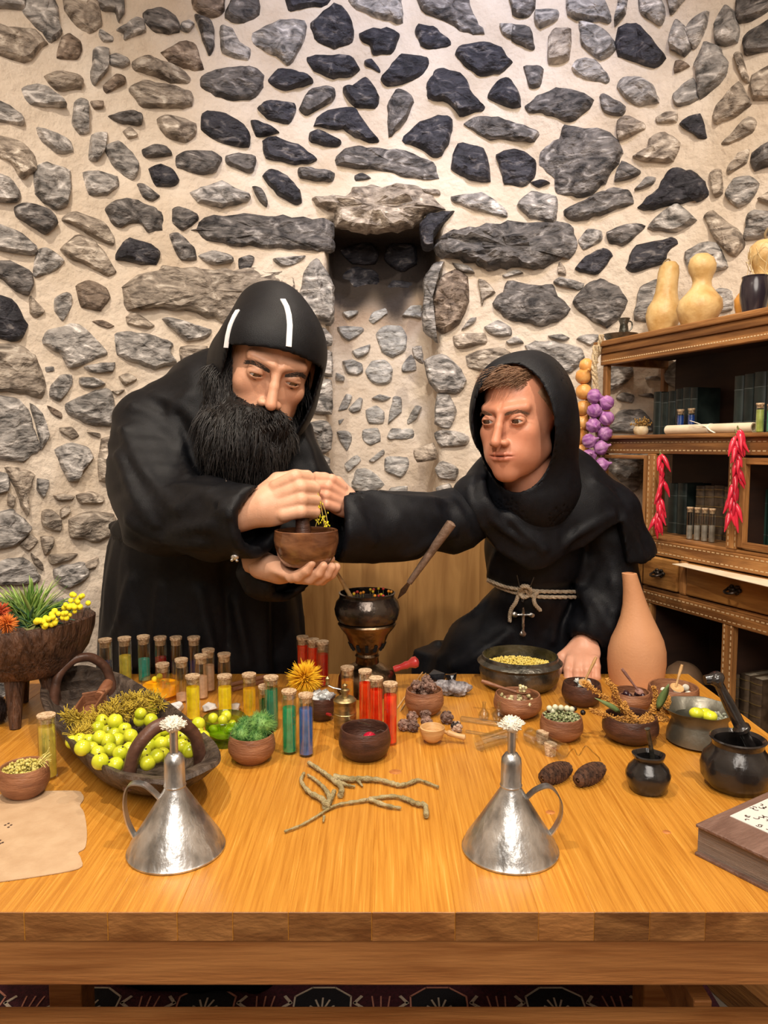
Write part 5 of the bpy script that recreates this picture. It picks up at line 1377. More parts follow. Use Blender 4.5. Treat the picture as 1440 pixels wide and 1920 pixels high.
m_arch = gw('dark_bent_wood', (.05, .022, .014), (.13, .06, .038), stretch=(4, 4, 4), rough=.38, bump=.3)
for sgn, hh, off in ((-1, .058, 0), (1, .060, 0)):
    xx = sgn*ax_.length/2; hw = WW/2*.56; pts = [(xx, -hw, .030), (xx, -hw*1.0, .052), (xx+sgn*.004, -hw*.82, .052+hh*.55), (xx+sgn*.006, -hw*.4, .052+hh*.92), (xx+sgn*.006, 0, .052+hh), (xx+sgn*.006, hw*.4, .052+hh*.92), (xx+sgn*.004, hw*.82, .052+hh*.55), (xx, hw, .052), (xx, hw, .030)]
    mb = MB(); mb.tube(catmull(pts, 6), .0095 if sgn > 0 else .0085, 14); obj('arched_handle', mb, m_arch, tr_)
base = None
fr = [(625, 1015), (600, 1060), (665, 1080), (705, 1020), (722, 1048), (765, 1070), (610, 1120), (545, 1140), (442, 1148), (505, 1185), (490, 1140), (600, 1218), (615, 1268), (660, 1140), (718, 1140), (737, 1215), (672, 1195), (708, 1290), (905, 1275), (878, 1220), (910, 1170), (862, 975), (922, 945), (858, 1015), (925, 1015), (945, 1110), (990, 1160), (962, 1235), (1065, 1085), (1122, 1110), (1115, 1172), (1162, 1200), (1040, 1150), (1215, 1035), (1248, 1118), (1212, 1085), (800, 1110), (790, 1190), (842, 1165), (822, 1245), (700, 1100), (560, 1190), (1010, 1075), (1000, 1225), (1075, 1135)]
rs = random.Random(2); FR = []
for i, (a, b) in enumerate(fr):
    u, v = a/3.27, 1040+b/3.27; z = TZ+.050+(.012 if i % 3 == 0 else 0)+(.006 if i % 2 else 0); p = T(u, v, z)
    if base is None:
        mb = MB(); mb.ball((0, 0, 0), .0112, 20, 14, wob=lambda a, b: 1+.02*math.sin(3*a)-.05*max(0, math.sin(b))**8); base = obj('fruit', mb, m_fruit, None); o = base
    else: o = copy_tree(base)
    o.location = p; o.rotation_euler = (rs.uniform(-1, 1), rs.uniform(-1, 1), rs.uniform(0, 6)); k = rs.uniform(.88, 1.06); o.scale = (k, k, k)
    if i == 0: mb = MB(); mb.lathe([(0, .0100), (.0018, .0103), (.0014, .0116), (0, .0120)], 8); obj('calyx', mb, M('dark_calyx', (.05, .03, .015), rough=.8), o)
    tag(o, 'fruit', 'fruit', 'yellow-green fruits in the basket'); FR.append(o)
rowlabels(FR, 'yellow-green fruit in the carved basket, %s', 6)
def fuzz(name, label, cat, pix, zz, n, mat, seed, ln=(.006, .013), r=.0005, rad=.010, group=None):
    rs = random.Random(seed); ctr = [T(a, b, zz) for a, b in pix]; c0 = sum(ctr, Vector())/len(ctr); mb = MB(); cv = catmull(ctr, 6)
    for q in range(len(cv)-1): pass
    mb.tube([p-c0 for p in cv], .0014, 5)
    for k in range(n):
        p = cv[rs.randrange(len(cv))]-c0; d = Vector((rs.gauss(0, 1), rs.gauss(0, 1), rs.gauss(.3, 1))).normalized(); o_ = p+d*rs.uniform(0, rad); e = o_+(d+Vector((rs.uniform(-.5, .5), rs.uniform(-.5, .5), 0))).normalized()*rs.uniform(*ln)
        mb.tube([o_, (o_+e)/2, e], [r*1.3, r*1.6, r], 4)
        if rs.random() < .5: mb.ball(e, r*2.2, 5, 4)
    o = obj(name, mb, mat, None, c0, flat_angle=180); return tag(o, label, cat, group)
fuzz('dried_goldenrod', 'mustard yellow dried goldenrod lying at the left end of the basket', 'dried flower', [(125, 1345), (150, 1350), (178, 1352)], TZ+.055, 420, m_moss, 1)
fuzz('dried_goldenrod', 'mustard yellow dried goldenrod lying against the wooden scoop', 'dried flower', [(140, 1380), (165, 1368), (185, 1335)], TZ+.055, 380, m_moss, 2)
fuzz('dried_goldenrod', 'bright yellow goldenrod spray heaped behind the fruit in the basket', 'dried flower', [(200, 1335), (235, 1318), (270, 1312), (300, 1320)], TZ+.062, 620, m_moss, 3, rad=.014)
fuzz('dried_goldenrod', 'yellow goldenrod spray in the centre of the basket below the far one', 'dried flower', [(205, 1345), (240, 1335), (270, 1330)], TZ+.058, 420, m_moss, 4, rad=.014)
# wooden scoop in the tray
q = T(172, 1335, TZ+.045); sc_ = thing('wooden_scoop', 'brown wooden grain scoop with round handle lying in the basket', 'scoop', q, math.radians(25)); mb = MB()
mb.box((-.030, -.020, 0), (.030, .020, .003)); mb.box((-.030, -.020, .003), (-.026, .020, .026)) ; mb.box((-.026, -.020, .003), (.030, -.016, .022)); mb.box((-.026, .016, .003), (.030, .020, .022)); mb.v = [(-x if False else x, y, z) for x, y, z in mb.v]
mbm = MB(); mbm.m = Matrix.Rotation(math.radians(70), 4, 'Z'); o = obj('scoop_box', mb, m_bowl, sc_, rot=(.15, .1, math.radians(-110)), smooth=False, bevel=.0015)
mb = MB(); mb.tube([(.014, .018, .020), (.026, .040, .026), (.032, .054, .030)], [.008, .0105, .0095], 14); obj('handle', mb, m_bowl, sc_)
# ------------------------------------------------------------------ footed bowl with plants
pb_ = Vector((W(22, 960, 1.36).x, 1.36, TZ)); sB = pxs(1.36, .93)
fb = thing('footed_bowl', 'large carved dark wooden bowl on legs at the left end of the table', 'bowl', pb_)
z1 = zf(1262, 1.36)-TZ; z2 = zf(1168, 1.36)-TZ; Rb = 141*sB
mb = MB(); mb.lathe([(0, z1), (Rb*.52, z1), (Rb*.70, z1+.008), (Rb*.76, z1+.022), (Rb*.90, z1+.040), (Rb*.985, z2-.02), (Rb, z2), (Rb*.97, z2+.004), (Rb*.94, z2), (Rb*.86, z1+.05), (Rb*.6, z1+.026), (0, z1+.02)], 56, sy=.8, wob=lambda a, z: 1+.012*math.sin(7*a)*(z > z1+.02)); shear(mb, lambda p: (0, 0, .012*p[0]/Rb*(1 if p[2] > z1+.03 else 0))); obj('basin', mb, M('carved_dark_wood', (.03, .013, .008), (.15, .075, .045), scale=18, stretch=(4, 4, .8), rough=.42, bump=2, bscale=60, detail=12, lo=.35, hi=.7, distort=1), fb, flat_angle=50)
for a in (-.35, 1.9, 3.6, 5.0):
    x, y = Rb*.50*math.cos(a), Rb*.42*math.sin(a); mb = MB(); mb.tube([(x*1.25, y*1.25, 0), (x*1.12, y*1.12, z1*.5), (x*.95, y*.95, z1+.012)], [.0095, .013, .019], 10); obj('leg', mb, MATS['carved_dark_wood'], fb)
def blade(mb, o_, d, ln, wd, droop, up=Vector((0, 0, 1))):
    n = 6; pts = []; dd = d.normalized(); p = Vector(o_); 
    for i in range(n+1): pts.append(p.copy()); p = p+dd*ln/n; dd = (dd+Vector((0, 0, -droop/n))).normalized()
    sd = d.cross(Vector((0, 0, 1)));  sd = sd.normalized() if sd.length > .05 else Vector((1, 0, 0)); vs = []; fs = []
    for i, q in enumerate(pts):
        w_ = wd*math.sin(PI*min(.999, (i+.6)/(n+.6))**.8)*.5+.0003; fold_ = Vector((0, 0, w_*.5))
        vs += [q-sd*w_+fold_, q-Vector((0, 0, .0006)), q+sd*w_+fold_, q+Vector((0, 0, .0003))]
    for i in range(n):
        b = i*4
        for k in range(4): fs.append((b+k, b+(k+1) % 4, b+4+(k+1) % 4, b+4+k))
    fs += [(3, 2, 1, 0), (n*4, n*4+1, n*4+2, n*4+3)]; mb.add(vs, fs)
pc_ = W(58, 1165, 1.36); pl = thing('spiky_plant', 'bright green spiky artificial plant rising from the footed bowl', 'plant', pc_); rs = random.Random(31)
m_leafd = M('blue_green_leaf', (.04, .14, .09), (.14, .28, .17), scale=14, rough=.4, rand=.2)
for k in range(120):
    a = rs.uniform(-1, 1); el = rs.uniform(.1, 1.45); d = Vector((math.sin(a*1.5)*math.cos(el)*1.1+a*.25, rs.uniform(-.7, .5)*math.cos(el), math.sin(el))); ln = rs.uniform(.065, .094)*(1 if d.z > .4 else .8)
    mb = MB(); blade(mb, (rs.uniform(-.012, .012), rs.uniform(-.01, .01), rs.uniform(-.012, .006)), d, ln, rs.uniform(.006, .009), rs.uniform(.1, .7)); obj('leaf', mb, m_leaf if d.z > .45 else m_leafd, pl, flat_angle=180)
for nm_, lb, cx, n_ in (('broad_leaf', None, 0, 0),):
    for k in range(5): mb = MB(); blade(mb, (0, -.012, -.012), Vector((.4+k*.2, -.7+k*.1, .25-.1*k)), .055, .022, .6); obj('broad_leaf', mb, M('olive_leaf', (.14, .16, .05), (.26, .26, .10), scale=20, rough=.5), pl, flat_angle=180)
def spiky(name, label, p, n, ln, r, mat, seed, cat='flower', up=.0, core=None, group=None, hemi=-1, par=None):
    rs = random.Random(seed); mb = MB(); mb.ball((0, 0, 0), ln*core if core else ln*.3, 16, 12)
    for k in range(n):
        while True:
            d = Vector((rs.gauss(0, 1), rs.gauss(0, 1), rs.gauss(up, 1))).normalized()
            if d.z > hemi: break
        l_ = ln*rs.uniform(.8, 1.1); e = d*l_+Vector((rs.uniform(-.12, .12), rs.uniform(-.12, .12), rs.uniform(-.1, .1)))*l_; mb.tube([d*ln*.22, (d*ln*.22+e)/2+d*.001, e], [r, r, r*.25], 4)
    o = obj(name, mb, mat, par, p, flat_angle=180)
    if label: tag(o, label, cat, group)
    return o
m_or = M('orange_thistle', (.62, .14, .02), (.80, .26, .04), scale=90, rough=.8); m_ru = M('rust_thistle', (.42, .05, .015), (.6, .10, .03), scale=90, rough=.8); m_gold = M('golden_thistle', (.80, .40, .008), (.88, .56, .02), scale=90, rough=.8)
spiky('thistle_flower', 'rust red dried thistle head in the footed bowl beside the spiky plant', W(-2, 1148, 1.30), 260, .020, .0007, m_ru, 4)
spiky('thistle_flower', 'orange dried thistle head at the near rim of the footed bowl', W(12, 1170, 1.275), 260, .020, .0007, m_or, 5)
ms = thing('mimosa_sprig', 'bright yellow pompom mimosa sprig hanging over the rim of the footed bowl', 'flower sprig', W(110, 1160, 1.30)); rs = random.Random(41)
pth = catmull([W(60, 1172, 1.28), W(95, 1165, 1.28), (W(125, 1150, 1.30)), W(150, 1122, 1.33)], 8); mb = MB(); mb.tube([p-ms.location for p in pth], .0012, 6); obj('stem', mb, m_stem, ms)
b0 = None
for k in range(52):
    t = rs.random()**.8; p = pth[min(int(t*len(pth)), len(pth)-1)]+Vector((rs.uniform(-.013, .013), rs.uniform(-.010, .008), rs.uniform(-.009, .013)))*(.6+.6*t); 
    if b0 is None: mb = MB(); mb.ball((0, 0, 0), .0052, 12, 8, wob=lambda a, b: 1+.04*math.sin(7*a)*math.sin(6*b)); b0 = obj('pompom', mb, m_yel, ms); o = b0
    else: o = b0.copy(); COL.objects.link(o); o.parent = ms
    o.location = p-ms.location; k_ = rs.uniform(.75, 1.1); o.scale = (k_,)*3
# ------------------------------------------------------------------ left odds and ends
par = M('tan_parchment', (.44, .29, .165), (.51, .355, .215), scale=30, rough=.9, bump=.2, bscale=300)
pp = [T(u, v) for u, v in [(-90, 1500), (-40, 1495), (60, 1486), (140, 1484), (154, 1490), (157, 1500), (150, 1512), (158, 1526), (163, 1560), (160, 1590), (147, 1600), (152, 1612), (148, 1630), (70, 1645), (0, 1655), (-90, 1668)]]
c0 = T(40, 1570); cvp = catmull([p-c0 for p in pp], 4, True); ph = thing('parchment_sheet', 'tan parchment sheet with scalloped corners at the left edge of the table', 'paper', (c0.x, c0.y, TZ))
mb = MB(); mb.prism([(p.x, p.y) for p in reversed(cvp)], .0004, .0014); obj('sheet', mb, par, ph, smooth=False)
mb = MB(); mki = M('dark_brown_ink', (.06, .03, .02), rough=.9)
for u, v in ((10, 1549), (16, 1553), (21, 1549), (16, 1546), (0, 1578), (5, 1582), (0, 1584)):
    p = T(u, v)-c0; mb.prism([(p.x+.0016*math.cos(k), p.y+.002*math.sin(k)) for k in [q*PI/4 for q in range(8)]], .0014, .0016)
obj('ink_mark', mb, mki, ph, smooth=False)
bt, p, R, H = bowl('reddish wooden bowl of dried yellow-green flowers in front of the straw coloured vial', 24, 1503, 90, 55, m_bowl)
rs = random.Random(3); mb = MB()
for k in range(700):
    a = rs.uniform(0, 2*PI); q = R*.86*math.sqrt(rs.random()); z = H*.72+.016*(1-(q/R)**2)*rs.random()+rs.uniform(0, .004); mb.ball((q*math.cos(a), q*math.sin(a), z), rs.uniform(.0012, .0026), 5, 4)
for k in range(16):
    a = rs.uniform(-1, 1); mb.tube(catmull([(R*.4*math.cos(a), -R*.3*math.sin(a), H*.8), (R*.9*math.cos(a), R*.6*math.sin(a), H*1.15), (R*1.15*math.cos(a), R*.8*math.sin(a), H*1.2+rs.uniform(-.01, .01))], 4), .0006, 4)
o = obj('dried_blossoms', mb, M('pale_yellow_blossom', (.42, .34, .05), (.70, .62, .22), scale=200, rough=.9), None, p, flat_angle=180); tag(o, 'crumbled yellow-green dried blossoms filling the bowl at the left edge', 'dried flower', kind='stuff')
# pine cones
def pinecone(label, u0, v0, u1, v1, r_px, mat, zc=None, group='small brown pine cones'):
    a = T(u0, v0); b = T(u1, v1); s = pxs(a.y); r = r_px*s; L3 = (b-a); ln = L3.length; d = L3.normalized(); c = (a+b)/2
    o_ = thing('pine_cone', label, 'pine cone', (c.x, c.y, TZ), 0, group); R3 = d.to_track_quat('Z', 'Y').to_matrix().to_4x4(); mb = MB(); mb.m = Matrix.Translation((0, 0, r*.98)) @ R3
    mb.lathe([(0, -ln/2), (r*.40, -ln*.42), (r*.6, 0), (r*.4, ln*.42), (0, ln/2)], 14); obj('core', mb, mat, o_)
    mb = MB(); mb.m = Matrix.Translation((0, 0, r*.98)) @ R3; rows = 12
    for i in range(rows):
        t = -ln/2+ln*(i+.5)/rows; rr = r*math.sin(PI*(.12+.78*(i+.5)/rows))**.6
        for k in range(9):
            a_ = 2*PI*(k+.5*(i % 2))/9; ca, sa = math.cos(a_), math.sin(a_); X_ = Vector((ca, sa, 0)); Y_ = Vector((-sa, ca, 0)); Zv = Vector((0, 0, 1)); th = ln*.016
            q0 = X_*rr*.45+Zv*(t-ln*.02); q1 = X_*rr*1.12+Zv*(t+ln*.015); w0, w1 = rr*.18, rr*.36
            vs = [q0-Y_*w0, q0+Y_*w0, q1+Y_*w1, q1+X_*rr*.05+Zv*ln*.012, q1-Y_*w1]; vs += [p-Zv*th for p in vs]; mb.add(vs, [(0, 1, 2, 3, 4), (9, 8, 7, 6, 5), (0, 5, 6, 1), (1, 6, 7, 2), (2, 7, 8, 3), (3, 8, 9, 4), (4, 9, 5, 0)])
    tag(obj('scales', mb, mat, o_, flat_angle=20), kind='stuff'); return o_
m_pc = M('pine_scale', (.03, .014, .009), (.13, .06, .032), scale=120, rough=.7); 
pinecone('small brown pine cone nearer the oil can, left of the pair', 1016, 1476, 1066, 1455, 17, m_pc)
pinecone('small brown pine cone nearer the black mortar, right of the pair', 1082, 1480, 1128, 1455, 17, m_pc)
pinecone('dark pine cone at the left edge behind the corked vial', -16, 1356, 14, 1352, 24, M('dark_pine_scale', (.025, .014, .012), (.08, .045, .035), scale=120, rough=.7), group='dark pine cone')
# ------------------------------------------------------------------ roots
m_root = M('dried_root', (.22, .17, .07), (.46, .38, .20), scale=60, rough=.8, bump=1.5, bscale=200, c3=(.30, .18, .12))
def rootpiece(name, label, lines):
    allp = [T(360+a/3.43, 1160+b/3.43) for l in lines for a, b, *_ in l[0]]; c = sum(allp, Vector())/len(allp); mb = MB(); rs = random.Random(5)
    for pts, r0, r1 in lines:
        q = [T(360+a[0]/3.43, 1160+a[1]/3.43) for a in pts]; k = len(q); q = [p+Vector((0, 0, (r0+(r1-r0)*i/(k-1))*1.0+.002+(pts[i][2] if len(pts[i]) > 2 else 0)))-Vector((c.x, c.y, TZ)) for i, p in enumerate(q)]
        cv = catmull(q, 6); n = len(cv); mb.tube(cv, [(r0+(r1-r0)*i/(n-1))*(1+.16*math.sin(i*1.9)+rs.uniform(-.08, .08)) for i in range(n)], 9)
    o = obj(name, mb, m_root, None, (c.x, c.y, TZ)); tag(o, label, 'root', 'dried roots in the middle of the table')
X2 = lambda a, b: ((730-360+a/3.6)*3.43, (1200-1160+b/3.6)*3.43)
rootpiece('dried_root', 'forked pale dried root, upper one, reaching toward the glass tubes', [([(750, 945), (830, 1000), (900, 1055), (960, 1110), (955, 1160)], .0030, .0042), ([(910, 1050, .002), (1010, 1058), (1090, 1055), (1200, 1060), (1290, 1082), (1350, 1092), (1440, 1062), X2(150, 975), X2(205, 965), X2(330, 1010)], .0046, .0020), ([(940, 1070), (1000, 1090), (1050, 1095)], .0034, .0015), ([(1060, 1055), (1085, 1080), (1098, 1092)], .003, .001)])
rootpiece('dried_root', 'many-branched pale dried root, lower one, with its tip pointing left', [([(595, 1385), (700, 1345), (800, 1290), (880, 1240), (960, 1210), (1090, 1190), (1200, 1170), (1320, 1165), (1430, 1210), X2(90, 1085), X2(190, 1130), X2(240, 1140), X2(250, 1215)], .0014, .0038), ([(1140, 1185), (1250, 1222), (1345, 1235)], .0036, .0018), ([(720, 1010), (703, 1065), (755, 1140), (840, 1190), (860, 1240)], .0022, .0048), ([(745, 1020), (800, 1060), (858, 1120), (885, 1180), (870, 1240)], .0018, .0044), ([(915, 1130), (890, 1190), (860, 1240)], .003, .0046), ([(850, 1290), (845, 1320)], .002, .001)])
# ------------------------------------------------------------------ bowls
bt, p, R, H = bowl('brown wooden bowl holding spiky green seed balls beside the green glass bowl', 465, 1437, 88, 50, m_bowl)
m_gb = M('spiky_green', (.03, .13, .02), (.20, .38, .09), scale=90, rough=.6)
for i, (a, b, r_, lb) in enumerate(((452, 1378, .019, 'spiky dark green seed ball at the left of the bowl'), (489, 1360, .024, 'spiky green seed ball, the biggest, at the right of the bowl'), (462, 1362, .017, 'spiky green seed ball peeping out behind the others'), (480, 1382, .014, 'small spiky green seed ball low at the front of the bowl'))):
    q = W(a, b, p.y+(-.006, .004, .014, -.012)[i]); spiky('seed_ball', lb, q, 700, r_, .0007, m_gb, 60+i, 'seed ball', group='spiky green seed balls', core=.80)
bt, p, R, H = bowl('dark brown wooden bowl with a crimson glass bulb in it, at the table centre', 683, 1431, 98, 52, m_dbowl, rb=.7)
mb = MB(); mb.ball((0, 0, 0), .0125, 20, 14); q = thing('dropper_bulb', 'crimson glass bulb lying in the dark bowl', 'glass bulb', p+Vector((.008, -.006, H*.62))); obj('bulb', mb, M('crimson_glass', (.42, .004, .03), rough=.08, coat=.8), q)
mb = MB(); mb.tube([(0, -.004, .010), (.018, -.004, .016), (.030, -.004, .012)], .0022, 8); obj('stem', mb, m_gl, q)
a = T(588, 1338)+Vector((0, 0, .006)); b = T(690, 1366)+Vector((0, 0, .038)); b = Vector((p.x+R*.2, p.y, p.z+H+.0035)); ln = b-a
gp = thing('glass_pipette', 'glass pipette with a red end leaning on the rim of the dark bowl', 'pipette', a); mb = MB(); mb.tube([ln*.33, ln], .0024, 10); obj('glass_stem', mb, m_gl, gp); mb = MB(); mb.tube([(0, 0, 0), ln*.33], .0028, 10); obj('red_end', mb, M('red_rubber', (.35, .02, .02), rough=.4), gp)
def cone_nut(m, r):
    rs = random.Random(3); m.ball((0, 0, 0), r*.86, 10, 8)
    for k in range(16):
        ph_ = math.acos(1-2*(k+.5)/16); th = 2.4*k; d = Vector((math.sin(ph_)*math.cos(th), math.sin(ph_)*math.sin(th), math.cos(ph_))); R3 = d.to_track_quat('Z', 'Y').to_matrix().to_4x4(); old = m.m; m.m = old @ Matrix.Translation(d*r*.72) @ R3
        m.lathe([(r*.26, 0), (r*.34, r*.14), (r*.28, r*.27), (r*.08, r*.24), (0, r*.33)], 6); m.m = old
m_nut = M('cypress_cone', (.10, .055, .04), (.32, .20, .155), scale=90, rough=.7, rand=.2, bump=1, bscale=200)
bt, p, R, H = bowl('round brown wooden bowl heaped with cypress cones beside the grey rock', 797, 1345, 73, 44, m_bowl)
pile('cypress_cone', 'cypress cone in the round bowl', 'cone', 'cypress cones in the bowl', p, R*.95, H, .0108, 9, m_nut, 4, shape=cone_nut, dome=.9)
lo_ = [(757, 1362, 'leftmost loose cypress cone beside the red vial'), (773, 1347, 'loose cypress cone just below the left of the bowl'), (798, 1341, 'loose cypress cone touching the bowl front'), (800, 1356, 'loose cypress cone behind the small wooden ladle'), (838, 1348, 'large loose cypress cone right of the bowl'), (856, 1366, 'dark striped cypress cone by the ladle handle'), (775, 1364, 'small cypress cone low in front of the left pair')]
n0 = None
for u, v, lb in lo_:
    mb = MB(); cone_nut(mb, .0125 if 'large' in lb else .0108); o = obj('cypress_cone', mb, M('striped_cone', (.02, .014, .012), (.45, .32, .24), scale=60, rough=.6, lo=.48, hi=.52) if 'striped' in lb else m_nut, None, T(u, v+8)+Vector((0, 0, .0105)), flat_angle=60); tag(o, lb, 'cone', 'loose cypress cones')
# ladle
p = tpos(813, 1397, 12); s = pxs(p.y); ld = thing('wooden_ladle', 'small pale boxwood ladle lying before the cypress cones', 'ladle', p); R = 23*s; mb = MB(); mb.lathe([(0, 0), (R*.4, .001), (R*.85, R*.45), (R, R*1.0), (R*1.02, R*1.3), (R*.94, R*1.36), (R*.86, R*1.28), (R*.8, R*.8), (R*.5, R*.35), (0, R*.28)], 28); obj('cup', mb, m_lwood, ld)
mb = MB(); mb.tube([(R*.9, 0, R*.95), (R*1.15, 0, R*.85), (R*1.3, -.001, R*.85), (R*2.0, -.004, R*.65), (R*2.6, -.006, R*.55), (R*2.68, -.006, R*.54)], [.003, .0028, .0052, .0046, .0052, .003], 12); obj('handle', mb, m_lwood, ld)
# resin bowl with spoon
bt, p, R, H = bowl('brown wooden bowl of pale resin lumps in front of the big pewter pot', 976, 1351, 90, 40, m_bowl)
m_res = M('pale_resin', (.55, .48, .22), (.75, .70, .45), scale=60, rough=.45)
def lump(m, r): m.ball((0, 0, 0), r, 8, 6, wob=lambda a, b: 1+.3*math.sin(3*a+5*b))
pile('resin_lump', 'resin lump in the brown bowl', 'resin', 'resin lumps in the brown bowl', p, R, H*.85, .0042, 34, m_res, 6, shape=lump, dome=.6)
a = p+Vector((-R*.05, 0, H+.002)); b = W(903, 1277, p.y+.02); sp_ = thing('wooden_spoon', 'dark wooden spoon of resin resting across the brown bowl', 'spoon', a); mb = MB(); mb.tube([Vector((0, 0, .001)), (b-a)*.3, (b-a)*.85, b-a], [.0030, .0026, .0042, .0034], 10); obj('handle', mb, m_bowl, sp_)
mb = MB(); mb.lathe([(0, -.002), (.009, .0), (.0125, .004), (.0115, .0045), (.008, .0015), (0, 0)], 18, sx=1.2); obj('spoon_bowl', mb, m_bowl, sp_, (.012, 0, -.002))
pile('resin_lump', 'pale resin lump in the spoon', 'resin', 'resin lumps in the spoon', a+Vector((.012, 0, -.001)), .010, .006, .0032, 7, m_res, 9, shape=lump, dome=1)
# beads bowl
bt, p, R, H = bowl('reddish wooden bowl of green herb and white beads above the corks', 1061, 1394, 80, 42, m_bowl)
rs = random.Random(7); mb = MB()
for k in range(300): a = rs.uniform(0, 2*PI); q = R*.84*math.sqrt(rs.random()); mb.ball((q*math.cos(a), q*math.sin(a), H*.82+rs.uniform(0, .008)), (rs.uniform(.0014, .003), rs.uniform(.0014, .003), .0018), 5, 4)
o = obj('crumbled_herb', mb, M('green_white_herb', (.10, .13, .04), (.46, .48, .28), scale=260, rough=.8, lo=.42, hi=.6), None, p, flat_angle=180); tag(o, 'crumbled green herb filling the reddish bowl', 'herb', kind='stuff')
wb = [(1030, 1328), (1041, 1326), (1052, 1327), (1063, 1328), (1072, 1330), (1036, 1333)]
BD = []
for u, v in wb: mb = MB(); mb.ball((0, 0, 0), .0052, 12, 8); o = obj('bead', mb, M('cream_bead', (.62, .62, .45), rough=.35, rand=.1), None, W(u, v, p.y+R*.55)); tag(o, 'bead', 'bead', 'cream beads'); BD.append(o)
rowlabels(BD, 'cream bead at the back of the reddish bowl, %s', 1)
for u, v, yy, lb in ((1077, 1329, p.y+R*.6, 'shiny black bead at the back rim of the reddish bowl'), (1093, 1336, p.y+R*.35, 'dark red bead at the right rim of the reddish bowl')): mb = MB(); mb.ball((0, 0, 0), .0048, 12, 8); o = obj('bead', mb, M('black_bead', (.012, .008, .008), rough=.15, coat=.5), None, W(u, v, yy)); tag(o, lb, 'bead', 'dark beads')
# dark bowl by the hand with spoon
def woodspoon(label, tip, hd, mat, rb=.010):
    t = thing('wooden_spoon', label, 'spoon', tip); d = Vector(hd)-Vector(tip); mb = MB(); mb.tube([Vector((0, 0, 0)), d*.35, d*.8, d], [.0022, .0021, .0032, .0024], 10); obj('handle', mb, mat, t)
    mb = MB(); mb.lathe([(0, -.003), (rb*.7, -.0015), (rb, .002), (rb*.9, .002), (rb*.6, 0), (0, -.0015)], 18, sy=1.25); obj('spoon_bowl', mb, mat, t, (0, -.006, -.001), rot=(.3, 0, 0)); return t
bt, p, R, H = bowl('dark wooden bowl with grey-white pebbles next to the young man\'s hand', 1099, 1328, 74, 40, m_dbowl)
pile('pebble', 'grey-white pebble beside the hand', 'pebble', 'pebbles in the dark bowl', p, R, H, .0055, 12, M('grey_white_pebble', (.35, .38, .36), (.62, .64, .60), scale=60, rough=.5), 8, shape=lump, dome=.2)
woodspoon('pale wooden spoon standing in the dark bowl of pebbles before the fingers', p+Vector((.004, 0, H*.9+.004)), W(1118, 1232, p.y+.004), m_lwood, .012)
bt, p, R, H = bowl('brown bowl of dark berries below the terracotta bottle', 1194, 1338, 72, 34, m_bowl)
pile('berry', 'dark purple berry in the bowl', 'berry', 'dark berries', p, R, H, .0058, 12, M('dark_berry', (.025, .008, .014), rough=.15, coat=.5), 10, dome=.15)
woodspoon('flat mauve-brown wooden spoon leaning in the bowl of dark berries', p+Vector((.012, -.002, H*.95+.003)), W(1166, 1254, p.y), gw('mauve_wood', (.20, .10, .08), (.30, .16, .13), stretch=(3, 3, 9)), .008)
bt, p, R, H = bowl('wide brown bowl of white balls with a pale spoon, right of the terracotta bottle', 1274, 1340, 92, 44, m_bowl, rim=.97)
pile('white_ball', 'chalky white ball in the wide bowl', 'ball', 'white balls in the wide bowl', p, R, H*.9, .0066, 14, M('chalk_white', (.62, .60, .50), (.75, .73, .66), scale=60, rough=.8), 12, dome=.3)
woodspoon('pale boxwood spoon standing in the bowl of white balls', p+Vector((.002, -.006, H*.9+.004)), W(1279, 1246, p.y), m_lwood, .012)
bt, p, R, H = bowl('dark reddish bowl holding dried amaranth plumes and green leaves', 1194, 1400, 103, 46, m_dbowl)
am = thing('amaranth_bunch', 'golden brown dried amaranth plumes with two green leaves in the dark reddish bowl', 'dried flower', p+Vector((0, 0, H*.9))); m_am = M('golden_amaranth', (.34, .15, .03), (.62, .33, .07), scale=120, rough=.9)
for i, (pts) in enumerate(([(1190, 1345), (1150, 1320), (1110, 1292), (1095, 1280)], [(1190, 1350), (1160, 1315), (1150, 1290), (1138, 1276)], [(1200, 1352), (1160, 1348), (1125, 1338), (1108, 1332)], [(1205, 1350), (1225, 1330), (1230, 1308), (1226, 1290)], [(1210, 1352), (1240, 1340), (1250, 1322), (1254, 1310)], [(1200, 1356), (1225, 1352), (1250, 1348)], [(1180, 1352), (1175, 1335), (1172, 1320)])):
    cv = catmull([W(a, b, p.y-.004*(i % 3)+.003*j) for j, (a, b) in enumerate(pts)], 7); cv = [q-am.location for q in cv]; mb = MB(); mb.tube(cv, .0012, 5); rs = random.Random(70+i)
    for k in range(330):
        t = rs.randrange(len(cv)); q = cv[t]; d = Vector((rs.gauss(0, 1), rs.gauss(0, 1), rs.gauss(.2, 1))).normalized(); w_ = .0085*(1-.45*t/len(cv)); e = q+d*rs.uniform(.5, 1)*w_; mb.tube([q, e], [.0006, .0009], 4); mb.ball(e, rs.uniform(.0008, .0016), 5, 4)
    obj('plume', mb, m_am, am, flat_angle=180)
for a, b, c_ in (((1160, 1338), (1115, 1308), .6), ((1235, 1330), (1254, 1282), .5)):
    A = W(*a, p.y-.008)-am.location; B = W(*b, p.y-.012)-am.location; mb = MB(); blade(mb, A, B-A, (B-A).length, .016, .02); obj('leaf', mb, M('dull_green_leaf', (.10, .16, .05), (.18, .25, .10), scale=30, rough=.55), am, flat_angle=180)
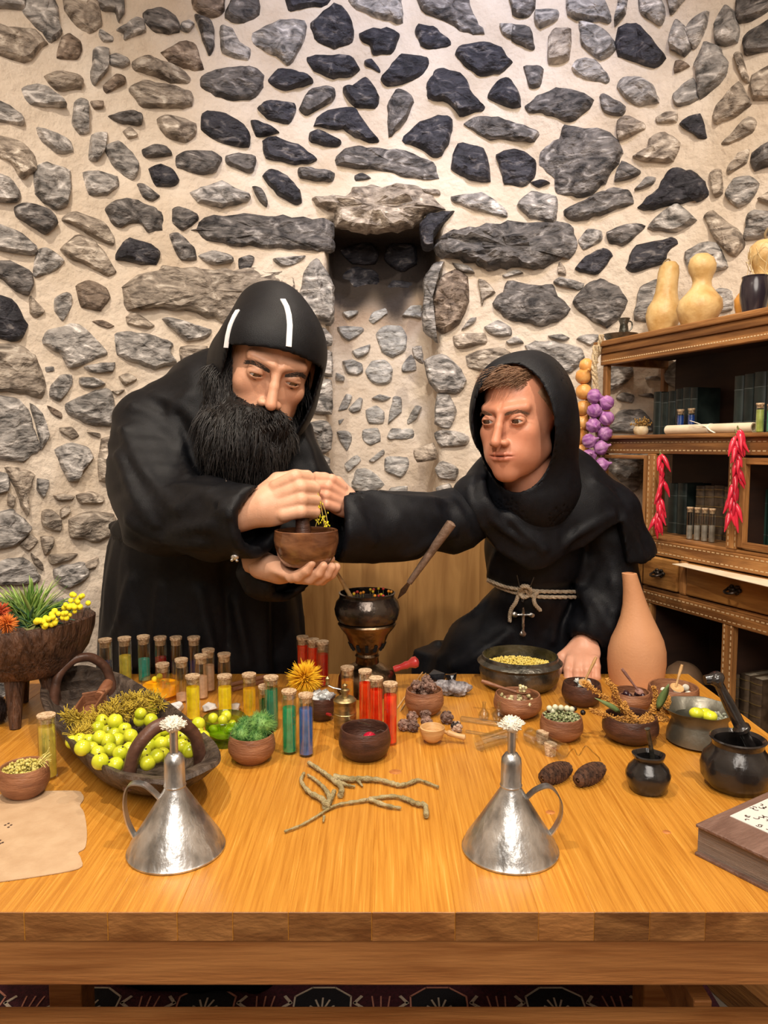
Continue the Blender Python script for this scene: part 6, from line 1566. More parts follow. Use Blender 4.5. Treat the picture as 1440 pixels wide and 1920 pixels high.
# bowl behind thistle with grey cloth; thistle
bt, p, R, H = bowl('dark bowl of crumpled grey foil behind the blue vial', 600, 1354, 56, 42, m_dbowl)
mb = MB(); mb.ball((0, 0, H*.95), (R*.85, R*.8, R*.42), 22, 14, wob=lambda a, b: 1+.16*math.sin(5*a+3*b)+.1*math.sin(11*a-7*b)); o = obj('crumpled_foil', mb, M('grey_foil', (.25, .27, .28), (.6, .62, .62), scale=40, rough=.4, metal=.5, bump=1), None, p); tag(o, 'crumpled grey foil in the dark bowl by the thistle', 'foil')
yy = T(572, 1340).y; th = thing('thistle', 'golden yellow spiky thistle flower in front of the red vials', 'flower', (W(560, 960, yy).x, yy, TZ)); q = W(572, 1272, yy)-th.location
mb = MB(); mb.tube(catmull([(0, 0, 0), (q.x*.5, q.y, q.z*.5), q], 5), .0022, 8); obj('stem', mb, m_stem, th)
spiky('petals', None, q, 520, .034, .0009, m_gold, 77, par=th); tag(th.children[-1], kind='stuff')
# brass grinder
p = tpos(645, 1390, 21); s = pxs(p.y); r = 21*s; z = lambda v: zf(v, p.y)-TZ; gr = thing('brass_grinder', 'small cylindrical brass pepper grinder with a crank beside the red vials', 'grinder', p)
mb = MB(); zt = z(1312); mb.lathe([(0, 0), (r*.96, 0), (r, .002), (r, zt*.62), (r*1.03, zt*.63), (r*1.03, zt*.66), (r, zt*.67), (r, zt-.004), (r*1.03, zt-.003), (r*1.03, zt), (r*.8, zt+.004), (r*.35, zt+.006), (0, zt+.006)], 32); obj('body', mb, m_brass, gr)
mb = MB(); mb.lathe([(0, zt+.005), (r*.3, zt+.006), (r*.3, zt+.013), (r*.42, zt+.014), (r*.42, zt+.018), (r*.2, zt+.020), (r*.25, zt+.026), (0, zt+.029)], 16); obj('spindle', mb, m_brass, gr)
mb = MB(); mb.tube([(0, 0, zt+.017), (-.020, .004, zt+.020), (-.030, .006, zt+.024)], .0022, 8, flat=.5); obj('crank', mb, m_tin, gr); mb = MB(); mb.lathe([(0, 0), (.004, .001), (.003, .006), (.0045, .012), (0, .016)], 12, c=(-.030, .006, zt+.024)); obj('knob', mb, m_brass, gr)
# green glass bowl, amber jar, crystals
p = tpos(413, 1405, 26); s = pxs(p.y); R = 40*s; gg = thing('green_glass_bowl', 'flared pale green glass bowl of fruit and yellow liquid behind the basket', 'glass bowl', p); H = zf(1345, p.y)-TZ
mb = MB(); mb.lathe([(0, 0), (R*.62, 0), (R*.66, .003), (R*.60, .012), (R*.80, H*.45), (R*.92, H*.7), (R*.86, H*.86), (R*1.0, H), (R*.97, H+.0015), (R*.83, H*.87), (R*.88, H*.7), (R*.76, H*.46), (R*.5, .014), (0, .012)], 40); obj('glass', mb, m_ggl, gg)
mb = MB(); mb.lathe([(0, .013), (R*.52, .015), (R*.74, H*.46), (R*.80, H*.55), (0, H*.55)], 32); obj('liquid', mb, liquid('green_yellow', (.50, .60, .03), .5), gg)
pile('fruit', 'fruit in the green glass bowl', 'fruit', 'fruits in the green glass bowl', p, R*.82, H*.95, .0098, 7, m_fruit, 15, dome=.3)
p = tpos(293, 1318, 30); s = pxs(p.y); R = 36*s; aj = thing('amber_jar', 'wide glass jar of amber yellow liquid behind the empty vials', 'jar', p); H = zf(1272, p.y)-TZ
mb = MB(); mb.lathe([(0, 0), (R*.86, 0), (R*.95, .004), (R*.98, H*.8), (R, H), (R*.95, H), (R*.93, H*.8), (R*.9, .008), (0, .006)], 36); obj('glass', mb, m_gl, aj)
mb = MB(); mb.lathe([(0, .008), (R*.88, .009), (R*.91, H*.72), (0, H*.72)], 32); obj('liquid', mb, liquid('amber', (.74, .46, .01), .75), aj)
pile('yellow_bud', 'yellow bud in the amber jar', 'bud', 'yellow buds in the amber jar', p, R*.8, H*1.0, .006, 5, m_yel, 16, dome=.2)
m_qz = M('white_quartz', (.62, .60, .60), (.82, .80, .80), scale=30, rough=.25, bump=.4)
def crystal(name, label, u, v, w, h, mat, seed, cat='crystal', group=None, n=11, sub=0):
    rs = random.Random(seed); p = tpos(u, v, w*.3); s = pxs(p.y); bm = bmesh.new()
    for k in range(n*2):
        a = rs.uniform(0, 2*PI); b = rs.uniform(-.9, 1.2); rr = rs.uniform(.8, 1.0); bm.verts.new((w/2*s*rr*math.cos(a)*math.cos(b*.9), w/2*s*.75*rr*math.sin(a)*math.cos(b*.9), h*s*(.5+.5*math.sin(b))*rr))
    bmesh.ops.convex_hull(bm, input=bm.verts[:]); me = bpy.data.meshes.new(name); lv = [v_ for v_ in bm.verts if not v_.link_faces]; bmesh.ops.delete(bm, geom=lv, context='VERTS'); zmin = min(v_.co.z for v_ in bm.verts)
    for v_ in bm.verts: v_.co.z -= zmin
    bm.to_mesh(me); bm.free(); me.materials.append(mat); o = bpy.data.objects.new(name, me); COL.objects.link(o); o.location = p; bv = o.modifiers.new('b', 'BEVEL'); bv.width = .0008; bv.segments = 1; return tag(o, label, cat, group)
import bmesh
crystal('quartz_chunk', 'white quartz chunk left of the yellow vial with a slanting stem', 322, 1338, 36, 22, m_qz, 1, group='white quartz chunks')
crystal('quartz_chunk', 'white quartz chunk between the two middle yellow vials', 386, 1338, 34, 22, m_qz, 2, group='white quartz chunks')
crystal('quartz_chunk', 'small white quartz chunk right of the vial of yellow granules', 436, 1334, 24, 18, m_qz, 3, group='white quartz chunks')
crystal('grey_stone', 'crumpled pale grey stone behind the basket near the amber jar', 243, 1298, 34, 20, M('pale_grey_stone', (.36, .33, .29), (.6, .56, .5), scale=40, rough=.7, bump=1), 4, 'stone')
m_obs = M('black_obsidian', (.008, .009, .012), rough=.12, coat=.5); m_roc = M('grey_sparkling_rock', (.10, .09, .10), (.42, .40, .42), scale=90, rough=.5, bump=2, bscale=120)
crystal('obsidian', 'shiny black obsidian shard at the back left of the grey rock', 818, 1288, 46, 34, m_obs, 5, 'stone', 'obsidian shards', n=6)
crystal('obsidian', 'shiny black obsidian shard standing behind the grey rock', 850, 1284, 34, 26, m_obs, 6, 'stone', 'obsidian shards', n=5)
crystal('obsidian', 'flat black obsidian shard touching the bowl of cypress cones', 806, 1300, 32, 18, m_obs, 8, 'stone', 'obsidian shards', n=5)
mb = MB(); mb.ball((0, 0, 0), (.040, .017, .015), 26, 16, wob=lambda a, b: 1+.12*math.sin(4*a+2*b)+.08*math.sin(9*a-5*b)+.05*math.sin(17*a+9*b)); o = obj('grey_rock', mb, m_roc, None, tpos(848, 1310, 14)+Vector((0, .008, .014)), rot=(0, 0, -.15)); tag(o, 'long rough grey sparkling rock lying right of the bowl of cypress cones', 'stone')
# incense sticks
for k, (a, b, lb) in enumerate((((744, 1330), (792, 1262), 'thin brown incense stick, left one of the pair near the red handle'), ((750, 1335), (798, 1264), 'thin brown incense stick, right one of the pair near the red handle'))):
    A = T(*a); B = T(*b); mb = MB(); mb.tube([Vector((0, 0, .0016)), B-A+Vector((0, 0, .0016))], .0015, 6); o = obj('incense_stick', mb, m_lwood, None, A); tag(o, lb, 'incense stick', 'incense sticks')
for (a, b), lb in ((((498, 1272), (432, 1288)), 'brown cinnamon stick behind the middle vials, rear one'), (((500, 1280), (436, 1297)), 'brown cinnamon stick behind the middle vials, front one')):
    A = T(*a); B = T(*b); mb = MB(); mb.tube([Vector((0, 0, .0046)), B-A+Vector((0, 0, .0046))], .0045, 12); o = obj('cinnamon_stick', mb, m_bowl, None, A); tag(o, lb, 'cinnamon stick', 'cinnamon sticks')
# ------------------------------------------------------------------ tall censer and pot
p = tpos(688, 1312, 54); y = p.y; s = pxs(y, .85); z = lambda v: zf(v, y)-TZ
cs = thing('metal_stand', 'tall burnished bronze burner stand with a red side handle at the table centre', 'burner', p)
pr = [(0, 0), (56, 1312), (57, 1305), (56, 1290), (54, 1268), (48, 1256), (30, 1246), (22, 1242), (21, 1232), (23, 1228), (20, 1224), (22, 1219), (27, 1214), (33, 1206), (40, 1188), (50, 1176), (55, 1168)]
mb = MB(); prof = [(0, 0)]+[(a*s, max(0, z(b)-(0 if b < 1300 else 0))) for a, b in pr[1:]]; z0_ = prof[1][1]; prof = [(0, .0)]+[(56*s, 0), (57*s, .004)]+prof[3:]+[(53*s, z(1165)), (30*s, z(1172)), (0, z(1174))]; mb.lathe(prof, 44); obj('burner_body', mb, m_gun, cs)
mb = MB()
for k in range(12):
    a = 2*PI*k/12; r = 31*s; c_ = Vector((r*math.cos(a), r*math.sin(a), z(1209))); mb.m = Matrix.Translation(c_) @ Matrix.Rotation(a, 4, 'Z') @ Matrix.Rotation(.45, 4, 'Y'); mb.box((-.001, -.0032, -.0075), (.0026, .0032, .0075))
mb.m = Matrix.Identity(4); tag(obj('vent_slots', mb, M('dark_slot', (.004, .004, .004), rough=1), cs, smooth=False), kind='stuff')
mb = MB(); A = Vector((50*s, 0, z(1255))); B = W(785, 1239, y)-p; D = B-A; mb.tube([A, A+D*.1, A+D*.25, A+D*.38, A+D*.50, A+D*.60, A+D*.68, A+D*.80, A+D*.93, B], [.0062, .0070, .0060, .0068, .0084, .0072, .0092, .0122, .0112, .004], 16); obj('red_handle', mb, M('worn_red_paint', (.42, .02, .025), (.55, .06, .05), scale=40, rough=.3, coat=.3), cs)
zp = z(1167); pot = thing('metal_pot', 'round dark polished metal pot of small berries set on the burner stand', 'pot', p+Vector((0, 0, zp)))
zz = lambda v: z(v)-zp
mb = MB(); R = 61*s; mb.lathe([(0, .001), (50*s, .001), (56*s, zz(1160)), (60*s, zz(1150)), (R, zz(1140)), (58*s, zz(1128)), (52*s, zz(1120)), (51*s, zz(1116)), (53*s, zz(1111)), (50*s, zz(1110)), (49*s, zz(1116)), (54*s, zz(1130)), (52*s, zz(1150)), (0, zz(1155))], 44, wob=lambda a, q: 1+.006*math.sin(7*a+q*300)); obj('vessel', mb, m_ipot, pot)
mb = MB(); mb.lathe([(0, 0), (46*s, 0), (0, .001)], 24, c=(0, 0, zz(1122))); obj('seeds', mb, M('dark_seed_bed', (.03, .015, .01), rough=.9), pot)
rs = random.Random(22); cc = [M('scarlet_berry', (.62, .06, .04), rough=.3), M('golden_berry', (.75, .50, .03), rough=.3), M('orange_berry', (.70, .25, .02), rough=.3)]
BS = []
for k in range(18):
    a = rs.uniform(0, 2*PI); q = 40*s*math.sqrt(rs.random()); hh = rs.uniform(.002, .014)+.004; o = thing('berry_stalk', ('scarlet', 'golden', 'orange')[k % 3]+' berry on a short stalk in the dark metal pot', 'berry', pot.location+Vector((q*math.cos(a)+.008, q*math.sin(a), zz(1122))), 0, ('scarlet', 'golden', 'orange')[k % 3]+' berries in the metal pot')
    mb = MB(); mb.ball((0, 0, hh), .0031, 10, 7); obj('berry', mb, cc[k % 3], o); mb = MB(); mb.tube([(0, 0, 0), (0, 0, hh)], .0008, 4); obj('stalk', mb, m_stem, o); BS.append(o)
for k in range(3): rowlabels([o for o in BS if o['label'].startswith(('scarlet', 'golden', 'orange')[k])], ('scarlet', 'golden', 'orange')[k]+' berry in the metal pot, %s', 3)
A = W(656, 1116, y-.006); B = W(629, 1069, y-.012); mb = MB(); D = B-A; mb.tube([D*-.25, D*.0, D*.5, D*.92, D], [.0046, .0046, .0042, .0036, .0014], 10); o = obj('wooden_stick', mb, m_lwood, None, A); tag(o, 'short pale pointed wooden stick standing in the dark metal pot', 'stick')
tl = thing('pestle_tool', 'long wooden-handled tool with a dark blade leaning from the metal pot', 'tool', W(745, 1124, y-.02)); B = W(848, 979, y-.05)-tl.location; mb = MB(); c1 = B*.22
mb.tube([c1, c1+(B-c1)*.3, c1+(B-c1)*.7, B*.985, B], [.0060, .0074, .0090, .0104, .005], 14); obj('handle', mb, gw('weathered_grey_wood', (.085, .05, .032), (.21, .14, .10), stretch=(5, 5, 5), rough=.5), tl)
n_ = B.cross(Vector((0, 1, 0))).normalized(); mb = MB(); mb.add([Vector((0, 0, 0)), c1*.5+n_*.0062, c1+n_*.0035, c1-n_*.0035, c1*.5-n_*.0062, Vector((0, .002, 0)), c1*.5+n_*.0062+Vector((0, .002, 0)), c1+n_*.0035+Vector((0, .003, 0)), c1-n_*.0035+Vector((0, .003, 0)), c1*.5-n_*.0062+Vector((0, .002, 0))], [(0, 1, 2, 3, 4), (9, 8, 7, 6, 5), (0, 5, 6, 1), (1, 6, 7, 2), (2, 7, 8, 3), (3, 8, 9, 4), (4, 9, 5, 0)]); obj('blade', mb, m_ipot, tl, smooth=False)
# ------------------------------------------------------------------ big pewter pot
p = tpos(979, 1302, 52); y = p.y; s = pxs(y); z = lambda v: zf(v, y)-TZ
bp_ = thing('pewter_pot', 'wide low pewter pot of yellow pellets in front of the seated young man', 'pot', p); zr_ = z(1228)
mb = MB(); mb.lathe([(0, 0), (50*s, 0), (62*s, .004), (71*s, zr_*.25), (75*s, zr_*.5), (73*s, zr_*.70), (76*s, zr_*.76), (79*s, zr_*.80), (75*s, zr_*.86), (71*s, zr_*.9), (70*s, zr_), (68*s, zr_+.001), (68*s, zr_*.85), (70*s, zr_*.6), (60*s, .012), (0, .008)], 56, wob=lambda a, q: 1+.003*math.sin(20*a)*(q < zr_*.6)); obj('vessel', mb, m_pewter, bp_)
rs = random.Random(9); mb = MB()
for k in range(1100): a = rs.uniform(0, 2*PI); q = 66*s*math.sqrt(rs.random()); mb.ball((q*math.cos(a), q*math.sin(a), zr_*.60+rs.uniform(0, .010)*(1-(q/(66*s))**2)+rs.uniform(0, .003)), .0024, 6, 4)
mb.lathe([(0, 0), (66*s, 0), (0, .001)], 24, c=(0, 0, zr_*.59)); o = obj('yellow_pellets', mb, M('yellow_pellet', (.62, .46, .06), (.80, .66, .20), scale=100, rough=.6), None, p, flat_angle=180); tag(o, 'small pale yellow pellets filling the wide pewter pot', 'pellets', kind='stuff')
# terracotta bottle
p = tpos(1202, 1291, 44); y = p.y; s = pxs(y); z = lambda v: zf(v, y)-TZ; tb = thing('terracotta_bottle', 'smooth orange terracotta bottle with a slender leaning neck beside the hand', 'bottle', p)
pr = [(47, 1283), (51, 1262), (53, 1240), (52, 1218), (47, 1198), (38, 1178), (29, 1156), (22.5, 1134), (18, 1110), (15, 1090), (13.5, 1075)]
mb = MB(); mb.lathe([(0, 0), (42*s, 0), (45*s, .003)]+[(a*s, z(b)) for a, b in pr]+[(9*s, z(1074)), (8.5*s, z(1084)), (0, z(1086))], 56); zt = z(1072); shear(mb, lambda q: (-19*s*max(0, (q[2]/zt-.45)/.55)**1.5 if q[2] > .45*zt else 0, 0, 0)); obj('body', mb, m_terra, tb)
# small and big mortars
p = tpos(1231, 1494, 28); y = p.y; s = pxs(y); z = lambda v: zf(v, y)-TZ; sm = thing('small_mortar', 'small squat black stone mortar in front of the amaranth bowl', 'mortar', p)
mb = MB(); mb.lathe([(0, 0), (30*s, 0), (34*s, .004), (40*s, z(1458)), (41*s, z(1450)), (36*s, z(1438)), (26*s, z(1428)), (25*s, z(1424)), (29*s, z(1419)), (30*s, z(1414)), (26*s, z(1413)), (22*s, z(1420)), (26*s, z(1445)), (0, z(1465))], 36, wob=lambda a, q: 1+.035*math.sin(5*a+1)*(.5+.5*math.sin(q*150))); obj('vessel', mb, m_black, sm, flat_angle=35)
ps = thing('metal_pestle', 'thin grey metal rod standing in the small black mortar', 'pestle', W(1226, 1432, y)); B = W(1214, 1366, y-.005)-ps.location; mb = MB(); mb.tube([Vector((0, 0, -.004)), B*.5, B*.95, B], [.0040, .0032, .0030, .0042], 12); obj('rod', mb, m_pewter, ps)
p = tpos(1402, 1494, 40); y = p.y; s = pxs(y); z = lambda v: zf(v, y)-TZ; bmor = thing('large_mortar', 'large glossy black faceted mortar at the right table edge', 'mortar', p)
mb = MB(); mb.lathe([(0, 0), (44*s, 0), (52*s, .006), (61*s, z(1455)), (63*s, z(1435)), (58*s, z(1416)), (48*s, z(1404)), (45*s, z(1396)), (47*s, z(1388)), (50*s, z(1384)), (47*s, z(1382)), (41*s, z(1388)), (40*s, z(1400)), (50*s, z(1435)), (30*s, z(1460)), (0, z(1465))], 48, wob=lambda a, q: 1+.03*abs(math.sin(4*a))*(1 if q < z(1408) else 0)); obj('vessel', mb, m_black, bmor, flat_angle=28)
pe = thing('black_pestle', 'long glossy black pestle leaning out of the large mortar', 'pestle', W(1414, 1412, y)); B = W(1340, 1268, y+.0)-pe.location; D = B
mb = MB(); ks = [(0, .008), (.08, .0075), (.20, .0070), (.28, .0085), (.30, .0125), (.34, .0125), (.36, .0090), (.42, .0085), (.60, .0090), (.80, .0070), (.90, .0072), (.95, .0120), (.99, .0125), (1.03, .008)]
mb.tube([D*a for a, b in ks], [b for a, b in ks], 16); obj('shaft', mb, m_black, pe, flat_angle=50)
mb = MB(); mb.tube([D*.97, D*.97+Vector((-.016, 0, -.002))], [.0085, .0070], 12); obj('knob', mb, m_black, pe)
# grey pitcher
p = tpos(1326, 1408, 44); y = p.y; s = pxs(y); z = lambda v: zf(v, y)-TZ; gp_ = thing('pewter_pitcher', 'dull grey scalloped pewter bowl with a spout holding yellow-green fruit', 'bowl', p)
def wb_(a, q): k = max(0, (q-z(1350))/(z(1318)-z(1350))); return 1+k*(.06*math.sin(7*a)+.14*math.exp(-((a-PI*1.06)/.3)**2))
mb = MB(); mb.lathe([(0, 0), (44*s, 0), (52*s, .004), (58*s, z(1386)), (57*s, z(1372)), (50*s, z(1354)), (49*s, z(1346)), (58*s, z(1331)), (64*s, z(1326)), (61*s, z(1327)), (47*s, z(1346)), (48*s, z(1356)), (54*s, z(1374)), (0, z(1392))], 60, wob=wb_); obj('vessel', mb, M('dull_pewter', (.12, .12, .095), (.26, .25, .21), scale=14, rough=.42, metal=.7, bump=.4), gp_)
for i, (u, v, dy, lb) in enumerate(((1306, 1337, .0, 'yellow-green fruit at the left in the grey scalloped bowl'), (1331, 1343, -.006, 'yellow-green fruit at the front of the grey scalloped bowl'), (1322, 1338, .012, 'yellow-green fruit at the back of the grey scalloped bowl'))): mb = MB(); mb.ball((0, 0, 0), (.0125, .0115, .0095), 16, 12); o = obj('fruit', mb, m_fruit, None, W(u, v, y+dy)); tag(o, lb, 'fruit', 'fruits in the grey bowl')
mb = MB(); rs = random.Random(2)
for k in range(60): mb.ball((rs.uniform(-.016, .016), rs.uniform(-.012, .012), rs.uniform(-.003, .004)), .0026, 6, 4)
o = obj('grey_seeds', mb, M('grey_green_seed', (.20, .22, .16), (.4, .42, .34), scale=80, rough=.7), None, W(1352, 1345, y)); tag(o, 'small heap of grey-green seeds at the right in the grey scalloped bowl', 'seeds', kind='stuff')
# ------------------------------------------------------------------ glassware lying about
def lying(label, a, b, r_px, name='glass_test_tube', bulb=0):
    A = T(*a); B = T(*b); s = pxs(A.y); r = r_px*s; D = B-A; t = thing(name, label, 'glass tube', (A.x, A.y, TZ), 0, 'loose laboratory glassware'); L3 = D.length
    mb = MB(); mb.m = Matrix.Translation((0, 0, r+.0004)) @ D.to_track_quat('Z', 'Y').to_matrix().to_4x4(); k = r*.1
    mb.lathe([(0, 0), (r*.6, r*.15), (r, r*.6), (r, L3-.001), (r*1.12, L3), (r-k, L3), (r-k, r*.7), (0, r*.2)], 20); obj('glass', mb, m_gl, t); return t
lying('wide empty test tube lying left of the right oil can spout', (968, 1386), (898, 1408), 14); lying('wide empty test tube lying toward the pine cones', (985, 1388), (1055, 1424), 14)
lying('slim glass tube lying below the clear flask', (862, 1352), (958, 1366), 5); lying('thin glass rod lying between the tubes and the ladle', (872, 1374), (955, 1388), 3)
for u, v, r_, lb in ((940, 1356, 13, 'small clear round flask beside the resin bowl'), (912, 1352, 11, 'small clear round flask left of its twin near the resin bowl')):
    p = tpos(u, v, r_*.6); s = pxs(p.y); r = r_*s; t = thing('glass_flask', lb, 'flask', p, 0, 'loose laboratory glassware'); mb = MB(); mb.lathe([(0, 0), (r*.6, 0), (r, r*.7), (r*.95, r*1.2), (r*.5, r*1.7), (r*.3, r*2.0), (r*.3, r*3.0), (r*.4, r*3.05), (r*.25, r*3.0), (r*.25, r*2.0), (r*.8, r*1.2), (r*.85, r*.7), (0, r*.2)], 20); obj('glass', mb, m_gl, t)
for u, v, lb in ((1025, 1398, 'small loose cork, rear one, in front of the reddish bowl'), (1041, 1420, 'small loose cork, front one, nearer the pine cones')):
    p = tpos(u, v, 10); s = pxs(p.y); mb = MB(); mb.lathe([(0, 0), (9.5*s, 0), (12*s, 22*s), (11.5*s, 23*s), (0, 23*s)], 20); o = obj('cork', mb, m_cork, None, p); tag(o, lb, 'cork', 'loose corks')
cl = catmull([T(a, b)+Vector((0, 0, .0012)) for a, b in ((1062, 1420), (1075, 1405), (1085, 1418), (1098, 1400), (1112, 1412), (1125, 1425), (1118, 1440))], 6); c0 = cl[0]; mb = MB(); mb.tube([p-c0 for p in cl], .0011, 6); o = obj('glass_coil', mb, m_gl, None, c0); tag(o, 'thin curly glass thread lying above the right pine cone', 'glass tube')
# ------------------------------------------------------------------ book
hB = .040; P0 = T(1302, 1603); zt = TZ+hB; A = T(1302, 1552, zt); B = T(1440, 1490, zt); C = T(1440, 1622, zt)
d1 = (B-A); d1.z = 0; d1.normalize(); bk = thing('leather_book', 'thick brown book with a patterned white label lying at the right edge of the table', 'book', (P0.x, P0.y, TZ), math.atan2(d1.y, d1.x))
m_lea = gw('brown_grained_leather', (.13, .07, .05), (.21, .125, .095), stretch=(2, 9, 9), rough=.5, bump=.6); m_pg = M('grey_page_edges', (.16, .12, .095), (.27, .21, .17), scale=12, stretch=(.6, .6, 40), rough=.8, bump=.6, bscale=60)
BL, BW = .19, .165
mb = MB(); mb.box((0, -BW, 0), (BL, 0, .004)); obj('cover', mb, m_lea, bk, smooth=False, bevel=.001); mb = MB(); mb.box((0, -BW, hB-.004), (BL, 0, hB)); obj('cover', mb, m_lea, bk, smooth=False, bevel=.001)
mb = MB(); mb.box((.006, -BW+.006, .004), (BL-.006, -.0, hB-.004)); obj('page_block', mb, m_pg, bk, smooth=False)
mb = MB(); mb.box((.052, -BW+.02, hB), (.15, -.012, hB+.0008)); obj('label_panel', mb, M('cream_label', (.62, .60, .56), rough=.7), bk, smooth=False)
mb = MB(); rs = random.Random(17)
for k in range(150):
    cx, cy = rs.uniform(.056, .146), rs.uniform(-BW+.024, -.016); r0 = rs.uniform(.002, .004); st = rs.uniform(0, 6)
    pts = [(cx+r0*math.cos(st+q*.8), cy+r0*math.sin(st+q*.8)) for q in range(5)]
    for (x0, y0), (x1, y1) in zip(pts, pts[1:]):
        d = Vector((x1-x0, y1-y0)).normalized(); n = Vector((-d.y, d.x))*.0007; mb.prism([(x0+n.x, y0+n.y), (x0-n.x, y0-n.y), (x1-n.x, y1-n.y), (x1+n.x, y1+n.y)], hB+.0008, hB+.0010)
tag(obj('floral_ornament', mb, mki, bk, smooth=False), kind='stuff')
# ------------------------------------------------------------------ the bowl and pestle in the older man's hands, the sprig
yb = 1.335; s = pxs(yb, 1.07); hbp = Vector((W(574, 960, yb).x, yb, zf(1061, yb))); z = lambda v: zf(v, yb)-hbp.z
hb = thing('mortar_bowl', 'polished brown wooden mortar bowl held up by the bearded man', 'bowl', hbp); H = z(993)
mb = MB(); mb.lathe([(0, 0), (32*s, 0), (42*s, .003), (54*s, z(1040)), (60*s, z(1018)), (60.5*s, z(1008)), (59*s, H-.001), (57*s, H), (53*s, H-.001), (53*s, z(1010)), (46*s, z(1040)), (0, z(1050))], 48); obj('cup', mb, gw('polished_walnut', (.085, .03, .012), (.24, .105, .045), (.30, .14, .065), stretch=(3, 3, 9), rough=.2, bump=.15, coat=.5), hb)
pp_ = Vector(fO)+Vector(fX)*.085+Vector(fY)*.018; A = Vector((pp_.x+.006, yb+.002, hbp.z+.02)); dirp = (pp_-A); mb = MB(); mb.tube([Vector((0, 0, 0)), dirp*.25, dirp*.6, dirp*1.25], [.013, .015, .0125, .010], 16); o = obj('pestle', mb, m_dbowl, None, A); tag(o, 'dark wooden pestle gripped in the bearded man\'s fist', 'pestle')
sgp = W(596, 930, 1.355); sg_ = thing('yellow_sprig', 'tiny yellow flower sprig pinched by the young man over the mortar bowl', 'flower sprig', sgp); rs = random.Random(51); mst = M('straw_stem', (.55, .40, .10), rough=.8)
for k in range(9):
    e = Vector((rs.uniform(-.010, .018), rs.uniform(-.01, .004), -rs.uniform(.018, .062))); cv = catmull([Vector((0, 0, .006)), e*.5+Vector((rs.uniform(-.004, .004), 0, 0)), e], 4); mb = MB(); mb.tube(cv, .0006, 4)
    obj('stem', mb, mst, sg_); mb = MB()
    for q in range(13): c_ = cv[rs.randrange(3, len(cv))]+Vector((rs.uniform(-.004, .004), rs.uniform(-.004, .004), rs.uniform(-.004, .004))); mb.ball(c_, (.0011, .0011, .002), 6, 4)
    obj('buds', mb, m_yel, sg_)
# ================================================================== CABINET CONTENTS
CR = math.atan2(SY, SX)
def cpos(u, d, z):
    s = cab_s(u, d); return cabp(s, d, z), s
def bookrow(us, d, z0, hs, mats, labels, group, dep=.10, bands=False):
    for i in range(len(us)-1):
        s0, s1 = cab_s(us[i], d), cab_s(us[i+1], d); th = (s1-s0)*.95; h = hs[i % len(hs)]
        t = thing('book', labels[i % len(labels)], 'book', cabp(s0, d, z0), CR, group); t['label'] = labels[i]
        mb = MB(); mb.box((0, 0, 0), (.0022, dep, h)); mb.box((th-.0022, 0, 0), (th, dep, h)); 
        n = 6; pts = [(th/2-th/2*math.cos(PI*k/n), -.006*math.sin(PI*k/n)) for k in range(n+1)]
        mb.prism([(x, y) for x, y in pts]+[(th-.0015, .002), (.0015, .002)], 0, h); obj('cover', mb, mats[i % len(mats)], t, flat_angle=35)
        mb = MB(); mb.box((.0022, .002, .003), (th-.0022, dep-.003, h-.003)); obj('page_block', mb, MATS['old_pages'], t, smooth=False)
        if bands:
            mb = MB()
            for k in (.08, .24, .42, .60, .78, .92): mb.prism([(x, y*1.18-.0004) for x, y in pts]+[(th, .001), (0, .001)], h*k, h*k+.0022)
            tag(obj('gilt_bands', mb, MATS['dull_gilt'], t, smooth=False), kind='stuff')
        else:
            mb = MB()
            for k in (.2, .75): mb.prism([(x, y*1.1-.0003) for x, y in pts]+[(th, .001), (0, .001)], h*k, h*k+.0018)
            obj('spine_bands', mb, MATS['dull_silver_band'], t, smooth=False)
M('old_pages', (.30, .25, .18), (.4, .34, .25), scale=40, rough=.9); M('dull_gilt', (.22, .15, .06), rough=.45, metal=.5); M('dull_silver_band', (.07, .085, .08), rough=.5)
m_bk1 = M('black_green_leather', (.006, .012, .011), (.018, .028, .025), scale=30, rough=.45, rand=.3); m_bk2 = M('old_brown_leather', (.045, .028, .016), (.11, .075, .045), scale=50, rough=.55, rand=.25); m_bk3 = M('dark_green_leather', (.006, .03, .022), (.015, .05, .04), scale=30, rough=.45, rand=.3)
NT = ['first', 'second', 'third', 'fourth', 'fifth', 'sixth', 'seventh', 'eighth']
bookrow([1222, 1236, 1249, 1263, 1276, 1290, 1303], .115, SHZ, [.118, .114, .116, .120, .122, .120], [m_bk1], ['thin black-green book on the upper shelf, %s from the open cabinet end' % NT[i] for i in range(6)], 'black-green books on the upper shelf', dep=.075)
bookrow([1371, 1389, 1407, 1430, 1452, 1476], .10, SHZ, [.135, .137, .139, .14], [m_bk1], ['tall black-green book on the upper shelf, %s right of the scroll ribbon' % NT[i] for i in range(5)], 'tall books on the upper shelf', dep=.085)
bookrow([1307, 1323, 1341, 1360, 1380], .10, 1.044, [.128, .130, .132, .130], [m_bk2], ['old brown book with gilt bands, %s from the left behind the clear vials' % NT[i] for i in range(4)], 'old brown books in the glazed bay', dep=.08, bands=True)
bookrow([1255, 1272, 1290], .10, 1.044, [.130, .132], [m_bk1], ['dark book deep in the shadow of the glazed bay, %s from the chili string' % NT[i] for i in range(2)], 'dark books in the glazed bay', dep=.08)
bookrow([1388, 1404, 1424, 1448], .06, .60, [.145, .150, .150], [m_bk2], ['ornate old brown book on the lowest visible shelf, %s right of the stile' % NT[i] for i in range(3)], 'old brown books on the lower shelf', dep=.12, bands=True)
bookrow([1425, 1442, 1460], .10, 1.044, [.130, .13], [m_bk3], ['dark green book behind the cabinet door glass, %s from the left' % NT[i] for i in range(2)], 'dark green books behind the door', dep=.08)
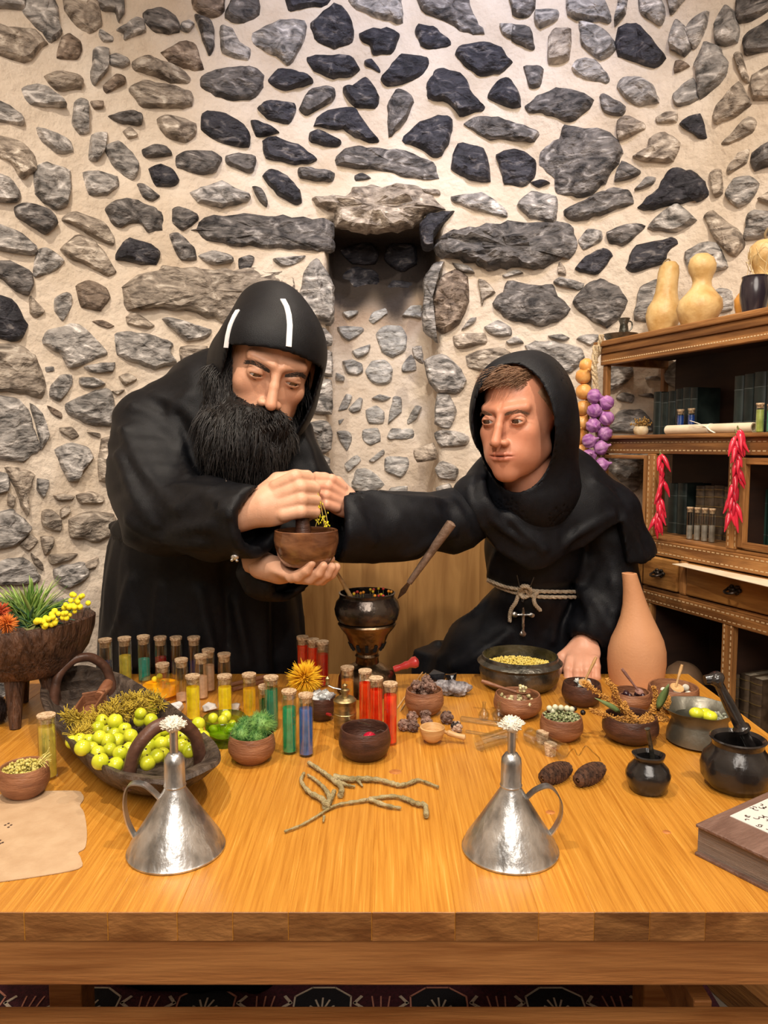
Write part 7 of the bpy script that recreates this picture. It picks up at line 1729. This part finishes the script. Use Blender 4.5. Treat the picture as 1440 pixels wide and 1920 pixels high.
def cab_vial(label, u, d, z0, vt, w, col, lv, group):
    p, s = cpos(u, d, z0); return tube_vial(label, u, vt, 0, w, col, lv, y=p.y, z0=z0, group=group, corkh=9)
for i, u in enumerate((1294, 1308, 1322, 1336)): cab_vial('empty clear corked vial in the glazed bay, %s from the left' % NT[i], u, .035, 1.044, 950+i*1, 12, (.32, .30, .27), 985, 'clear vials in the glazed bay')
cab_vial('small corked vial of blue liquid behind the scroll, left one', 1270, .085, SHZ, 767, 13, (.05, .14, .40), 779, 'blue vials behind the scroll'); cab_vial('small corked vial of blue liquid behind the scroll, right one', 1290, .085, SHZ, 765, 13, (.05, .14, .40), 778, 'blue vials behind the scroll')
p, s = cpos(1417, .02, SHZ); tube_vial('small corked vial of yellow-green herbs at the right end of the scroll', 1417, 755, 0, 15, (.45, .50, .16), 768, m_hg, y=p.y, z0=SHZ, group='vials on the upper shelf', corkh=9)
p, s = cpos(1437, .03, SHZ); tube_vial('small corked vial of teal liquid at the right frame edge on the upper shelf', 1437, 757, 0, 14, TEA, 770, None, y=p.y, z0=SHZ, group='vials on the upper shelf', corkh=9)
# scroll
m_pap = M('cream_paper', (.62, .50, .34), (.72, .62, .46), scale=14, rough=.85)
A, s0 = cpos(1249, .045, SHZ+.012); s1 = cab_s(1411, .045); ln = s1-s0; scr = thing('paper_scroll', 'rolled cream paper scroll tied with a pale ribbon on the upper shelf', 'scroll', A, CR)
mb = MB(); mb.m = Matrix.Rotation(PI/2, 4, 'Y'); mb.lathe([(.0090, 0), (.0118, .0), (.0118, ln), (.0090, ln), (.0088, ln-.004), (.0088, .004)], 24); obj('roll', mb, m_pap, scr)
mb = MB(); mb.m = Matrix.Translation((ln*.52, 0, 0)) @ Matrix.Rotation(PI/2, 4, 'Y'); mb.lathe([(.0119, 0), (.0126, 0), (.0126, .006), (.0119, .006)], 24); mb.m = Matrix.Identity(4)
for q in ([(ln*.52, -.011, .004), (ln*.44, -.018, .014), (ln*.34, -.014, .020)], [(ln*.53, -.011, .003), (ln*.60, -.020, -.004), (ln*.66, -.022, -.010)]): mb.tube(catmull(q, 5), .0026, 6, flat=.4)
obj('ribbon', mb, M('pale_ribbon', (.72, .68, .58), rough=.7), scr)
# dried flowers in little vase
p, s = cpos(1199, .05, SHZ); vs_ = thing('posy_vase', 'little cream pot of dried brown flowers at the open end of the upper shelf', 'vase', p); mb = MB(); mb.lathe([(0, 0), (.012, 0), (.018, .006), (.020, .016), (.016, .024), (.013, .024), (.014, .016), (0, .012)], 24); obj('pot', mb, M('cream_gold_pot', (.50, .38, .20), (.62, .52, .36), scale=60, rough=.4), vs_)
rs = random.Random(4); mb = MB()
for k in range(60):
    d = Vector((rs.gauss(0, 1), rs.gauss(0, .8), rs.uniform(.4, 1.4))).normalized(); e = Vector((0, 0, .02))+d*rs.uniform(.014, .030); mb.tube([(0, 0, .018), (Vector((0, 0, .018))+e)/2, e], .0005, 4); mb.ball(e, (.0022, .0022, .003), 6, 4, wob=lambda a, b: 1+.3*math.sin(5*a))
obj('dried_flowers', mb, M('dried_brown_flower', (.20, .10, .02), (.40, .24, .07), scale=200, rough=.9), vs_, flat_angle=180)
p, s = cpos(1433, .00, SHZ)
# ------------------------------------------------------------------ gourds, cup, candle holder on top
m_gou = M('dried_gourd', (.46, .27, .085), (.68, .48, .22), scale=22, rough=.42, bump=.5, bscale=60, c3=(.48, .30, .12), detail=10); TOPZ = 1.556
def px_lathe(name, label, cat, u, d, z0, prof, mat, shx=None, child='body', segs=40, group=None):
    p, s_ = cpos(u, d, z0); y = p.y; s = pxs(y, z0); t = thing(name, label, cat, p, 0, group); pr = [(a*s, max(0, zf(b, y)-z0)) for a, b in prof]; k0 = pr[0]
    mb = MB(); mb.lathe([(0, 0)]+[(k0[0], 0)]+pr[1:], segs)
    if shx: shear(mb, lambda q: (shx(q[2]/max(x[1] for x in pr))*s, 0, 0))
    o = obj(child, mb, mat, t); return t, p, s, pr
t, p, s, pr = px_lathe('bottle_gourd', 'dried bottle gourd with a curled stem, left one on the cabinet top', 'gourd', 1232, .13, TOPZ, [(18, 617), (28, 608), (32, 592), (30, 575), (23, 562), (20, 548), (19, 530), (19, 512), (17, 500), (11, 492), (0, 489)], m_gou, lambda k: 13*max(0, k-.15))
mb = MB(); mb.tube(catmull([(12*s, 0, pr[-1][1]-.001), (8*s, 0, pr[-1][1]+.004), (1*s, -.002, pr[-1][1]-.002), (-6*s, -.004, pr[-1][1]-.018)], 6), .0022, 8); obj('stem', mb, M('dry_stem', (.20, .14, .07), rough=.8), t)
t, p, s, pr = px_lathe('bottle_gourd', 'pale two-bulbed bottle gourd, middle one on the cabinet top', 'gourd', 1295, .075, TOPZ, [(22, 603), (35, 596), (41, 580), (38, 563), (27, 550), (18, 538), (16.5, 528), (19, 519), (24, 508), (25, 497), (21, 485), (12, 477), (0, 474)], m_gou, lambda k: 8*math.sin(k*2.4))
t, p, s, pr = px_lathe('bottle_gourd', 'large pale gourd draped with dry vines at the right frame edge', 'gourd', 1418, .13, TOPZ, [(30, 573), (42, 560), (42, 545), (30, 528), (19, 515), (20, 505), (26, 492), (30, 478), (28, 462), (18, 452), (0, 449)], m_gou)
mb = MB(); rs = random.Random(6); zt = pr[-1][1]
mb.tube(catmull([(0, 0, zt-.002), (-.004, 0, zt+.012), (.006, 0, zt+.028), (.022, 0, zt+.036)], 6), .003, 8); obj('stem', mb, MATS['dry_stem'], t)
mb = MB()
for k in range(12):
    a = rs.uniform(0, 6.3); q = [Vector((.036*math.cos(a+j*.5+rs.uniform(-.3, .3)), .045*math.sin(a+j*.5), zt*(.45+rs.uniform(0, .5)))) for j in range(5)]; mb.tube(catmull(q, 4), .0007, 4)
obj('dry_vine', mb, M('pale_dry_vine', (.50, .38, .18), (.66, .52, .28), scale=60, rough=.8), t, flat_angle=180)
px_lathe('orange_gourd', 'small orange gourd half hidden behind the black cup on the cabinet', 'gourd', 1381, .155, TOPZ, [(8, 585), (16, 575), (17, 562), (10, 550), (0, 546)], M('orange_gourd', (.58, .28, .06), rough=.4))
px_lathe('black_cup', 'glossy black waisted cup on the cabinet top, left of two', 'cup', 1400, .045, TOPZ, [(18, 582), (23, 570), (26, 553), (25, 535), (22, 523), (23.5, 519), (21, 518), (20, 524), (22, 550), (0, 570)], M('black_plum_glaze', (.022, .016, .022), rough=.25, coat=.4))
px_lathe('black_cup', 'dark cup cut off by the right frame edge on the cabinet top', 'cup', 1458, .05, TOPZ, [(18, 570), (23, 560), (26, 543), (25, 525), (22, 513), (23.5, 509), (21, 508), (20, 514), (22, 540), (0, 560)], MATS['black_plum_glaze'])
t, p, s, pr = px_lathe('candle_holder', 'small dark metal candle holder with a saucer at the cabinet corner', 'candle holder', 1156, .07, TOPZ, [(20, 640), (30, 630), (32, 627), (20, 629), (0, 630)], m_pewter, child='saucer')
mb = MB(); z_ = lambda v: zf(v, p.y)-TOPZ; mb.lathe([(0, .002), (8*s, .002), (9*s, z_(622)), (7*s, z_(608)), (11*s, z_(597)), (9*s, z_(597)), (5*s, z_(606)), (0, z_(612))], 20, c=(6*s, 0, 0)); obj('socket', mb, m_pewter, t); mb = MB(); mb.tube(catmull([(13*s, 0, z_(602)), (20*s, 0, z_(604)), (21*s, 0, z_(614)), (15*s, 0, z_(622))], 5), .0022, 8); obj('ring_handle', mb, m_pewter, t)
t['label'] = 'small dark metal candle holder with a saucer at the cabinet corner'
# jar lying in the lower bay, hanging paper
p, s_ = cpos(1292, .10, .60); jr = thing('clay_jar', 'round tan clay jar lying with its dark mouth outward in the lower bay', 'jar', p+Vector((0, 0, .056)), CR); mb = MB(); mb.m = Matrix.Rotation(PI/2, 4, 'X') @ Matrix.Rotation(.25, 4, 'Y')
mb.lathe([(0, -.050), (.030, -.046), (.050, -.025), (.056, 0), (.048, .028), (.026, .046), (.022, .050), (.030, .058), (.031, .062), (.025, .062), (.018, .050), (.040, .02), (0, 0)], 36); obj('body', mb, M('tan_clay', (.30, .17, .09), (.42, .26, .15), scale=10, rough=.6), jr); 
s0 = cab_s(1292, 0); pz = .992; sh = thing('paper_sheet', 'cream paper sheet sticking out over the cabinet drawers', 'paper', cabp(s0, -.03, pz), CR); mb = MB(); mb.prism([(0, -.012), (.34, -.045), (.34, .030), (.0, .030)], -.0006, .0006); obj('sheet', mb, m_pap, sh, smooth=False)
# ------------------------------------------------------------------ garlic, onions, chilies hung on the cabinet
yh = 2.025; cord = M('braided_straw', (.46, .33, .18), (.66, .54, .36), scale=120, rough=.9, bump=1)
def yat(u, d=-.045): return cpos(u, d, 1)[0].y
gb = thing('garlic_braid', 'braid of purple garlic bulbs hanging from the cabinet corner', 'garlic', W(1122, 700, 2.035)); rs = random.Random(1)
m_gar = M('purple_garlic_skin', (.24, .07, .27), (.48, .24, .46), scale=40, stretch=(3, 3, .6), rough=.45, c3=(.62, .45, .58), rand=.1)
def garlic_mb():
    mb = MB(); mb.lathe([(0, -.019), (.006, -.0195), (.015, -.014), (.0195, -.003), (.018, .007), (.011, .014), (.0045, .019), (.003, .026), (0, .027)], 30, wob=lambda a, z: 1+.15*abs(math.sin(4.0*a))**.7*(1 if z < .014 else .2)-.08); return mb
g0 = None
for a, b in [(880, 330), (950, 368), (878, 415), (952, 460), (872, 505), (942, 552), (850, 597), (920, 637), (846, 690), (925, 742)]:
    q = W(840+a/3.2, 640+b/3.2, 2.03-rs.uniform(0, .012))
    if g0 is None: g0 = obj('garlic_bulb', garlic_mb(), m_gar, gb); o = g0
    else: o = g0.copy(); COL.objects.link(o); o.parent = gb
    o.location = q-gb.location; o.rotation_euler = (rs.uniform(.6, 1.9), rs.uniform(-.8, .8), rs.uniform(0, 6))
mb = MB(); pts = catmull([W(1117, 648, 2.06), W(1114, 690, 2.055), W(1117, 720, 2.05), W(1122, 800, 2.05), W(1120, 870, 2.05)], 8)
for k in range(3): mb.tube([p-gb.location+Vector((.005*math.cos(i*.7+k*2.1), .004*math.sin(i*.7+k*2.1), 0)) for i, p in enumerate(pts)], .0042, 6)
obj('straw_braid', mb, cord, gb)
ob = thing('onion_braid', 'string of golden and orange onions hanging behind the garlic beside the cabinet', 'onions', W(1096, 690, 2.085)); o0 = None; m_oni = M('golden_onion_skin', (.55, .22, .05), (.70, .38, .12), scale=14, stretch=(3, 3, .5), rough=.35, rand=.18, c3=(.62, .20, .10))
for a, b in [(832, 148), (812, 210), (815, 302), (812, 402), (806, 490), (795, 572), (800, 660), (812, 735)]:
    q = W(840+a/3.2, 640+b/3.2, 2.075)
    if o0 is None: mb = MB(); mb.lathe([(0, -.021), (.008, -.0205), (.019, -.013), (.023, 0), (.019, .012), (.009, .019), (.004, .025), (.0025, .033), (0, .034)], 26, wob=lambda a, z: 1+.012*math.sin(9*a)); o0 = obj('onion', mb, m_oni, ob); o = o0
    else: o = o0.copy(); COL.objects.link(o); o.parent = ob
    o.location = q-ob.location; o.rotation_euler = (rs.uniform(-.4, .9), rs.uniform(.2, 1.2), rs.uniform(0, 6)); k = rs.uniform(.9, 1.05); o.scale = (k, k, k)
mb = MB(); pts = catmull([W(1128, 628, 2.065), W(1122, 660, 2.07), W(1106, 700, 2.09), W(1100, 800, 2.09), W(1098, 870, 2.09)], 8)
for k in range(3): mb.tube([p-ob.location+Vector((.0045*math.cos(i*.7+k*2.1), .0035*math.sin(i*.7+k*2.1), 0)) for i, p in enumerate(pts)], .0036, 6)
obj('straw_braid', mb, cord, ob)
m_chi = M('glossy_red_chili', (.48, .008, .03), (.66, .03, .06), scale=14, rough=.22, coat=.4, rand=.15)
def chilies(label, path, n, seed, ln=(.034, .050)):
    rs = random.Random(seed); pts = catmull(path, 8); c = thing('chili_string', label, 'chilies', pts[0]); mb = MB(); mb.tube([p-pts[0] for p in pts], .0014, 6); obj('string', mb, m_stem, c)
    for k in range(n):
        q = pts[int((len(pts)-1)*(k+.3)/n)]-pts[0]; side = rs.choice((-1, 1))*rs.uniform(.1, .75); d = Vector((side*.9, -rs.uniform(.2, .6), -1)).normalized(); l_ = rs.uniform(*ln); cv = [q+Vector((rs.uniform(-.003, .003), -.003, 0))]; dd = d
        for j in range(6): cv.append(cv[-1]+dd*l_/6); dd = (dd+Vector((rs.uniform(-.15, .15), 0, -.12))).normalized()
        mb = MB(); mb.tube(cv, [.003, .0056, .0060, .0054, .0042, .0026, .0008], 9); o = obj('chili', mb, m_chi, c)
        mb = MB(); mb.tube([cv[0], cv[0]-d*.004, cv[0]-d*.008+Vector((0, 0, .002))], [.0028, .0014, .001], 6); obj('calyx', mb, m_stem, o)
y1 = yat(1238, -.02); y2 = yat(1378, -.02)
chilies('string of glossy red chilies hanging left of the glazed bay', [W(1238, 852, y1), W(1240, 890, y1), W(1235, 930, y1), W(1232, 960, y1), W(1226, 985, y1)], 22, 5)
chilies('string of glossy red chilies looped over the shelf rail, right one', [W(1384, 806, y2-.01), W(1378, 830, y2-.01), W(1381, 870, y2-.005), W(1374, 910, y2), W(1371, 945, y2), W(1369, 965, y2)], 30, 9)
